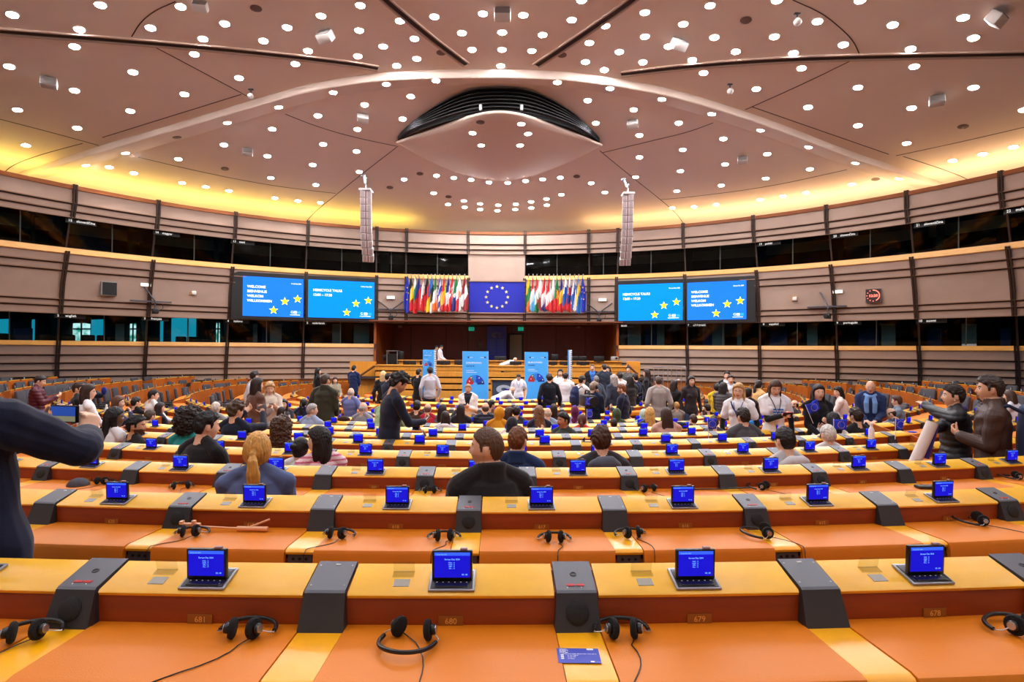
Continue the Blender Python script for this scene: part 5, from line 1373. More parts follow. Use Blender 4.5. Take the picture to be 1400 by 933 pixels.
def cap_hair(style, female, rnd, fine=False):
    D_ = HD2 if fine else HD; S = HSURF2[female] if fine else HSURF[female]; nrm = D_.copy(); nrm[:, 2] *= .8; nrm /= np.linalg.norm(nrm, axis=1)[:, None]
    X, Y, Z = S[:, 0], S[:, 1], S[:, 2]
    thick = dict(short=.016, buzz=.006, bald=.006, crop=.011, long=.020, bob=.022, pony=.012, bun=.012, curly=.045, afro=.075, messy=.032, wavy=.026, grey=.014)[style]
    line = hairline(Y)
    o = rnd.uniform(0, 50)
    if style in ('long', 'bob', 'wavy', 'curly', 'afro', 'pony', 'bun'):
        line = np.interp(Y, [-.1, -.05, .0, .018, .03, .05, .085], [-.09, -.085, -.055, -.03, .025, .046, .066])
    line = line + np.array([noise.noise(V((p[0] * 45 + o, p[1] * 45, 3.3))) for p in S]) * .006
    wd_ = np.where(Y > .03, .012, .030) if style in ('short', 'crop', 'buzz', 'grey', 'messy') else .014
    m = np.clip((Z - line) / wd_, 0, 1); m = m * m * (3 - 2 * m)
    m = np.where((m > 0) & (m < .25), .25, m) if style in ('short', 'crop', 'buzz', 'grey', 'messy') else m
    if style == 'bald': m *= np.clip((.045 - Z) / .015, 0, 1) * np.clip((.045 - Y) / .02, 0, 1)
    nz = np.zeros(len(S))
    if style in ('curly', 'afro', 'messy', 'wavy', 'short', 'crop', 'grey'):
        fq, am = dict(curly=(38, .55), afro=(34, .35), messy=(34, .75), wavy=(24, .4), short=(42, .5), crop=(60, .4), grey=(40, .45))[style]
        nz = np.array([noise.noise(V((p[0] * fq + o, p[1] * fq, p[2] * fq * .8))) for p in S]) * am
    if fine:
        az = np.arctan2(X, Y + .02); nz = nz + .16 * np.sin(az * 46 + 4 * np.sin(Z * 60 + o)) + .10 * np.sin(az * 90 + Z * 120)
    top = 1 + .35 * np.clip(D_[:, 2], 0, 1) + (.45 * np.clip(D_[:, 1], 0, 1) * np.clip(D_[:, 2], 0, 1) if style in ('short', 'messy') else 0)
    if style in ('short', 'messy', 'crop'): top = top * (1 - .45 * np.clip(-D_[:, 1], 0, 1) * np.clip(-D_[:, 2] + .35, 0, 1))
    t = thick * m * top * (1 + nz) - .012 * (1 - m)
    return S + nrm * t[:, None]
def build_hair(style, female, rnd, fine=False):
    """closed hair surface(s) in head space"""
    B = Body()
    if style in ('none',): return None
    if style == 'hijab':
        S = HSURF[True]; X, Y, Z = S[:, 0], S[:, 1], S[:, 2]
        face = np.clip((Y - .035) / .015, 0, 1) * np.clip((.052 - np.abs(X)) / .008, 0, 1) * np.clip((.058 - Z) / .012, 0, 1) * np.clip((Z + .108) / .012, 0, 1)
        t = .020 * (1 - face) - .012 * face
        B.add([V(p) for p in S + HD * t[:, None]], HF, 0)
        B.loft([(0, -.02, -.03), (0, -.015, -.12), (0, -.02, -.19), (0, -.02, -.26)], [(.085, .085), (.078, .082), (.12, .10), (.175, .12)], 0, n=20)
        return B
    if style == 'hood':
        return build_hair('hijab', female, rnd)
    P = cap_hair(style, female, rnd, fine)
    B.add([V(p) for p in P], HF2 if fine else HF, 0)
    if style in ('long', 'wavy'):
        L = -.40 if style == 'long' else -.34; wv = .012 if style == 'wavy' else .004
        B.loft([(0, -.055, .03), (0, -.075, -.05), (0, -.082, -.14), (wv, -.095, -.24), (-wv, -.11, L + .05), (0, -.11, L)], [(.085, .055), (.092, .05), (.098, .045), (.105, .04), (.098, .035), (.07, .02)], 0, n=20)
        for sx in (-1, 1):
            B.loft([(sx * .066, -.004, .045), (sx * .079, -.006, -.03), (sx * .080, .002, -.11), (sx * .086, .012, -.19), (sx * .090, .03, -.27)], [(.010, .030), (.011, .034), (.014, .032), (.018, .030), (.008, .016)], 0)
    if style == 'bob':
        B.loft([(0, -.045, .03), (0, -.06, -.05), (0, -.062, -.12), (0, -.06, -.175)], [(.09, .06), (.098, .058), (.102, .055), (.092, .045)], 0, n=20)
        for sx in (-1, 1): B.loft([(sx * .066, -.004, .045), (sx * .080, -.006, -.03), (sx * .083, -.004, -.10), (sx * .080, -.002, -.165)], [(.011, .032), (.013, .036), (.016, .036), (.010, .024)], 0)
    if style == 'curly':
        for k in range(26):
            a = rnd.uniform(PI * 1.02, PI * 1.98); zz = rnd.uniform(-.20, .0)
            B.ball((.095 * math.cos(a), .085 * math.sin(a) - .005, zz), rnd.uniform(.028, .045), 0, n=9, m=6)
        B.loft([(0, -.05, 0), (0, -.065, -.1), (0, -.06, -.2)], [(.10, .07), (.115, .065), (.10, .05)], 0, n=18)
    if style in ('pony', 'bun'):
        if style == 'bun': B.ball((0, -.125, .045), (.038, .032, .036), 0)
        else:
            B.ball((0, -.108, .0), (.024, .02, .024), 0)
            B.loft([(0, -.10, .0), (.004, -.135, -.04), (.010, -.14, -.12), (.012, -.13, -.20), (.02, -.125, -.28), (.02, -.12, -.33)], [(.018, .018), (.032, .026), (.042, .030), (.040, .028), (.030, .02), (.010, .008)], 0, n=16)
    return B
def to_mesh(B, vox, name, smooth=2):
    me = bpy.data.meshes.new('src'); me.from_pydata([tuple(q) for q in B.v], [], B.f)
    bm = bmesh.new(); bm.from_mesh(me); bmesh.ops.recalc_face_normals(bm, faces=bm.faces); bm.to_mesh(me); bm.free()
    o = bpy.data.objects.new('src', me); COL.objects.link(o)
    r = o.modifiers.new('r', 'REMESH'); r.mode = 'VOXEL'; r.voxel_size = vox; r.adaptivity = 0.0
    if smooth: q = o.modifiers.new('s', 'SMOOTH'); q.factor = .5; q.iterations = smooth
    dg = bpy.context.evaluated_depsgraph_get(); out = bpy.data.meshes.new_from_object(o.evaluated_get(dg)); out.name = name
    bpy.data.objects.remove(o); bpy.data.meshes.remove(me)
    out.polygons.foreach_set('use_smooth', [True] * len(out.polygons))
    return out
def ik(S, T, a, b, pole):
    d = T - S; L = d.length; mx = (a + b) * .995
    if L > mx: T = S + d * (mx / L); d = T - S; L = mx
    u = d.normalized(); x = (a * a - b * b + L * L) / (2 * L); h = math.sqrt(max(0, a * a - x * x))
    p = pole - u * pole.dot(u); p = p.normalized() if p.length > 1e-5 else u.orthogonal().normalized()
    return S + u * x + p * h, T
ARMS = dict(down=((.25, .03, -.50), .35, 'in'), desk=((.13, .36, -.36), .25, 'down'), phone=((.075, .33, -.14), .75, 'self'), lap=((.08, .26, -.40), .4, 'down'), chest=((.04, .24, -.22), .6, 'self'), face=((.06, .26, .06), .7, 'self'),
            high=((.14, .42, .16), .7, 'self'), out=((.30, .46, -.12), .15, 'down'), cross=((-.10, .22, -.24), .3, 'self'), hip=((.24, .0, -.40), .5, 'in'), reach=((.16, .46, -.42), .3, 'down'), cheek=((.07, .20, .03), .9, 'self'))
HEADS = []
def person(x, ytop, row, pose, yaw, hair, hcol, top, label, skin=(214, 160, 128), female=False, bottom=(34, 36, 46), shoe=(24, 22, 22), arms=('down', 'down'), lean=0.0, hyaw=0.0, hpitch=0.0, hroll=0.0, kind='cloth', jacket=False, vee=None, sleeve='long', s=None, collar=False, hood=None, beard=None, belly=0.0, vox=None, build=1.0, far=False, dr=.62, parts=(), twist=0.0, dress=False, under=(26, 26, 30), flare=0.0, stripes=None, turn=None):
    rnd = random.Random(hash((round(x), round(ytop), label[:12])) & 0xffff if False else int(x * 7 + ytop * 13))
    # ---- where
    if isinstance(row, float):
        Yw = row; hd = at(x, ytop, Yw)
        r_ = math.hypot(hd.x - CX, hd.y - CY); k = max([q for q in range(1, NR + 1) if RR[q] + .9 >= r_] or [1]); fl = FZ[k] if Yw < 23.5 or r_ > 5 else 0.0
    else:
        k, ph = phi_ok(row, x, dr=dr, far=far); P = rp(k, ph, -dr); hd = at(x, ytop, P.y); fl = FZ[k]
    if s is None:
        s = (.94 if female else 1.0) if pose == 'sit' else max(.84, min(1.10, (hd.z - fl) / (1.736 * (1 if lean < .3 else .88))))
    if vox is None: vox = .0065 if hd.y < 5.6 else .0085 if hd.y < 8.5 else .0105 if hd.y < 14 else .0125
    B = Body(); w = (.90 if female else .97) * (1 + (build - 1) * .6); ex = .022 if jacket else .010
    cl, sl = math.cos(lean), math.sin(lean); U = V((0, sl, cl)); Fw = V((0, cl, -sl)); X1 = V((1, 0, 0))
    P0 = V((0, 0, .95 if pose == 'std' else .52))
    T = lambda h, f=0.0, sx=0.0: P0 + U * h + Fw * f + X1 * sx
    # ---- torso
    hem = (-.16 if jacket else -.06) if pose == 'std' else -.02
    hp = .165 * (1.05 if female else 1.0) * build
    pts = [T(hem), T(.02), T(.13), T(.30), T(.41), T(.475), T(.52)]
    rad = [(hp + ex * .9 + flare, .120 + ex), (hp + ex * .5 + flare * .8, .118 + ex), (.142 * w + ex + belly + flare * .75, .108 + ex + belly), (.165 * w + ex + belly * .5, .118 + ex + belly * .5), (.178 * w + ex, .112 + ex), (.150 * w + ex, .088 + ex), (.078 + ex * .4, .066 + ex * .4)]
    B.loft(pts, rad, 'top', n=22)
    if female: [B.ball(T(.33, .085, sx * .075), (.062, .055, .06), 'top') for sx in (-1, 1)]
    # trapezius slopes
    for sx in (-1, 1): B.loft([T(.545, -.012, sx * .04), T(.500, -.012, sx * .12), T(.458, -.006, sx * .18)], [(.05, .042), (.055 + ex * .3, .05 + ex * .3), (.058 + ex * .5, .058 + ex * .5)], 'top')
    # pelvis and legs
    bl = 'top' if dress else 'bottom'
    if pose == 'std':
        if dress: B.loft([T(.0), T(-.25), T(-.50)], [(.175, .125), (.20, .16), (.23, .19)], 'top', n=20)
        B.loft([V((0, 0, .82)), V((0, 0, .95))], [(.155 * build, .11), (.150 * build, .105)], bl, n=18)
        for sx in (-1, 1):
            hipj, kn, an = V((sx * .088, 0, .88)), V((sx * .10, .02, .49)), V((sx * .105, -.02, .09))
            B.loft([hipj, hipj.lerp(kn, .5), kn, kn.lerp(an, .4), an], [.088, .078, .062, .060, .050], 'bottom')
            B.loft([an + V((0, -.045, -.05)), an + V((0, .04, -.045)), an + V((sx * .012, .15, -.062))], [(.040, .038), (.044, .042), (.042, .026)], 'shoe')
    else:
        B.loft([V((0, -.06, .50)), V((0, .06, .50))], [(.175, .095), (.17, .095)], 'bottom', n=18)
        for sx in (-1, 1):
            hipj, kn, an = V((sx * .09, .03, .50)), V((sx * .12, .44, .50)), V((sx * .12, .40, .09))
            B.loft([hipj, hipj.lerp(kn, .5), kn], [.092, .082, .066], 'bottom'); B.loft([kn, kn.lerp(an, .4), an], [.064, .060, .050], 'bottom')
            B.loft([an + V((0, -.045, -.05)), an + V((0, .04, -.045)), an + V((sx * .012, .15, -.062))], [(.040, .038), (.044, .042), (.042, .026)], 'shoe')
    # ---- head
    nb = T(.52, -.005); cw = math.radians(hyaw); cp = math.radians(hpitch)
    HR = Matrix.Rotation(-cw, 3, 'Z') @ Matrix.Rotation(cp - lean * .5, 3, 'X') @ Matrix.Rotation(math.radians(hroll), 3, 'Y')
    hc = nb + U * .042 + HR @ V((0, .024, .098))
    MH = Matrix.Translation(hc) @ HR.to_4x4()
    B.add([MH @ V(p) for p in HSURF[female]], HF, 'head')
    for sx in (-1, 1): B.ball(MH @ V((sx * .0745, -.010, -.004)), (.009, .019, .031), 'head', HR @ Matrix.Rotation(math.radians(-12), 3, 'X') @ Matrix.Rotation(sx * .35, 3, 'Z'))
    nr = .050 if female else .060
    B.loft([T(.50, -.01), nb + U * .03, MH @ V((0, -.018, -.07))], [(nr + .008, nr + .008), (nr, nr), (nr - .002, nr)], 'skin')
    if collar: B.loft([T(.49, -.014), T(.535, -.012), T(.585, -.008)], [(.100, .090), (.086, .084), (.080, .082)], 'collar', n=20, round_=False)
    elif jacket: B.loft([T(.495, -.012), T(.545, -.012)], [(.092, .080), (.070, .070)], 'collar', n=20, round_=False)
    if hood is not None: B.loft([T(.47, -.10, -.11), T(.505, -.125, -.05), T(.505, -.13, .05), T(.47, -.10, .11)], [.040, .055, .055, .040], 'collar')
    yw = math.radians(yaw)
    loc = V((hd.x, hd.y, 0)) - Matrix.Rotation(yw, 3, 'Z') @ V((hc.x, hc.y, 0)) * s
    htop = hc.z + .118 * HR[2][2] + (dict(afro=.075, curly=.05, messy=.030, hijab=.02, hood=.02).get(hair, .012))
    WM = Matrix.Translation(V((loc.x, loc.y, hd.z - htop * s))) @ Matrix.Rotation(yw, 4, 'Z') @ Matrix.Scale(s, 4)
    # ---- arms
    Sc = T(.445); hands = []
    for sx, arm in ((-1, arms[0]), (1, arms[1])):
        if isinstance(arm, str): tg, curl, pn = ARMS[arm]
        elif arm[0] == 'px':
            tg = tuple(WM.inverted() @ at(arm[1], arm[2], arm[3]) - Sc); curl, pn = arm[4], arm[5]
        else: tg, curl, pn = arm
        S = Sc + X1 * (sx * .176 * w)
        tgt = Sc + V((sx * tg[0], tg[1], tg[2])) if isinstance(arm, str) else Sc + V(tg)
        pole = V((sx * .55, -.5, -1.0)) if tg[2] < .0 else V((sx * .9, -.1, -1.0))
        if not isinstance(arm, str) and arm[0] == 'px' and len(arm) > 6: pole = V(arm[6])
        E_, W_ = ik(S, tgt, .285, .255, pole)
        ar = .052 * (w if not female else .92) + ex * .75; fr_ = .040 * (w if not female else .9) + ex * .75
        fd = (W_ - E_).normalized()
        if sleeve == 'long':
            B.loft([S + V((0, 0, .0)), S.lerp(E_, .5), E_], [ar + .012, ar, fr_ + .006], 'top'); B.loft([E_, E_.lerp(W_, .5), W_ - fd * .005], [fr_ + .006, fr_, fr_ - .008], 'top')
        elif sleeve == 'short':
            B.loft([S, S.lerp(E_, .62)], [ar + .014, ar + .012], 'top'); B.loft([S.lerp(E_, .4), E_], [ar - .008, fr_ - .004], 'skin'); B.loft([E_, E_.lerp(W_, .4), W_], [fr_ - .006, fr_ - .006, .027], 'skin')
        else:                                     # short tee over dark long sleeves
            B.loft([S, S.lerp(E_, .62)], [ar + .016, ar + .016], 'top'); B.loft([S.lerp(E_, .4), E_], [ar - .002, fr_], 'under'); B.loft([E_, W_], [fr_, fr_ - .008], 'under')
        # hand: palm, four bent fingers, thumb from the side of the palm
        side_in = V((-sx, 0, 0))
        n_ = dict(down=V((0, 0, -1)), self=V((0, -1, .15)), **{'in': side_in})[pn]
        hd_ = fd.copy()
        if pn == 'self' and fd.z < .3: hd_ = (fd + V((-sx * .25, 0, .35))).normalized()
        if not isinstance(arm, str) and arm[0] == 'px' and len(arm) > 7: hd_ = V(arm[7]).normalized()
        if arm == 'desk' or arm == 'lap': hd_ = (V((fd.x, fd.y, fd.z * .3))).normalized()
        n_ = (n_ - hd_ * n_.dot(hd_)); n_ = n_.normalized() if n_.length > .1 else hd_.orthogonal().normalized()
        wd = hd_.cross(n_).normalized()
        hs_ = (.92 if female else 1.0); fat = 1.0 if vox < .009 else 1.22
        B.loft([W_ - fd * .03, W_, W_ + hd_ * .045 * hs_, W_ + hd_ * .092 * hs_], [(.027, .022), (.028, .019), (.039 * hs_, .015 * fat), (.040 * hs_, .013 * fat)], 'skin', side=wd)
        for fi, (off, ln) in enumerate(((-.030, .068), (-.010, .076), (.010, .071), (.029, .056))):
            p = W_ + hd_ * .088 * hs_ + wd * off * hs_; c = curl * (1.0 + .12 * fi); dd = hd_.copy(); q = [p]
            if arm in ('phone', 'high') and fi == 0: c *= .7
            for sg, fl_ in enumerate((.45, .32, .25)):
                c_ = c * (.8 if sg == 0 else 1.1); dd = (dd * math.cos(c_) + n_ * math.sin(c_)).normalized() if sg == 0 else (dd * math.cos(c_) + (n_ - dd * n_.dot(dd)).normalized() * math.sin(c_)).normalized()
                p = p + dd * ln * fl_ * hs_; q.append(p)
            B.loft(q, [.0092 * fat, .0088 * fat, .0082 * fat, .0072 * fat], 'skin', n=8, step=.015)
        tb = W_ + hd_ * .028 * hs_ - wd * .026 * hs_ * 1
        tdir = (hd_ * .62 - wd * .70 + n_ * .35).normalized()
        p1 = tb + tdir * .038 * hs_; d2 = (tdir + n_ * .35 * min(1, curl * 1.5) + hd_ * .3).normalized(); p2 = p1 + d2 * .032 * hs_; p3 = p2 + (d2 + n_ * .2).normalized() * .022 * hs_
        B.loft([tb, p1, p2, p3], [.0125 * fat, .0108 * fat, .0095 * fat, .008 * fat], 'skin', n=8, step=.015)
        hands.append((W_, hd_, n_, wd))
    me = to_mesh(B, vox / s, 'person', 2)
    # ---- colour regions
    bt = BVHTree.FromPolygons(B.v, B.f); fl_ = [B.lab[f[0]] for f in B.f]
    nvt = len(me.vertices); co = np.empty(nvt * 3, 'f'); me.vertices.foreach_get('co', co); co = co.reshape(-1, 3)
    no = np.empty(nvt * 3, 'f'); me.vertices.foreach_get('normal', no); no = no.reshape(-1, 3)
    vl = [fl_[bt.find_nearest(V(c))[2]] for c in co]
    isc = np.array([l in ('top', 'bottom', 'collar', 'under') for l in vl], float)
    o_ = rnd.uniform(0, 9); c_ = co * 1.0; amp = .0065 if jacket or kind != 'cloth' else .0045
    wp = np.sin(c_[:, 0] * 13 + o_) * .35 + np.sin(c_[:, 2] * 9 + o_ * 2) * .5 + np.sin(c_[:, 1] * 11) * .4
    fo = np.sin(c_[:, 2] * 34 + 5 * wp + c_[:, 0] * 9) * .5 + np.sin(c_[:, 0] * 27 + c_[:, 2] * 16 + 4 * wp) * .35 + np.sin(c_[:, 1] * 41 - c_[:, 2] * 22 + 3 * wp) * .3
    if kind == 'puffer': fo = fo * .4 + 1.3 * np.abs(np.sin(c_[:, 2] * 46 + .6 * wp))
    co2 = co + no * (fo * amp * isc)[:, None]
    me.vertices.foreach_set('co', co2.astype('f').ravel())
    mats = [skin_mat(skin), cloth_mat(top, kind), cloth_mat(bottom), mat('shoe_%d' % shoe[0], shoe, .45), cloth_mat(vee or (236, 236, 236)), mat('lip_tone', tuple(int(a * b) for a, b in zip(skin, (.86, .62, .62))), .45) if True else None, hair_mat(hcol if beard is None else hcol), mat('eye_white', (228, 224, 218), .3), mat('eye_dark', (30, 20, 16), .2), cloth_mat(hood if isinstance(hood, tuple) else top, kind), cloth_mat(stripes or top)]
    lipk = 'lip_%d_%d_%d' % skin; mats[5] = mat(lipk, tuple(int(a * b) for a, b in zip(skin, (.84, .60, .60))), .45)
    mats += [cloth_mat(under), skin_mat(tuple(int(a + (b - a) * (.16 if beard == 'stub' else .62)) for a, b in zip(skin, hcol)))]
    for m in mats: me.materials.append(m)
    base = dict(skin=0, head=0, top=1, bottom=2, shoe=3, under=2, collar=9)
    if sleeve == 'layer': base['under'] = 11
    pl = np.empty(len(me.polygons), 'i'); iv = MH.inverted()
    scalp = hair in ('buzz', 'bald', 'crop', 'short', 'grey')
    pv = np.empty(len(me.loops), 'i'); me.loops.foreach_get('vertex_index', pv)
    for i, f in enumerate(me.polygons):
        c = f.center; l = vl[pv[f.loop_start]]; q = base[l]
        if l == 'head':
            h = iv @ c; ax = abs(h.x)
            if h.y > .04:
                e = ((ax - .031) / .0145) ** 2 + ((h.z - .0105) / .0062) ** 2
                if e < 1: q = 8 if ((ax - .031) ** 2 + (h.z - .0105) ** 2) < .0065 ** 2 else 7
                elif .014 < ax < .048 and abs(h.z - (.0305 - .25 * (ax - .03) ** 2 * 30)) < .0042: q = 6
                elif ((h.x / .023) ** 2 + ((h.z + .0565) / .0095) ** 2) < 1: q = 5
            if beard and q == 0 and h.y > -.005 and h.z < -.026 - .03 * (1 - min(1, ax / .05)) * (1 if beard == 'full' else 0) and not (ax < .02 and h.z > -.044 and beard != 'full'):
                if not (beard == 'moustache' and not (ax < .032 and -.052 < h.z < -.036)): q = 12 if beard in ('stub', 'full') else 6
            if beard in ('full', 'moustache') and q == 0 and h.y > .05 and ax < .03 and -.048 < h.z < -.036: q = 12 if beard == 'full' else 6
            if scalp and q == 0 and h.z > float(hairline(h.y)) + .004 and not (hair == 'bald' and (h.z > .045 or h.y > .04)): q = 6
        elif l == 'top' and vee is not None:
            rel = c - T(.50); u_ = rel.dot(U); f_ = rel.dot(Fw)
            if f_ > .02 and -.30 < u_ and abs(rel.x) < .015 + .075 * (1 + u_ / .30): q = 4
        elif l == 'top' and stripes is not None and math.sin(c.z * 150) > .2: q = 10
        pl[i] = q
    me.polygons.foreach_set('material_index', pl); me.update()
    o = link('person', me)
    o.matrix_world = WM
    tag(o, label, 'person')
    HEADS.append((label, round(o.location.z - fl, 2), round(s, 2), round(hd.y, 1)))
    fine_ = hd.y < 8.6 and hair not in ('hijab', 'hood', 'none', 'bald')
    hb = build_hair(hair, female, rnd, fine_)
    if hair == 'bald': pass
    if hb is not None:
        hm = to_mesh(hb, max(vox * .85, .006) / s, 'hair', 1) if hair in ('curly', 'afro', 'pony', 'bun', 'long', 'bob', 'wavy', 'hijab', 'hood') else None
        if hm is None:
            hm = bpy.data.meshes.new('hair'); hm.from_pydata([tuple(q) for q in hb.v], [], hb.f); hm.polygons.foreach_set('use_smooth', [True] * len(hm.polygons))
        hm.materials.append(cloth_mat(hcol) if hair in ('hijab', 'hood') else hair_mat(hcol))
        if hair in ('curly', 'afro') or (hair == 'wavy' and hd.y > 6):
            n2 = len(hm.vertices); c2 = np.empty(n2 * 3, 'f'); hm.vertices.foreach_get('co', c2); c2 = c2.reshape(-1, 3); k2 = np.empty(n2 * 3, 'f'); hm.vertices.foreach_get('normal', k2); k2 = k2.reshape(-1, 3)
            am_ = .016 if hair != 'wavy' else .006
            dd_ = np.array([noise.noise(V(q) * 48) + .6 * noise.noise(V(q) * 95) for q in c2]) * am_
            hm.vertices.foreach_set('co', (c2 + k2 * dd_[:, None]).astype('f').ravel()); hm.update()
        if hair in ('long', 'bob', 'pony', 'wavy') and vox < .009:      # combed strands
            n2 = len(hm.vertices); c2 = np.empty(n2 * 3, 'f'); hm.vertices.foreach_get('co', c2); c2 = c2.reshape(-1, 3); k2 = np.empty(n2 * 3, 'f'); hm.vertices.foreach_get('normal', k2); k2 = k2.reshape(-1, 3)
            an = np.arctan2(c2[:, 0], -c2[:, 1] + .02); st = np.sin(an * 34 + 3 * np.sin(c2[:, 2] * 16)) * .0016 + np.sin(an * 71 + c2[:, 2] * 30) * .0009
            hm.vertices.foreach_set('co', (c2 + k2 * st[:, None]).astype('f').ravel()); hm.update()
        ho = link({'hijab': 'headscarf', 'hood': 'hood'}.get(hair, 'hair'), hm, o); ho.matrix_local = MH
    W = o.matrix_world
    R_ = dict(obj=o, head=W @ MH, hands=[(W @ a, (W.to_3x3() @ b).normalized(), (W.to_3x3() @ c).normalized(), (W.to_3x3() @ d).normalized()) for a, b, c, d in hands], T=lambda h, f=0, sx=0: W @ T(h, f, sx), W=W, MH=MH, s=s, Tl=T)
    for pt in parts: PARTS[pt](R_)
    return R_
# ---- worn pieces (children) and held things (top level)
def part_glasses(R_):
    mb = MB().use(mat('spectacle_black', (24, 20, 20), .3))
    for sx in (-1, 1): mb.tube([(sx * .031 + .021 * math.cos(a), .096, .010 + .016 * math.sin(a)) for a in np.linspace(0, 2 * PI, 17)], .0018, 6); mb.tube([(sx * .052, .094, .014), (sx * .072, .05, .016), (sx * .078, -.01, .010)], .0016, 6)
    mb.tube([(-.010, .098, .012), (.010, .098, .012)], .0016, 6)
    g = mb.obj('glasses', R_['obj'], True); g.matrix_local = R_['MH']
def lanyard_col(rgb):
    def f(R_):
        T = R_['Tl']; pts = [T(.525, .02, -.075), T(.46, .118, -.06), T(.36, .165, -.03), T(.26, .17, .0), T(.36, .165, .03), T(.46, .118, .06), T(.525, .02, .075)]
        MB().use(cloth_mat(rgb)).tube(pts, .006, 6).use(white_mark).bbox(T(.20, .165), (.06, .008, .09), .002).obj('lanyard', R_['obj'], True)
    return f
def part_print(R_):
    T = R_['Tl']; mb = MB().use(cloth_mat((40, 110, 190)))
    rnd = random.Random(3)
    for k in range(9): c = T(.26 + .04 * (k % 3), .170 - .012 * abs(k % 3 - 1), -.06 + .05 * (k // 3) + rnd.uniform(-.01, .01)); mb.bbox(c, (.045, .012, .022), .003, None)
    mb.obj('shirt_print', R_['obj'])
def part_strap(R_):
    T = R_['Tl']; MB().use(cloth_mat((40, 50, 84))).tube([T(.50, .04, .11), T(.42, .135, .07), T(.28, .18, -.03), T(.14, .16, -.12), T(.05, .06, -.19)], .012, 6).obj('bag_strap', R_['obj'], True)
def part_earring(R_):
    mb = MB().use(mat('pearl', (235, 232, 226), .2)); g = mb.sphere((-.078, -.002, -.035), .006, n=8, m=6).obj('earring', R_['obj'], True); g.matrix_local = R_['MH']
def scarf_col(rgb, hang=True):
    def f(R_):
        T = R_['Tl']; B = Body()
        B.loft([T(.50, .03, -.09), T(.535, -.07, -.05), T(.54, -.085, .05), T(.50, .03, .09), T(.47, .10, .03), T(.47, .10, -.03), T(.50, .03, -.09)], [.032] * 7, 0, round_=False)
        if hang:
            for sx in (-1, 1): B.loft([T(.48, .10, sx * .05), T(.36, .165, sx * .07), T(.18, .17, sx * .06)], [(.035, .02), (.045, .018), (.04, .012)], 0)
        hm = to_mesh(B, .010, 'scarf', 1); hm.materials.append(cloth_mat(rgb)); link('scarf', hm, R_['obj'])
    return f
def headset_part(R_):
    mb = MB().use(black_pl).tube([(.082 * math.cos(a), -.01, .01 + .115 * math.sin(a)) for a in np.linspace(0, PI, 15)], .006, 6)
    for sx in (-1, 1): mb.cyl((sx * .078, -.01, 0), (sx * .100, -.01, 0), .032, n=14)
    g = mb.obj('headset', R_['obj'], True); g.matrix_local = R_['MH']
def dungaree(R_):
    T = R_['Tl']; mb = MB().use(cloth_mat((20, 92, 104)))
    for sx in (-1, 1): mb.tube([T(.10, -.13, sx * .07), T(.30, -.145, sx * .07), T(.45, -.10, sx * .085), T(.50, -.01, sx * .09), T(.42, .12, sx * .08)], .018, 8)
    mb.obj('shoulder_strap', R_['obj'], True)
def ear_hair_clip(R_): pass
PARTS = dict(glasses=part_glasses, lan_blue=lanyard_col((30, 60, 150)), lan_dark=lanyard_col((24, 26, 34)), print=part_print, strap=part_strap, earring=part_earring, scarf_blue=scarf_col((110, 150, 205)), scarf_multi=scarf_col((60, 40, 96), False), headset=headset_part, dungaree=dungaree)
def face_scale(M): return M
def smartphone(R_, hand, label, col=(14, 14, 16), screen=None, up=None, land=True, off=(0, 0, 0)):
    W_, hd_, n_, wd = R_['hands'][hand]
    p = W_ + hd_ * .10 + n_ * .022 + V(off)
    fw = (R_['head'].translation - p).normalized()
    z = V((0, 0, 1)); z = (z - fw * z.dot(fw)).normalized(); xx = z.cross(fw) * -1
    M = frame(p, xx, fw * 1, z) if False else frame(p, z.cross(-fw).normalized() * -1, -fw, z)
    e = empty('smartphone', label, 'phone', M)
    w, h = (.152, .076) if land else (.076, .152)
    MB().use(mat('phone_%d_%d' % col[:2], col, .3)).bbox((0, 0, 0), (w, .009, h), .003).obj('body', e, True)
    if screen: MB().use(glow('phone_screen_%d_%d_%d' % screen, screen, .8)).box((0, -.0052, 0), (w * .93, .001, h * .9)).obj('display', e)
    return e
def eu_flag(x, y, Y, w, h, label, yaw=0, tilt=0, pole=True):
    c = at(x, y, Y); M = Matrix.Translation(c) @ Matrix.Rotation(math.radians(yaw), 4, 'Z') @ Matrix.Rotation(math.radians(tilt), 4, 'Y')
    e = empty('hand_flag', label, 'flag', M)
    P = [[V((w * (i / 10 - .5), .018 * math.sin(i * .8 + j * .3), h * (j / 6 - .5))) for i in range(11)] for j in range(7)]
    mb = MB().use(mat('hand_flag_blue', (30, 60, 225), .7)); mb.grid(P); c_ = mb.obj('cloth', e, 'all'); c_.modifiers.new('t', 'SOLIDIFY').thickness = .003
    mb = MB().use(gold)
    for k in range(12): put_star(mb, frame(V((0, -.022, 0)), (1, 0, 0), (0, 0, 1), (0, -1, 0)), .33 * h * math.sin(PI * k / 6), .33 * h * math.cos(PI * k / 6), .055 * h)
    mb.obj('star_ring', e)
    if pole: MB().use(white_mark).cyl((-w / 2, 0, h / 2 + .01), (-w / 2, 0, -h * 1.4), .004, n=8).obj('stick', e)
    return e
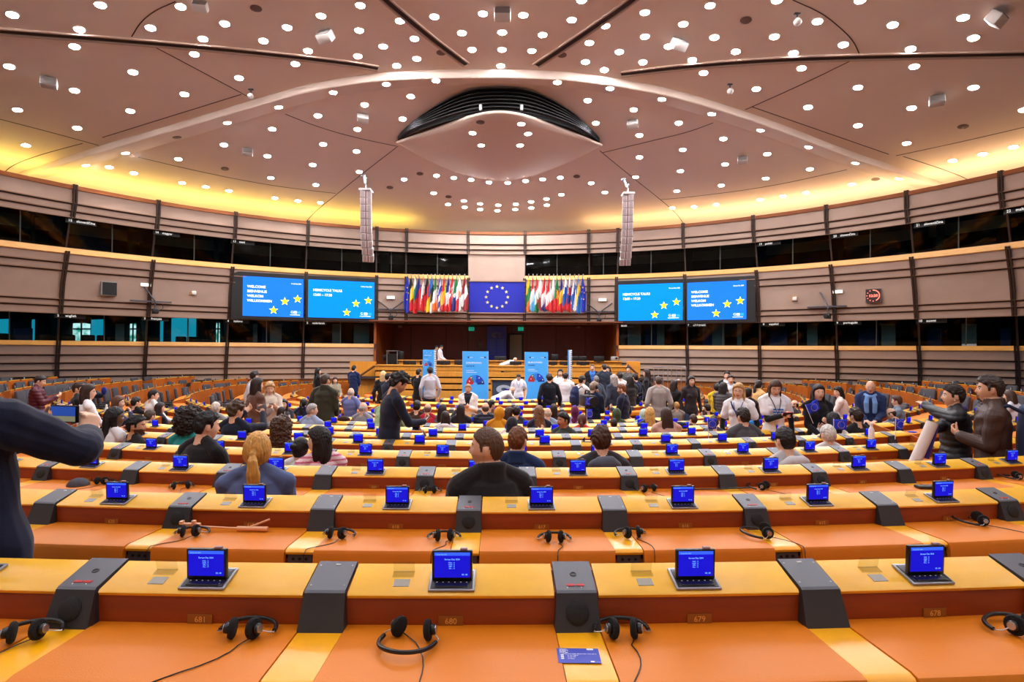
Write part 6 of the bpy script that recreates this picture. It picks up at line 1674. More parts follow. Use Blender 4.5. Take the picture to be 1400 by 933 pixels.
def backpack(R_, label, rgb, sc=1.0):
    T = R_['T']; a = T(.30, -.24); ax = (T(.3, -.3) - T(.3, 0)).normalized(); sx = (T(.3, 0, .1) - T(.3, 0, 0)).normalized()
    e = empty('backpack', label, 'backpack', frame(a, sx, -ax, V((0, 0, 1))))
    B = Body(); B.loft([(0, 0, -.24), (0, -.02, -.1), (0, -.02, .08), (0, .01, .20)], [(.15 * sc, .08), (.16 * sc, .10), (.15 * sc, .09), (.11 * sc, .05)], 0, n=20); B.loft([(0, -.10, -.19), (0, -.11, -.05)], [(.11 * sc, .05), (.11 * sc, .05)], 0, n=16)
    hm = to_mesh(B, .012, 'bag', 2); hm.materials.append(cloth_mat(rgb)); link('bag', hm, e)
    mb = MB().use(cloth_mat(tuple(int(c * .7) for c in rgb)))
    for s_ in (-1, 1): mb.tube([(s_ * .09, .03, .17), (s_ * .10, .14, .235), (s_ * .10, .27, .20), (s_ * .12, .34, .02)], .016, 8)
    mb.obj('strap', e, True)
BLK = (20, 19, 20); DB_ = (34, 22, 16); BR = (70, 44, 26); LB = (120, 84, 52); BL = (214, 168, 96); GR = (150, 146, 142); WH = (222, 218, 210)
NAVY = (22, 28, 52); CHAR = (46, 46, 50); WT = (236, 236, 238); S1k, S2k, S3k, S4k = (222, 172, 142), (206, 150, 116), (150, 98, 66), (92, 58, 40)
p = person
# ---- the close ones
q = p(-47, 445, 2.28, 'std', -16, 'short', DB_, NAVY, 'person in dark navy suit standing at the left edge, raising a phone', jacket=True, bottom=(20, 24, 44), arms=(('px', 62, 590, 2.66, .75, 'in', (-1, -.1, -.6), (.1, .5, .8)), ('px', 119, 598, 2.66, .7, 'in', (1, -.1, -.40), (-.28, .35, .9))), s=1.06, vox=.006, build=1.40, flare=.10)
M_ = at(88, 566, 2.66)
e = empty('smartphone', 'landscape phone with a picture on its screen, held by the navy suit person', 'phone', frame(M_, (math.cos(-.2), math.sin(-.2), 0), (-math.sin(-.2), math.cos(-.2), 0), (0, 0, 1)))
MB().use(mat('phone_black', (14, 14, 16), .3)).bbox((0, 0, 0), (.155, .010, .078), .003).obj('body', e, True)
MB().use(glow('phone_view_blue', (40, 70, 150), .8)).box((0, -.006, .012), (.13, .002, .042)).use(glow('phone_view_tan', (120, 120, 96), .8)).box((0, -.006, -.022), (.13, .002, .024)).obj('display', e)
p(666, 583, 3, 'sit', 18, 'buzz', (88, 62, 44), (34, 32, 34), 'person in black high-collared jacket seated at the third desk row, head turned aside', jacket=True, collar=True, kind='cloth', hyaw=-58, beard='stub', skin=(208, 152, 122), arms=('desk', 'desk'), build=1.06, bottom=(40, 40, 48), dr=.95)
p(352, 591, 3, 'sit', 10, 'pony', (206, 152, 74), (84, 98, 140), 'person in blue-grey jacket seated with back to us at the third desk row', female=True, jacket=True, arms=('desk', 'reach'), s=.97, build=1.1, collar=False)
p(436, 585, 4, 'sit', 30, 'bob', (26, 20, 20), (240, 214, 222), 'person in pink striped shirt seated at the fourth row, head turned to the left', female=True, stripes=(206, 110, 140), hyaw=-58, skin=(226, 176, 144), arms=('desk', 'desk'), s=.95)
p(411, 598, 4, 'sit', -5, 'bun', (24, 20, 20), (220, 226, 228), 'child in pale top with teal shoulder straps, seated beside the pink striped shirt', female=True, s=.80, skin=(206, 150, 118), parts=('dungaree',), hyaw=12, arms=('desk', 'desk'))
p(283, 563, 4, 'sit', -22, 'short', (18, 16, 18), (26, 24, 28), 'person in black shirt leaning over the fourth desk row, left half', hyaw=22, lean=.12, arms=('desk', 'desk'), build=1.05, s=1.03)
p(708, 583, 4, 'sit', -6, 'crop', (112, 66, 36), (30, 50, 90), 'person in navy top with light blue stripe seated behind the black high-collared jacket', hyaw=12, arms=('desk', 'desk'), build=1.08, collar=True)
p(822, 583, 4, 'sit', 8, 'short', (70, 38, 22), (52, 50, 54), 'person in dark jacket with grey hood down, seated at the fourth row right of centre', hood=(84, 90, 104), hyaw=14, arms=('desk', 'desk'), build=1.06, jacket=True)
p(1073, 584, 4, 'sit', 16, 'crop', (26, 20, 18), (186, 184, 188), 'person in pale grey hoodie seated at the fourth row in the right half', hood=(196, 194, 198), hyaw=8, arms=('desk', 'desk'), build=1.02)
p(385, 570, 5, 'sit', 0, 'curly', (78, 54, 36), (40, 44, 56), 'person in dark blue top seated behind the child with teal straps', female=True, arms=('desk', 'desk'))
q = p(187, 568, 5, 'sit', -30, 'short', (20, 16, 14), (24, 24, 28), 'person in black top in profile at the fifth row, beside the white jacket at left', hyaw=46, beard='full', skin=(190, 132, 98), arms=('desk', 'desk'))
p(157, 558, 5, 'sit', -25, 'long', (14, 12, 14), (222, 222, 226), 'person in white jacket leaning cheek on hand, fifth row at left', female=True, hyaw=32, skin=S4k, arms=('desk', 'cheek'), jacket=True, s=.98)
p(258, 558, 5, 'sit', -8, 'afro', (34, 24, 20), (34, 150, 150), 'person in teal top seated beside the black shirt leaning over the desk', female=True, arms=('desk', 'desk'), skin=S3k, s=.95)
q = p(323, 548, 6, 'sit', -10, 'messy', (84, 64, 48), (26, 32, 50), 'person in navy jumper holding up a small silver camera with both hands', arms=('high', 'high'), hyaw=16, build=1.05)
smartphone(q, 1, 'small silver camera held up in the left block by the navy jumper person', (120, 122, 128), None)
p(1132, 581, 5, 'sit', 0, 'grey', (216, 212, 204), (206, 208, 204), 'person in pale collared top seated at the fifth row before the wide star flag', female=True, arms=('desk', 'desk'), s=.96)
p(1016, 558, 6, 'sit', 10, 'short', (46, 34, 28), (78, 78, 84), 'person in dark grey suit jacket seen from behind, below the glasses and white T-shirt', jacket=True, arms=('desk', 'desk'), build=1.1)
q = p(1139, 565, 6, 'sit', 12, 'bob', (20, 18, 20), (232, 232, 232), 'person in white top holding a hand up, seated before the black dress', female=True, arms=('face', 'desk'))
p(1170, 558, 6, 'sit', 20, 'short', (48, 34, 26), (30, 30, 30), 'person in black T-shirt seated right of the wide star flag', hyaw=10, arms=('desk', 'desk'))
# standing, near
q = p(545, 511, 7.35, 'std', -58, 'messy', (26, 20, 18), (26, 32, 54), 'person in navy jumper standing left of centre, looking down at a phone', hpitch=-26, lean=.10, beard='stub', skin=(204, 148, 116), arms=('reach', ((.12, .36, -.26), .5, 'self')), bottom=(30, 30, 36), s=1.04)
smartphone(q, 1, 'dark phone in the hand of the standing navy jumper person', (60, 50, 44), None)
p(533, 538, 8, 'std', -20, 'hood', (72, 84, 108), (150, 176, 132), 'person in pale green shirt and blue-grey cap stooping behind the navy jumper', lean=.6, s=1.0, arms=('reach', 'reach'))
q = p(1303, 526, 6.05, 'std', 62, 'short', (40, 26, 20), (26, 26, 30), 'person in black quilted jacket standing at right with one arm stretched forward', female=True, kind='puffer', jacket=True, skin=(210, 156, 122), arms=(('px', 1262, 553, 6.44, .1, 'down', (-.6, -.2, -1)), ('px', 1262, 597, 5.75, .5, 'self')), parts=('scarf_multi', 'earring'), build=1.16)
W_, hd_, n_, wd = q['hands'][1]
e = empty('rolled_poster', 'rolled white printed papers hanging under the arm in the black quilted jacket', 'paper roll', frame(at(1262, 607, 5.6), V((1, 0, .0)), V((0, 1, 0)), V((0, 0, 1))))
MB().use(mat('poster_white', (226, 214, 206), .7)).cyl((.09, 0, .20), (-.09, 0, -.20), .05, n=18).obj('sheet', e, True); MB().use(cloth_mat((60, 40, 130))).cyl((.13, .02, .18), (.03, .02, -.14), .035, n=14).obj('inner_sheet', e, True)
q = p(1353, 514, 5.55, 'std', 58, 'short', (52, 38, 30), (66, 44, 36), 'person in brown leather jacket standing at right, wearing a dark blue backpack', kind='leather', jacket=True, collar=True, skin=(200, 146, 112), arms=('chest', 'down'), build=1.12)
backpack(q, 'dark blue backpack on the back of the brown leather jacket', (46, 60, 100), 1.15)
p(1010, 524.5, 9.35, 'std', 150, 'bob', (196, 152, 92), (238, 238, 242), 'person in white T-shirt over black sleeves wearing glasses and a diagonal blue strap', female=True, sleeve='layer', arms=('down', 'down'), parts=('glasses', 'strap', 'lan_blue'), s=1.02)
q = p(1060, 520.5, 8.95, 'std', 172, 'long', (74, 46, 30), (240, 240, 244), 'person in white T-shirt over black sleeves looking down at a red phone', female=True, sleeve='layer', arms=('down', ((-.02, .30, -.18), .6, 'self')), hpitch=-22, parts=('lan_dark', 'print'), s=1.02)
e = empty('smartphone', 'red phone held over the white T-shirt', 'phone', frame(q['hands'][1][0] + q['hands'][1][1] * .1, (1, 0, 0), V((0, .8, .6)), V((0, -.6, .8)))); MB().use(mat('phone_red', (196, 34, 60), .3)).bbox((0, 0, 0), (.15, .01, .075), .003).obj('body', e, True); MB().use(black_pl).box((0, -.006, 0), (.14, .001, .068)).obj('display', e)
p(1119, 526, 8.7, 'std', 176, 'long', (34, 22, 18), (20, 20, 24), 'person in long black dress facing us, standing in the right aisle', female=True, dress=True, arms=('chest', 'lap'), s=.97, build=.95)
eu_flag(1112, 557, 8.35, .20, .15, 'small blue star flag held in front of the black dress', 10, -25)
# ---- seated crowd, left half
p(205, 560, 7, 'sit', -10, 'crop', (70, 52, 40), (58, 58, 66), 'person in dark grey hoodie bending forward over the desk, left block', lean=.3, arms=('desk', 'desk'), hood=(58, 58, 66))
p(219, 551, 8, 'sit', -30, 'bob', (44, 28, 24), (30, 34, 52), 'person in dark blue top in profile, bending close behind the grey hoodie at left', female=True, hyaw=25, arms=('desk', 'desk'))
p(186, 543, 8, 'sit', -8, 'short', BLK, (24, 24, 28), 'person in black shirt seen from behind, seated left of the white shirt, left block', hyaw=15, arms=('desk', 'desk'))
p(210, 533, 8, 'sit', -30, 'short', (26, 20, 18), (240, 242, 244), 'person in white shirt seated in the left block before the wing desks', hyaw=25, arms=('desk', 'desk'))
p(162, 542, 7, 'sit', -50, 'bob', (96, 60, 40), (40, 56, 96), 'person in blue denim-coloured top resting chin on hand, left block', female=True, hyaw=20, arms=('desk', 'cheek'))
p(108, 523, 7, 'sit', -50, 'short', (60, 40, 28), (24, 26, 32), 'person in dark top seated at the far left behind the white and black top', far=False, arms=('desk', 'desk'), hyaw=20)
p(121, 526, 6, 'sit', -45, 'bob', (50, 32, 24), (238, 238, 240), 'person in white and black top seated at the far left', female=True, arms=('desk', 'desk'), hyaw=15)
q = p(55, 514, 12.2, 'std', -62, 'short', (40, 28, 26), (84, 24, 40), 'person in shiny burgundy puffer jacket standing at the far left, using a phone', kind='puffer', jacket=True, arms=('phone', 'phone'), hpitch=-18)
p(295, 550, 8, 'sit', 0, 'grey', (206, 190, 176), (150, 150, 150), 'person in light grey top seen from behind near the left aisle', arms=('desk', 'desk'))
p(352, 517, 10.2, 'std', -40, 'bob', (40, 24, 20), (104, 76, 66), 'person in brown jacket standing in the left aisle with folded arm', female=True, jacket=True, arms=('down', 'chest'), hyaw=0)
q = p(369, 523, 11.5, 'std', -150, 'wavy', (206, 166, 116), (210, 196, 180), 'person in pale coat holding up a white phone in the left aisle', female=True, jacket=True, arms=('phone', 'phone'), hpitch=-12)
smartphone(q, 1, 'white-cased phone held by the person in pale coat', (225, 225, 230), None, land=False)
p(348, 507, 14.5, 'std', -40, 'short', (34, 26, 24), (214, 226, 240), 'person in pale blue shirt standing against the left wall desks', hyaw=-20, arms=('down', 'down'))
p(388, 546, 9, 'sit', -150, 'bob', (50, 32, 26), (60, 60, 66), 'person in dark grey top turned sideways below the pale coat', female=True, hyaw=20, arms=('desk', 'desk'))
p(385, 557, 8, 'sit', -30, 'bob', (46, 30, 24), (120, 90, 80), 'small child in brown top seated beside the white bottle at left', female=True, s=.72, arms=('desk', 'desk'))
p(427, 552, 8, 'sit', -25, 'grey', (164, 160, 156), (154, 168, 196), 'person in light blue-grey blazer seated in front of the olive jacket', jacket=True, hyaw=30, arms=('desk', 'reach'), build=1.12)
p(415, 545, 9, 'sit', -10, 'pony', (28, 20, 20), (34, 38, 66), 'child in navy top seated left of the olive jacket', female=True, s=.86, arms=('desk', 'desk'))
p(445, 511, 11.6, 'std', -16, 'crop', (74, 56, 44), (56, 56, 42), 'person in olive green jacket standing with back to us in the left aisle', jacket=True, collar=True, arms=('down', 'lap'), build=1.1, bottom=(26, 26, 32))
p(435, 503.5, 22.0, 'std', -60, 'long', (20, 16, 16), (20, 20, 22), 'person in black standing by the left wall, beyond the olive jacket', female=True, arms=('down', 'lap'), jacket=True)
p(458, 516, 20.5, 'sit', -150, 'bob', (36, 22, 18), (150, 140, 120), 'person in beige top seated beyond the olive jacket by the left wall', female=True, arms=('desk', 'desk'))
p(484, 500, 24.0, 'std', -12, 'short', (20, 18, 18), (24, 36, 74), 'person in blue suit standing with back to us by the rostrum side', jacket=True, arms=('lap', 'lap'), bottom=(20, 24, 44))
p(480, 530, 10, 'sit', -10, 'bald', (200, 190, 180), (112, 122, 176), 'person in lavender shirt seated with one arm along the desk', arms=('desk', ((.5, .1, -.3), .3, 'down')), build=1.05)
p(497, 550, 9, 'sit', -15, 'bald', (190, 184, 178), (150, 150, 156), 'person in grey top seated left of the pale green shirt', hyaw=20, arms=('desk', 'desk'))
p(524, 508, 18.5, 'std', 10, 'bob', (214, 184, 132), (24, 24, 28), 'person in black standing beside the dark blue suit near the rostrum stairs', female=True, jacket=True, arms=('down', 'down'))
p(531, 510, 17.5, 'std', -35, 'short', (26, 22, 22), (34, 38, 58), 'person in dark blue suit standing behind the navy jumper, near the rostrum stairs', jacket=True, arms=('lap', 'lap'))
p(572.5, 504, 19.2, 'std', -20, 'crop', (40, 30, 26), (22, 22, 24), 'person in black short-sleeved shirt standing by the narrow turned banner', sleeve='short', arms=('phone', 'phone'))
p(588, 502, 18.6, 'std', 14, 'short', (30, 24, 22), (196, 196, 206), 'person in pale grey sweatshirt standing before the narrow turned banner', arms=('down', 'down'), build=1.1)
q = p(640, 525, 14.4, 'std', 176, 'bun', (176, 128, 84), (242, 240, 240), 'person in open white jacket facing us and looking at a dark phone', female=True, jacket=True, vee=(34, 34, 44), arms=('chest', 'chest'), hpitch=-8)
smartphone(q, 0, 'dark phone held in front of the open white jacket', (16, 16, 20), None, land=False)
p(570, 548, 9, 'sit', 0, 'short', (30, 20, 18), (70, 50, 40), 'person in brown top seated in the middle block, right of the navy jumper', arms=('desk', 'desk'), build=1.1)
p(585, 551, 9, 'sit', 0, 'bald', (120, 90, 76), (190, 44, 62), 'person in red shirt seated in the middle block', arms=('desk', 'desk'))
p(605, 553, 9, 'sit', -10, 'long', (36, 22, 20), (110, 120, 130), 'person in blue-grey top seated left of the raised phone, middle block', female=True, arms=('desk', 'desk'))
q = p(630, 553, 9, 'sit', 0, 'long', (36, 24, 24), (40, 40, 48), 'person in dark top raising a phone overhead in the middle block', female=True, arms=('high', 'desk'))
smartphone(q, 0, 'phone with violet screen raised in the middle block', (200, 200, 210), (110, 90, 220))
p(609, 563, 8, 'sit', 0, 'bob', (40, 24, 20), (222, 214, 216), 'child in white hooded top seated in the middle block', female=True, hood=(222, 214, 216), s=.86, arms=('desk', 'desk'), hyaw=-12)
p(664, 550, 9, 'sit', 0, 'bald', (90, 74, 64), (24, 30, 54), 'person in navy puffer jacket seated left of the mustard headscarf', kind='puffer', jacket=True, arms=('desk', 'desk'))
p(672, 547, 10, 'sit', -20, 'short', (30, 22, 20), (120, 80, 60), 'person in brown-orange top seated just behind the navy puffer jacket', arms=('desk', 'desk'), hyaw=30)
p(683, 556, 8, 'sit', -14, 'hijab', (216, 150, 30), (208, 144, 30), 'person in mustard yellow headscarf seated in the middle block', female=True, hyaw=46, arms=('desk', 'desk'), parts=())
p(696, 557, 9, 'sit', -15, 'long', (60, 38, 28), (150, 130, 120), 'person in pinkish grey top seated right of the mustard headscarf', female=True, hyaw=30, arms=('desk', 'desk'))
p(706, 555, 9, 'sit', 0, 'short', (30, 20, 18), (60, 60, 70), 'person in dark grey top seated second to the right of the mustard headscarf', arms=('desk', 'desk'))
q = p(700, 570, 7, 'sit', -45, 'hood', (40, 42, 50), (236, 226, 214), 'person in cream coat and dark hood stretching an arm forward', arms=('desk', ((.30, .46, .08), .6, 'self')), s=.86, lean=.3)
# right half seated
p(770, 564, 7, 'sit', 142, 'short', (16, 12, 12), (60, 66, 62), 'person in dark grey-green shirt turned round to face us at the seventh row', hyaw=24, beard='moustache', skin=(176, 116, 82), arms=('desk', 'desk'))
p(737, 556, 8, 'sit', 6, 'wavy', (128, 88, 58), (44, 48, 70), 'person in dark blue top seated left of the pale blue shirt, middle block', female=True, arms=('desk', 'desk'))
p(749, 557, 9, 'sit', 0, 'bald', (200, 184, 160), (150, 172, 200), 'person in pale blue shirt seated just right of centre', arms=('desk', 'desk'))
p(757, 553, 10, 'sit', 0, 'bob', (46, 30, 26), (60, 40, 44), 'person in dark plum top seated behind the pale blue shirt', female=True, arms=('desk', 'desk'))
p(786, 555, 9, 'sit', -5, 'hijab', (104, 34, 76), (170, 168, 220), 'person in plum headscarf and lilac top seated right of centre', female=True, arms=('desk', 'desk'))
p(796, 566, 8, 'sit', -14, 'pony', (92, 48, 30), (226, 70, 58), 'person in coral red top seated below the plum headscarf', female=True, arms=('desk', 'reach'))
p(839, 572, 8, 'sit', 4, 'crop', (44, 28, 20), (60, 50, 44), 'child in brown top low behind the desk beside the camouflage hood', s=.8, arms=('desk', 'desk'))
p(843, 558, 9, 'sit', 10, 'hood', (70, 84, 58), (84, 92, 64), 'person in green camouflage hooded top seated right of centre', arms=('desk', 'desk'))
p(880, 559, 9, 'sit', -10, 'hijab', (176, 206, 200), (150, 190, 186), 'person in pale green patterned headscarf seated beside the camouflage hood', female=True, arms=('desk', 'desk'))
p(888, 558, 8, 'sit', 0, 'wavy', (210, 166, 92), (60, 60, 66), 'person in dark grey top seated left of the speckled pink coat', female=True, arms=('desk', 'desk'))
p(911, 558, 7, 'sit', 0, 'long', (58, 34, 26), (206, 168, 152), 'person in speckled pink coat seated with back to us at the right aisle', female=True, jacket=True, arms=('desk', 'desk'), build=1.15)
p(925, 550, 10, 'sit', 0, 'short', (186, 140, 76), (150, 140, 130), 'child in beige top seated beyond the speckled pink coat', s=.85, arms=('desk', 'desk'))
p(948, 567, 8, 'sit', 10, 'short', (62, 40, 28), (60, 60, 60), 'child in dark grey top low behind the desk, right of the pink coat', s=.82, arms=('desk', 'desk'))
p(976, 569, 7, 'sit', 0, 'short', (60, 42, 32), (90, 90, 100), 'child in grey top seated behind the small upright star flag', s=.82, arms=('desk', 'desk'))
eu_flag(973.5, 580, 8.4, .125, .145, 'small upright blue star flag before the child in grey', 0, -4)
p(967, 552, 10, 'sit', 10, 'crop', (48, 34, 28), (70, 60, 56), 'person in brown-grey top seen from behind at the bench end by the aisle', arms=('desk', 'desk'))
p(966, 546, 11, 'sit', 0, 'bob', (34, 24, 22), (40, 40, 46), 'person in dark top seated farthest along the bench end by the aisle', female=True, arms=('desk', 'desk'))
p(1086, 547, 9, 'sit', 40, 'bald', (30, 22, 20), (60, 62, 68), 'person in grey jacket seated between the red phone and the black dress', beard='full', jacket=True, arms=('desk', 'desk'), hyaw=-30)
p(1146, 529, 12.2, 'sit', 60, 'bob', (28, 20, 18), (240, 222, 214), 'person in white top leaning on a desk behind the black dress', female=True, arms=('desk', 'desk'), lean=.25, hyaw=-40)
p(1178, 547, 9, 'sit', 30, 'messy', (110, 96, 84), (56, 56, 60), 'person in dark grey jacket seated in front of the light blue scarf', jacket=True, arms=('desk', 'desk'))
p(1190, 520, 11.0, 'std', 150, 'bald', (220, 206, 190), (34, 50, 92), 'person in blue coat with light blue scarf standing at the right', jacket=True, hpitch=-14, parts=('scarf_blue',), arms=('lap', 'lap'), build=1.1)
p(1226, 541, 8, 'sit', 58, 'short', (78, 48, 32), (120, 136, 156), 'child in grey and black jacket in profile, right of the light blue scarf', s=.88, hyaw=20, jacket=True, arms=('desk', 'desk'))
p(1219, 558, 7, 'sit', 40, 'bald', (30, 24, 22), (26, 40, 80), 'person in navy top and glasses bending over a small star flag', lean=.25, hpitch=-15, parts=('glasses',), arms=('desk', 'desk'))
eu_flag(1230, 581, 7.2, .10, .13, 'small upright blue star flag before the navy top and glasses, right block', 0, 2)
eu_flag(1149, 581, 7.4, .17, .13, 'wide blue star flag in the right half, before the black T-shirt', 0, 0)
p(1380, 534, 6, 'sit', 30, 'bob', (70, 46, 34), (216, 212, 220), 'person in white jacket leaning forward at the right edge', female=True, jacket=True, lean=.25, arms=('desk', 'desk'))
# ---- standing groups around the rostrum
p(709, 512, 21.0, 'std', 176, 'crop', (34, 24, 20), (236, 234, 240), 'person in white shirt with blue lanyard standing beside the lectern, looking down', sleeve='short', hpitch=-30, parts=('lan_blue',), arms=('down', 'down'), build=1.1)
p(700, 529, 20.2, 'std', -70, 'none', BLK, (242, 242, 244), 'person in white shirt bent over in front of the lectern', lean=1.15, s=1.0, arms=('reach', 'reach'), build=1.15)
p(651, 513, 25.2, 'std', -60, 'short', (40, 30, 26), (24, 24, 28), 'person in black half hidden behind the left tall banner', arms=('down', 'lap'))
p(751, 511, 17.0, 'std', 6, 'short', (52, 34, 26), (24, 26, 38), 'person in black suit standing with back to us right of the banners', jacket=True, arms=('down', ((.30, .12, -.48), .3, 'in')), build=1.08)
p(766, 505, 20.5, 'std', 170, 'long', (26, 18, 18), (236, 228, 226), 'person in white short-sleeved top facing us by the edge-on banner', female=True, sleeve='short', arms=('lap', 'lap'))
p(773.5, 509.5, 18.8, 'std', -14, 'crop', (40, 28, 22), (242, 242, 246), 'person in white T-shirt and blue trousers seen from behind by the edge-on banner', sleeve='short', arms=('lap', 'lap'), build=1.2, bottom=(30, 46, 92))
q = p(796, 514, 16.4, 'std', -50, 'short', (40, 30, 26), (236, 232, 228), 'person in white shirt wearing a dark backpack, left of the video camera', arms=('lap', 'lap'), build=1.05)
backpack(q, 'dark blue backpack worn over the white shirt left of the video camera', (30, 44, 84))
p(810, 498, 21.0, 'std', 172, 'buzz', (60, 46, 40), (24, 24, 28), 'person in black jacket over blue facing us at the rear of the standing group', jacket=True, arms=('lap', 'lap'), vee=(60, 110, 190), build=1.1)
p(826, 497.5, 20.0, 'std', 8, 'crop', (46, 34, 28), (44, 52, 66), 'person in dark denim jacket with back to us at the rear of the group', jacket=True, arms=('down', 'down'), build=1.15)
p(831, 501, 20.8, 'std', 150, 'long', (24, 18, 18), (90, 96, 120), 'person in blue-grey top partly hidden behind the denim jacket', female=True, arms=('lap', 'lap'))
q = p(812, 522, 13.6, 'std', -30, 'short', (150, 130, 112), (30, 40, 62), 'person in navy jacket and headset operating the video camera', jacket=True, arms=('face', 'chest'), parts=('headset',), hyaw=20)
c = at(803, 548, 13.1); e = empty('video_camera', 'black shoulder video camera in front of the headset operator', 'camera', Matrix.Translation(c) @ Matrix.Rotation(.2, 4, 'Z'))
MB().use(gear).bbox((0, 0, .0), (.22, .5, .26), .03).obj('camera_body', e, True); MB().use(gear).cyl((0, -.25, .02), (0, -.48, .02), .08, .10, n=18).obj('lens', e, True); MB().use(gear).tube([(0, -.15, .13), (0, -.1, .22), (0, .12, .22), (0, .16, .13)], .018, 8).obj('handle', e, True)
MB().use(gear).cyl((0, 0, -.13), (0, .0, -.5), .05).cyl((0, 0, -.4), (.3, .2, -1.3), .02).cyl((0, 0, -.4), (-.3, .2, -1.3), .02).cyl((0, 0, -.4), (0, -.35, -1.3), .02).obj('tripod', e)
eu_flag(805.5, 549.5, 12.7, .15, .16, 'blue star flag on the front of the video camera', 0, 3, pole=False); eu_flag(806, 566, 12.6, .115, .19, 'tall narrow blue star flag below the video camera', 0, 0)
p(815, 514, 18.2, 'std', 20, 'grey', (120, 118, 118), (70, 84, 100), 'person in dark slate top standing behind the video camera operator', arms=('down', 'down'))
p(839, 513, 17.2, 'std', 30, 'wavy', (170, 160, 154), (54, 60, 78), 'person in charcoal-blue jacket in the middle of the standing group', female=True, jacket=True, arms=('down', 'lap'))
p(847, 509, 19.0, 'std', 12, 'short', (40, 30, 26), (236, 236, 238), 'person in white shirt seen from behind within the standing group', arms=('down', 'lap'))
q = p(850, 525, 13.2, 'std', 62, 'short', (126, 72, 38), (26, 32, 60), 'person in navy suit in profile, stepping right of the video camera', jacket=True, beard='full', hpitch=-8, arms=('chest', 'down'), hyaw=0)
p(861, 514, 17.0, 'std', 20, 'long', (34, 24, 22), (46, 44, 48), 'person in charcoal jacket seen from behind, right of the navy suit in profile', female=True, arms=('down', 'lap'), jacket=True)
p(859, 501, 23.0, 'std', 160, 'short', (30, 24, 22), (84, 82, 80), 'person in grey jacket standing on the rostrum steps at right', jacket=True, arms=('lap', 'lap'))
p(868, 511, 18.4, 'std', 30, 'short', (46, 34, 28), (36, 42, 70), 'person in navy jacket seen from behind at the right of the group', jacket=True, arms=('down', 'down'))
q = p(884, 505, 18.0, 'std', 64, 'long', (50, 32, 26), (22, 22, 26), 'person in black, tallest at the right end of the group, in profile', female=True, jacket=True, arms=('down', 'lap'), bottom=(40, 44, 60))
p(900, 514.5, 14.9, 'std', 0, 'crop', (84, 66, 54), (176, 166, 160), 'person in light grey blazer seen from behind in the right aisle', jacket=True, arms=('down', 'down'), build=1.1, bottom=(22, 22, 26))
p(922, 520, 15.4, 'std', -60, 'bob', (44, 26, 20), (22, 22, 26), 'person in black blazer over a white shirt standing in the right aisle', female=True, jacket=True, vee=(236, 236, 240), arms=('down', 'lap'))
p(945, 514.5, 15.2, 'std', -168, 'long', (28, 20, 18), (54, 46, 48), 'person in dark jumper and blue jeans facing us in the right aisle', female=True, arms=('down', 'down'), bottom=(70, 96, 130))
p(980, 524, 15.4, 'std', -30, 'bun', (30, 22, 20), (226, 192, 40), 'person in yellow jacket standing right of the aisle', female=True, jacket=True, arms=('lap', 'lap'), hyaw=-40)
p(989, 523, 14.2, 'std', -40, 'bob', (38, 28, 26), (76, 72, 74), 'person in grey quilted jacket standing beside the yellow jacket', female=True, kind='puffer', jacket=True, arms=('lap', 'lap'))
p(994, 508, 18.0, 'std', 160, 'short', (30, 22, 20), (26, 28, 36), 'person in black suit standing behind the open-collared dark suit at right', jacket=True, vee=(225, 225, 230), arms=('down', 'down'))
p(999, 513, 16.8, 'std', 165, 'short', (36, 26, 22), (30, 34, 46), 'person in dark suit with open pale collar facing us at right', jacket=True, vee=(210, 214, 225), arms=('down', 'down'))
p(1037, 520, 15.2, 'std', -60, 'pony', (40, 28, 24), (214, 170, 110), 'person in sand-coloured coat leaning to the right between the white T-shirts', female=True, jacket=True, lean=.3, arms=('reach', 'reach'))
p(1023, 530, 11.5, 'sit', -40, 'pony', (36, 24, 22), (60, 44, 40), 'person in dark brown top seated behind the glasses and white T-shirt', female=True, hyaw=30, arms=('desk', 'desk'))
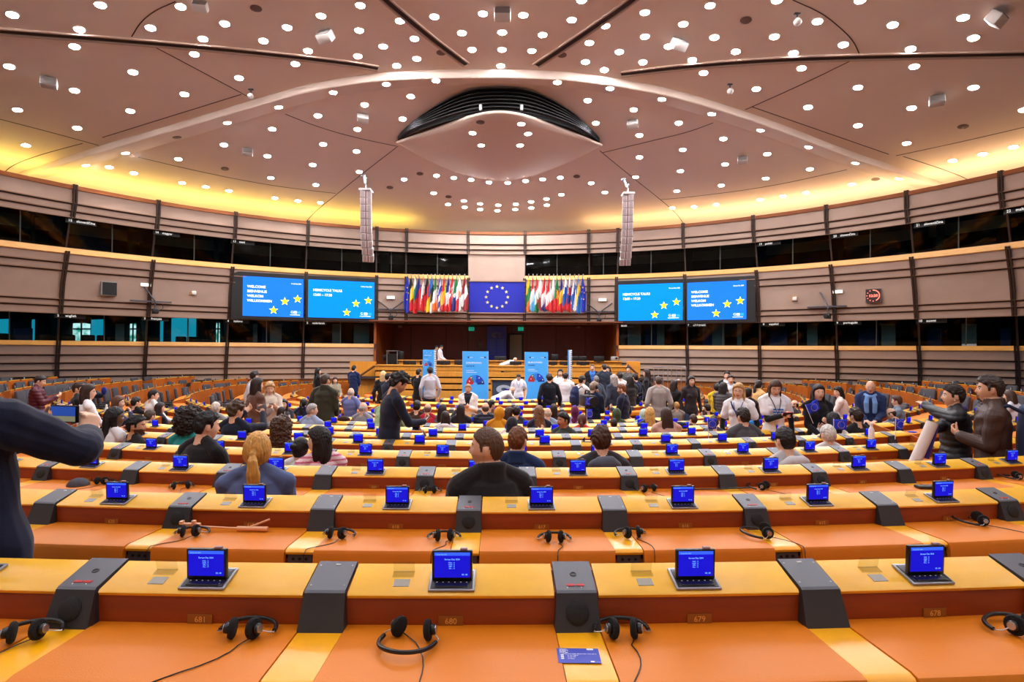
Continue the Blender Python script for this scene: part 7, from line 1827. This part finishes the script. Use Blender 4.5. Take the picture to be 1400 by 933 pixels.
q = p(603, 472, 29.0, 'std', -100, 'short', (26, 22, 22), (232, 232, 240), 'person in white shirt standing on the rostrum behind the narrow banner', arms=('lap', 'lap'), hpitch=-20, s=1.0)
p(596.5, 472.5, 29.4, 'std', -80, 'short', (24, 20, 20), (26, 26, 30), 'person in black standing behind the white shirt on the rostrum', arms=('face', 'lap'), s=1.0)
p(704, 489, 28.0, 'std', -90, 'none', BLK, (236, 236, 240), 'person in white bent over the rear rostrum desk', lean=1.2, s=1.0, arms=('reach', 'reach'))
# loose belongings
for x, y, k, rgb, lab, sz in ((470, 573, 8, (58, 40, 34), 'crumpled brown bag on the desk end by the left aisle', (.22, .12, .10)), (134, 541, 6, (26, 30, 44), 'dark coat heaped on the far left desk', (.16, .12, .10)), (142, 535, 6, (24, 40, 130), 'blue cloth bag standing behind the dark coat', (.07, .07, .12)), (1027, 579, 7, (40, 130, 220), 'white and blue printed bag on the desk beside the glasses and white T-shirt', (.16, .07, .09)), (930, 580, 7, (34, 42, 78), 'navy jacket lying on the desk right of the speckled coat', (.20, .10, .07)), (1247, 591, 5, (30, 60, 210), 'flat blue folder on the right desk', (.12, .08, .02))):
    kk, ph = phi_ok(k, x); c = at(x, y, rp(kk, ph, -.1).y)
    B = Body(); B.ball((0, 0, 0), tuple(.55 * q for q in sz), 0, n=20, m=12); rn = random.Random(int(x))
    hm = to_mesh(B, .012, 'bag', 1); n_ = len(hm.vertices); cc = np.empty(n_ * 3, 'f'); hm.vertices.foreach_get('co', cc); cc = cc.reshape(-1, 3)
    cc *= (1 + .22 * np.array([noise.noise(V((a * 9 + x, b * 9, c_ * 9))) for a, b, c_ in cc]))[:, None]; hm.vertices.foreach_set('co', cc.ravel().astype('f')); hm.update(); hm.materials.append(cloth_mat(rgb))
    o = link('bag' if 'bag' in lab else 'coat' if 'coat' in lab or 'jacket' in lab else 'folder', hm); o.location = c; tag(o, lab, 'bag' if 'bag' in lab else 'coat' if 'coat' in lab or 'jacket' in lab else 'folder')
for t in sorted(HEADS, key=lambda t: t[1]):
    if abs(t[1]) > .22 or t[2] in (.84, 1.1): print('POSE', t)
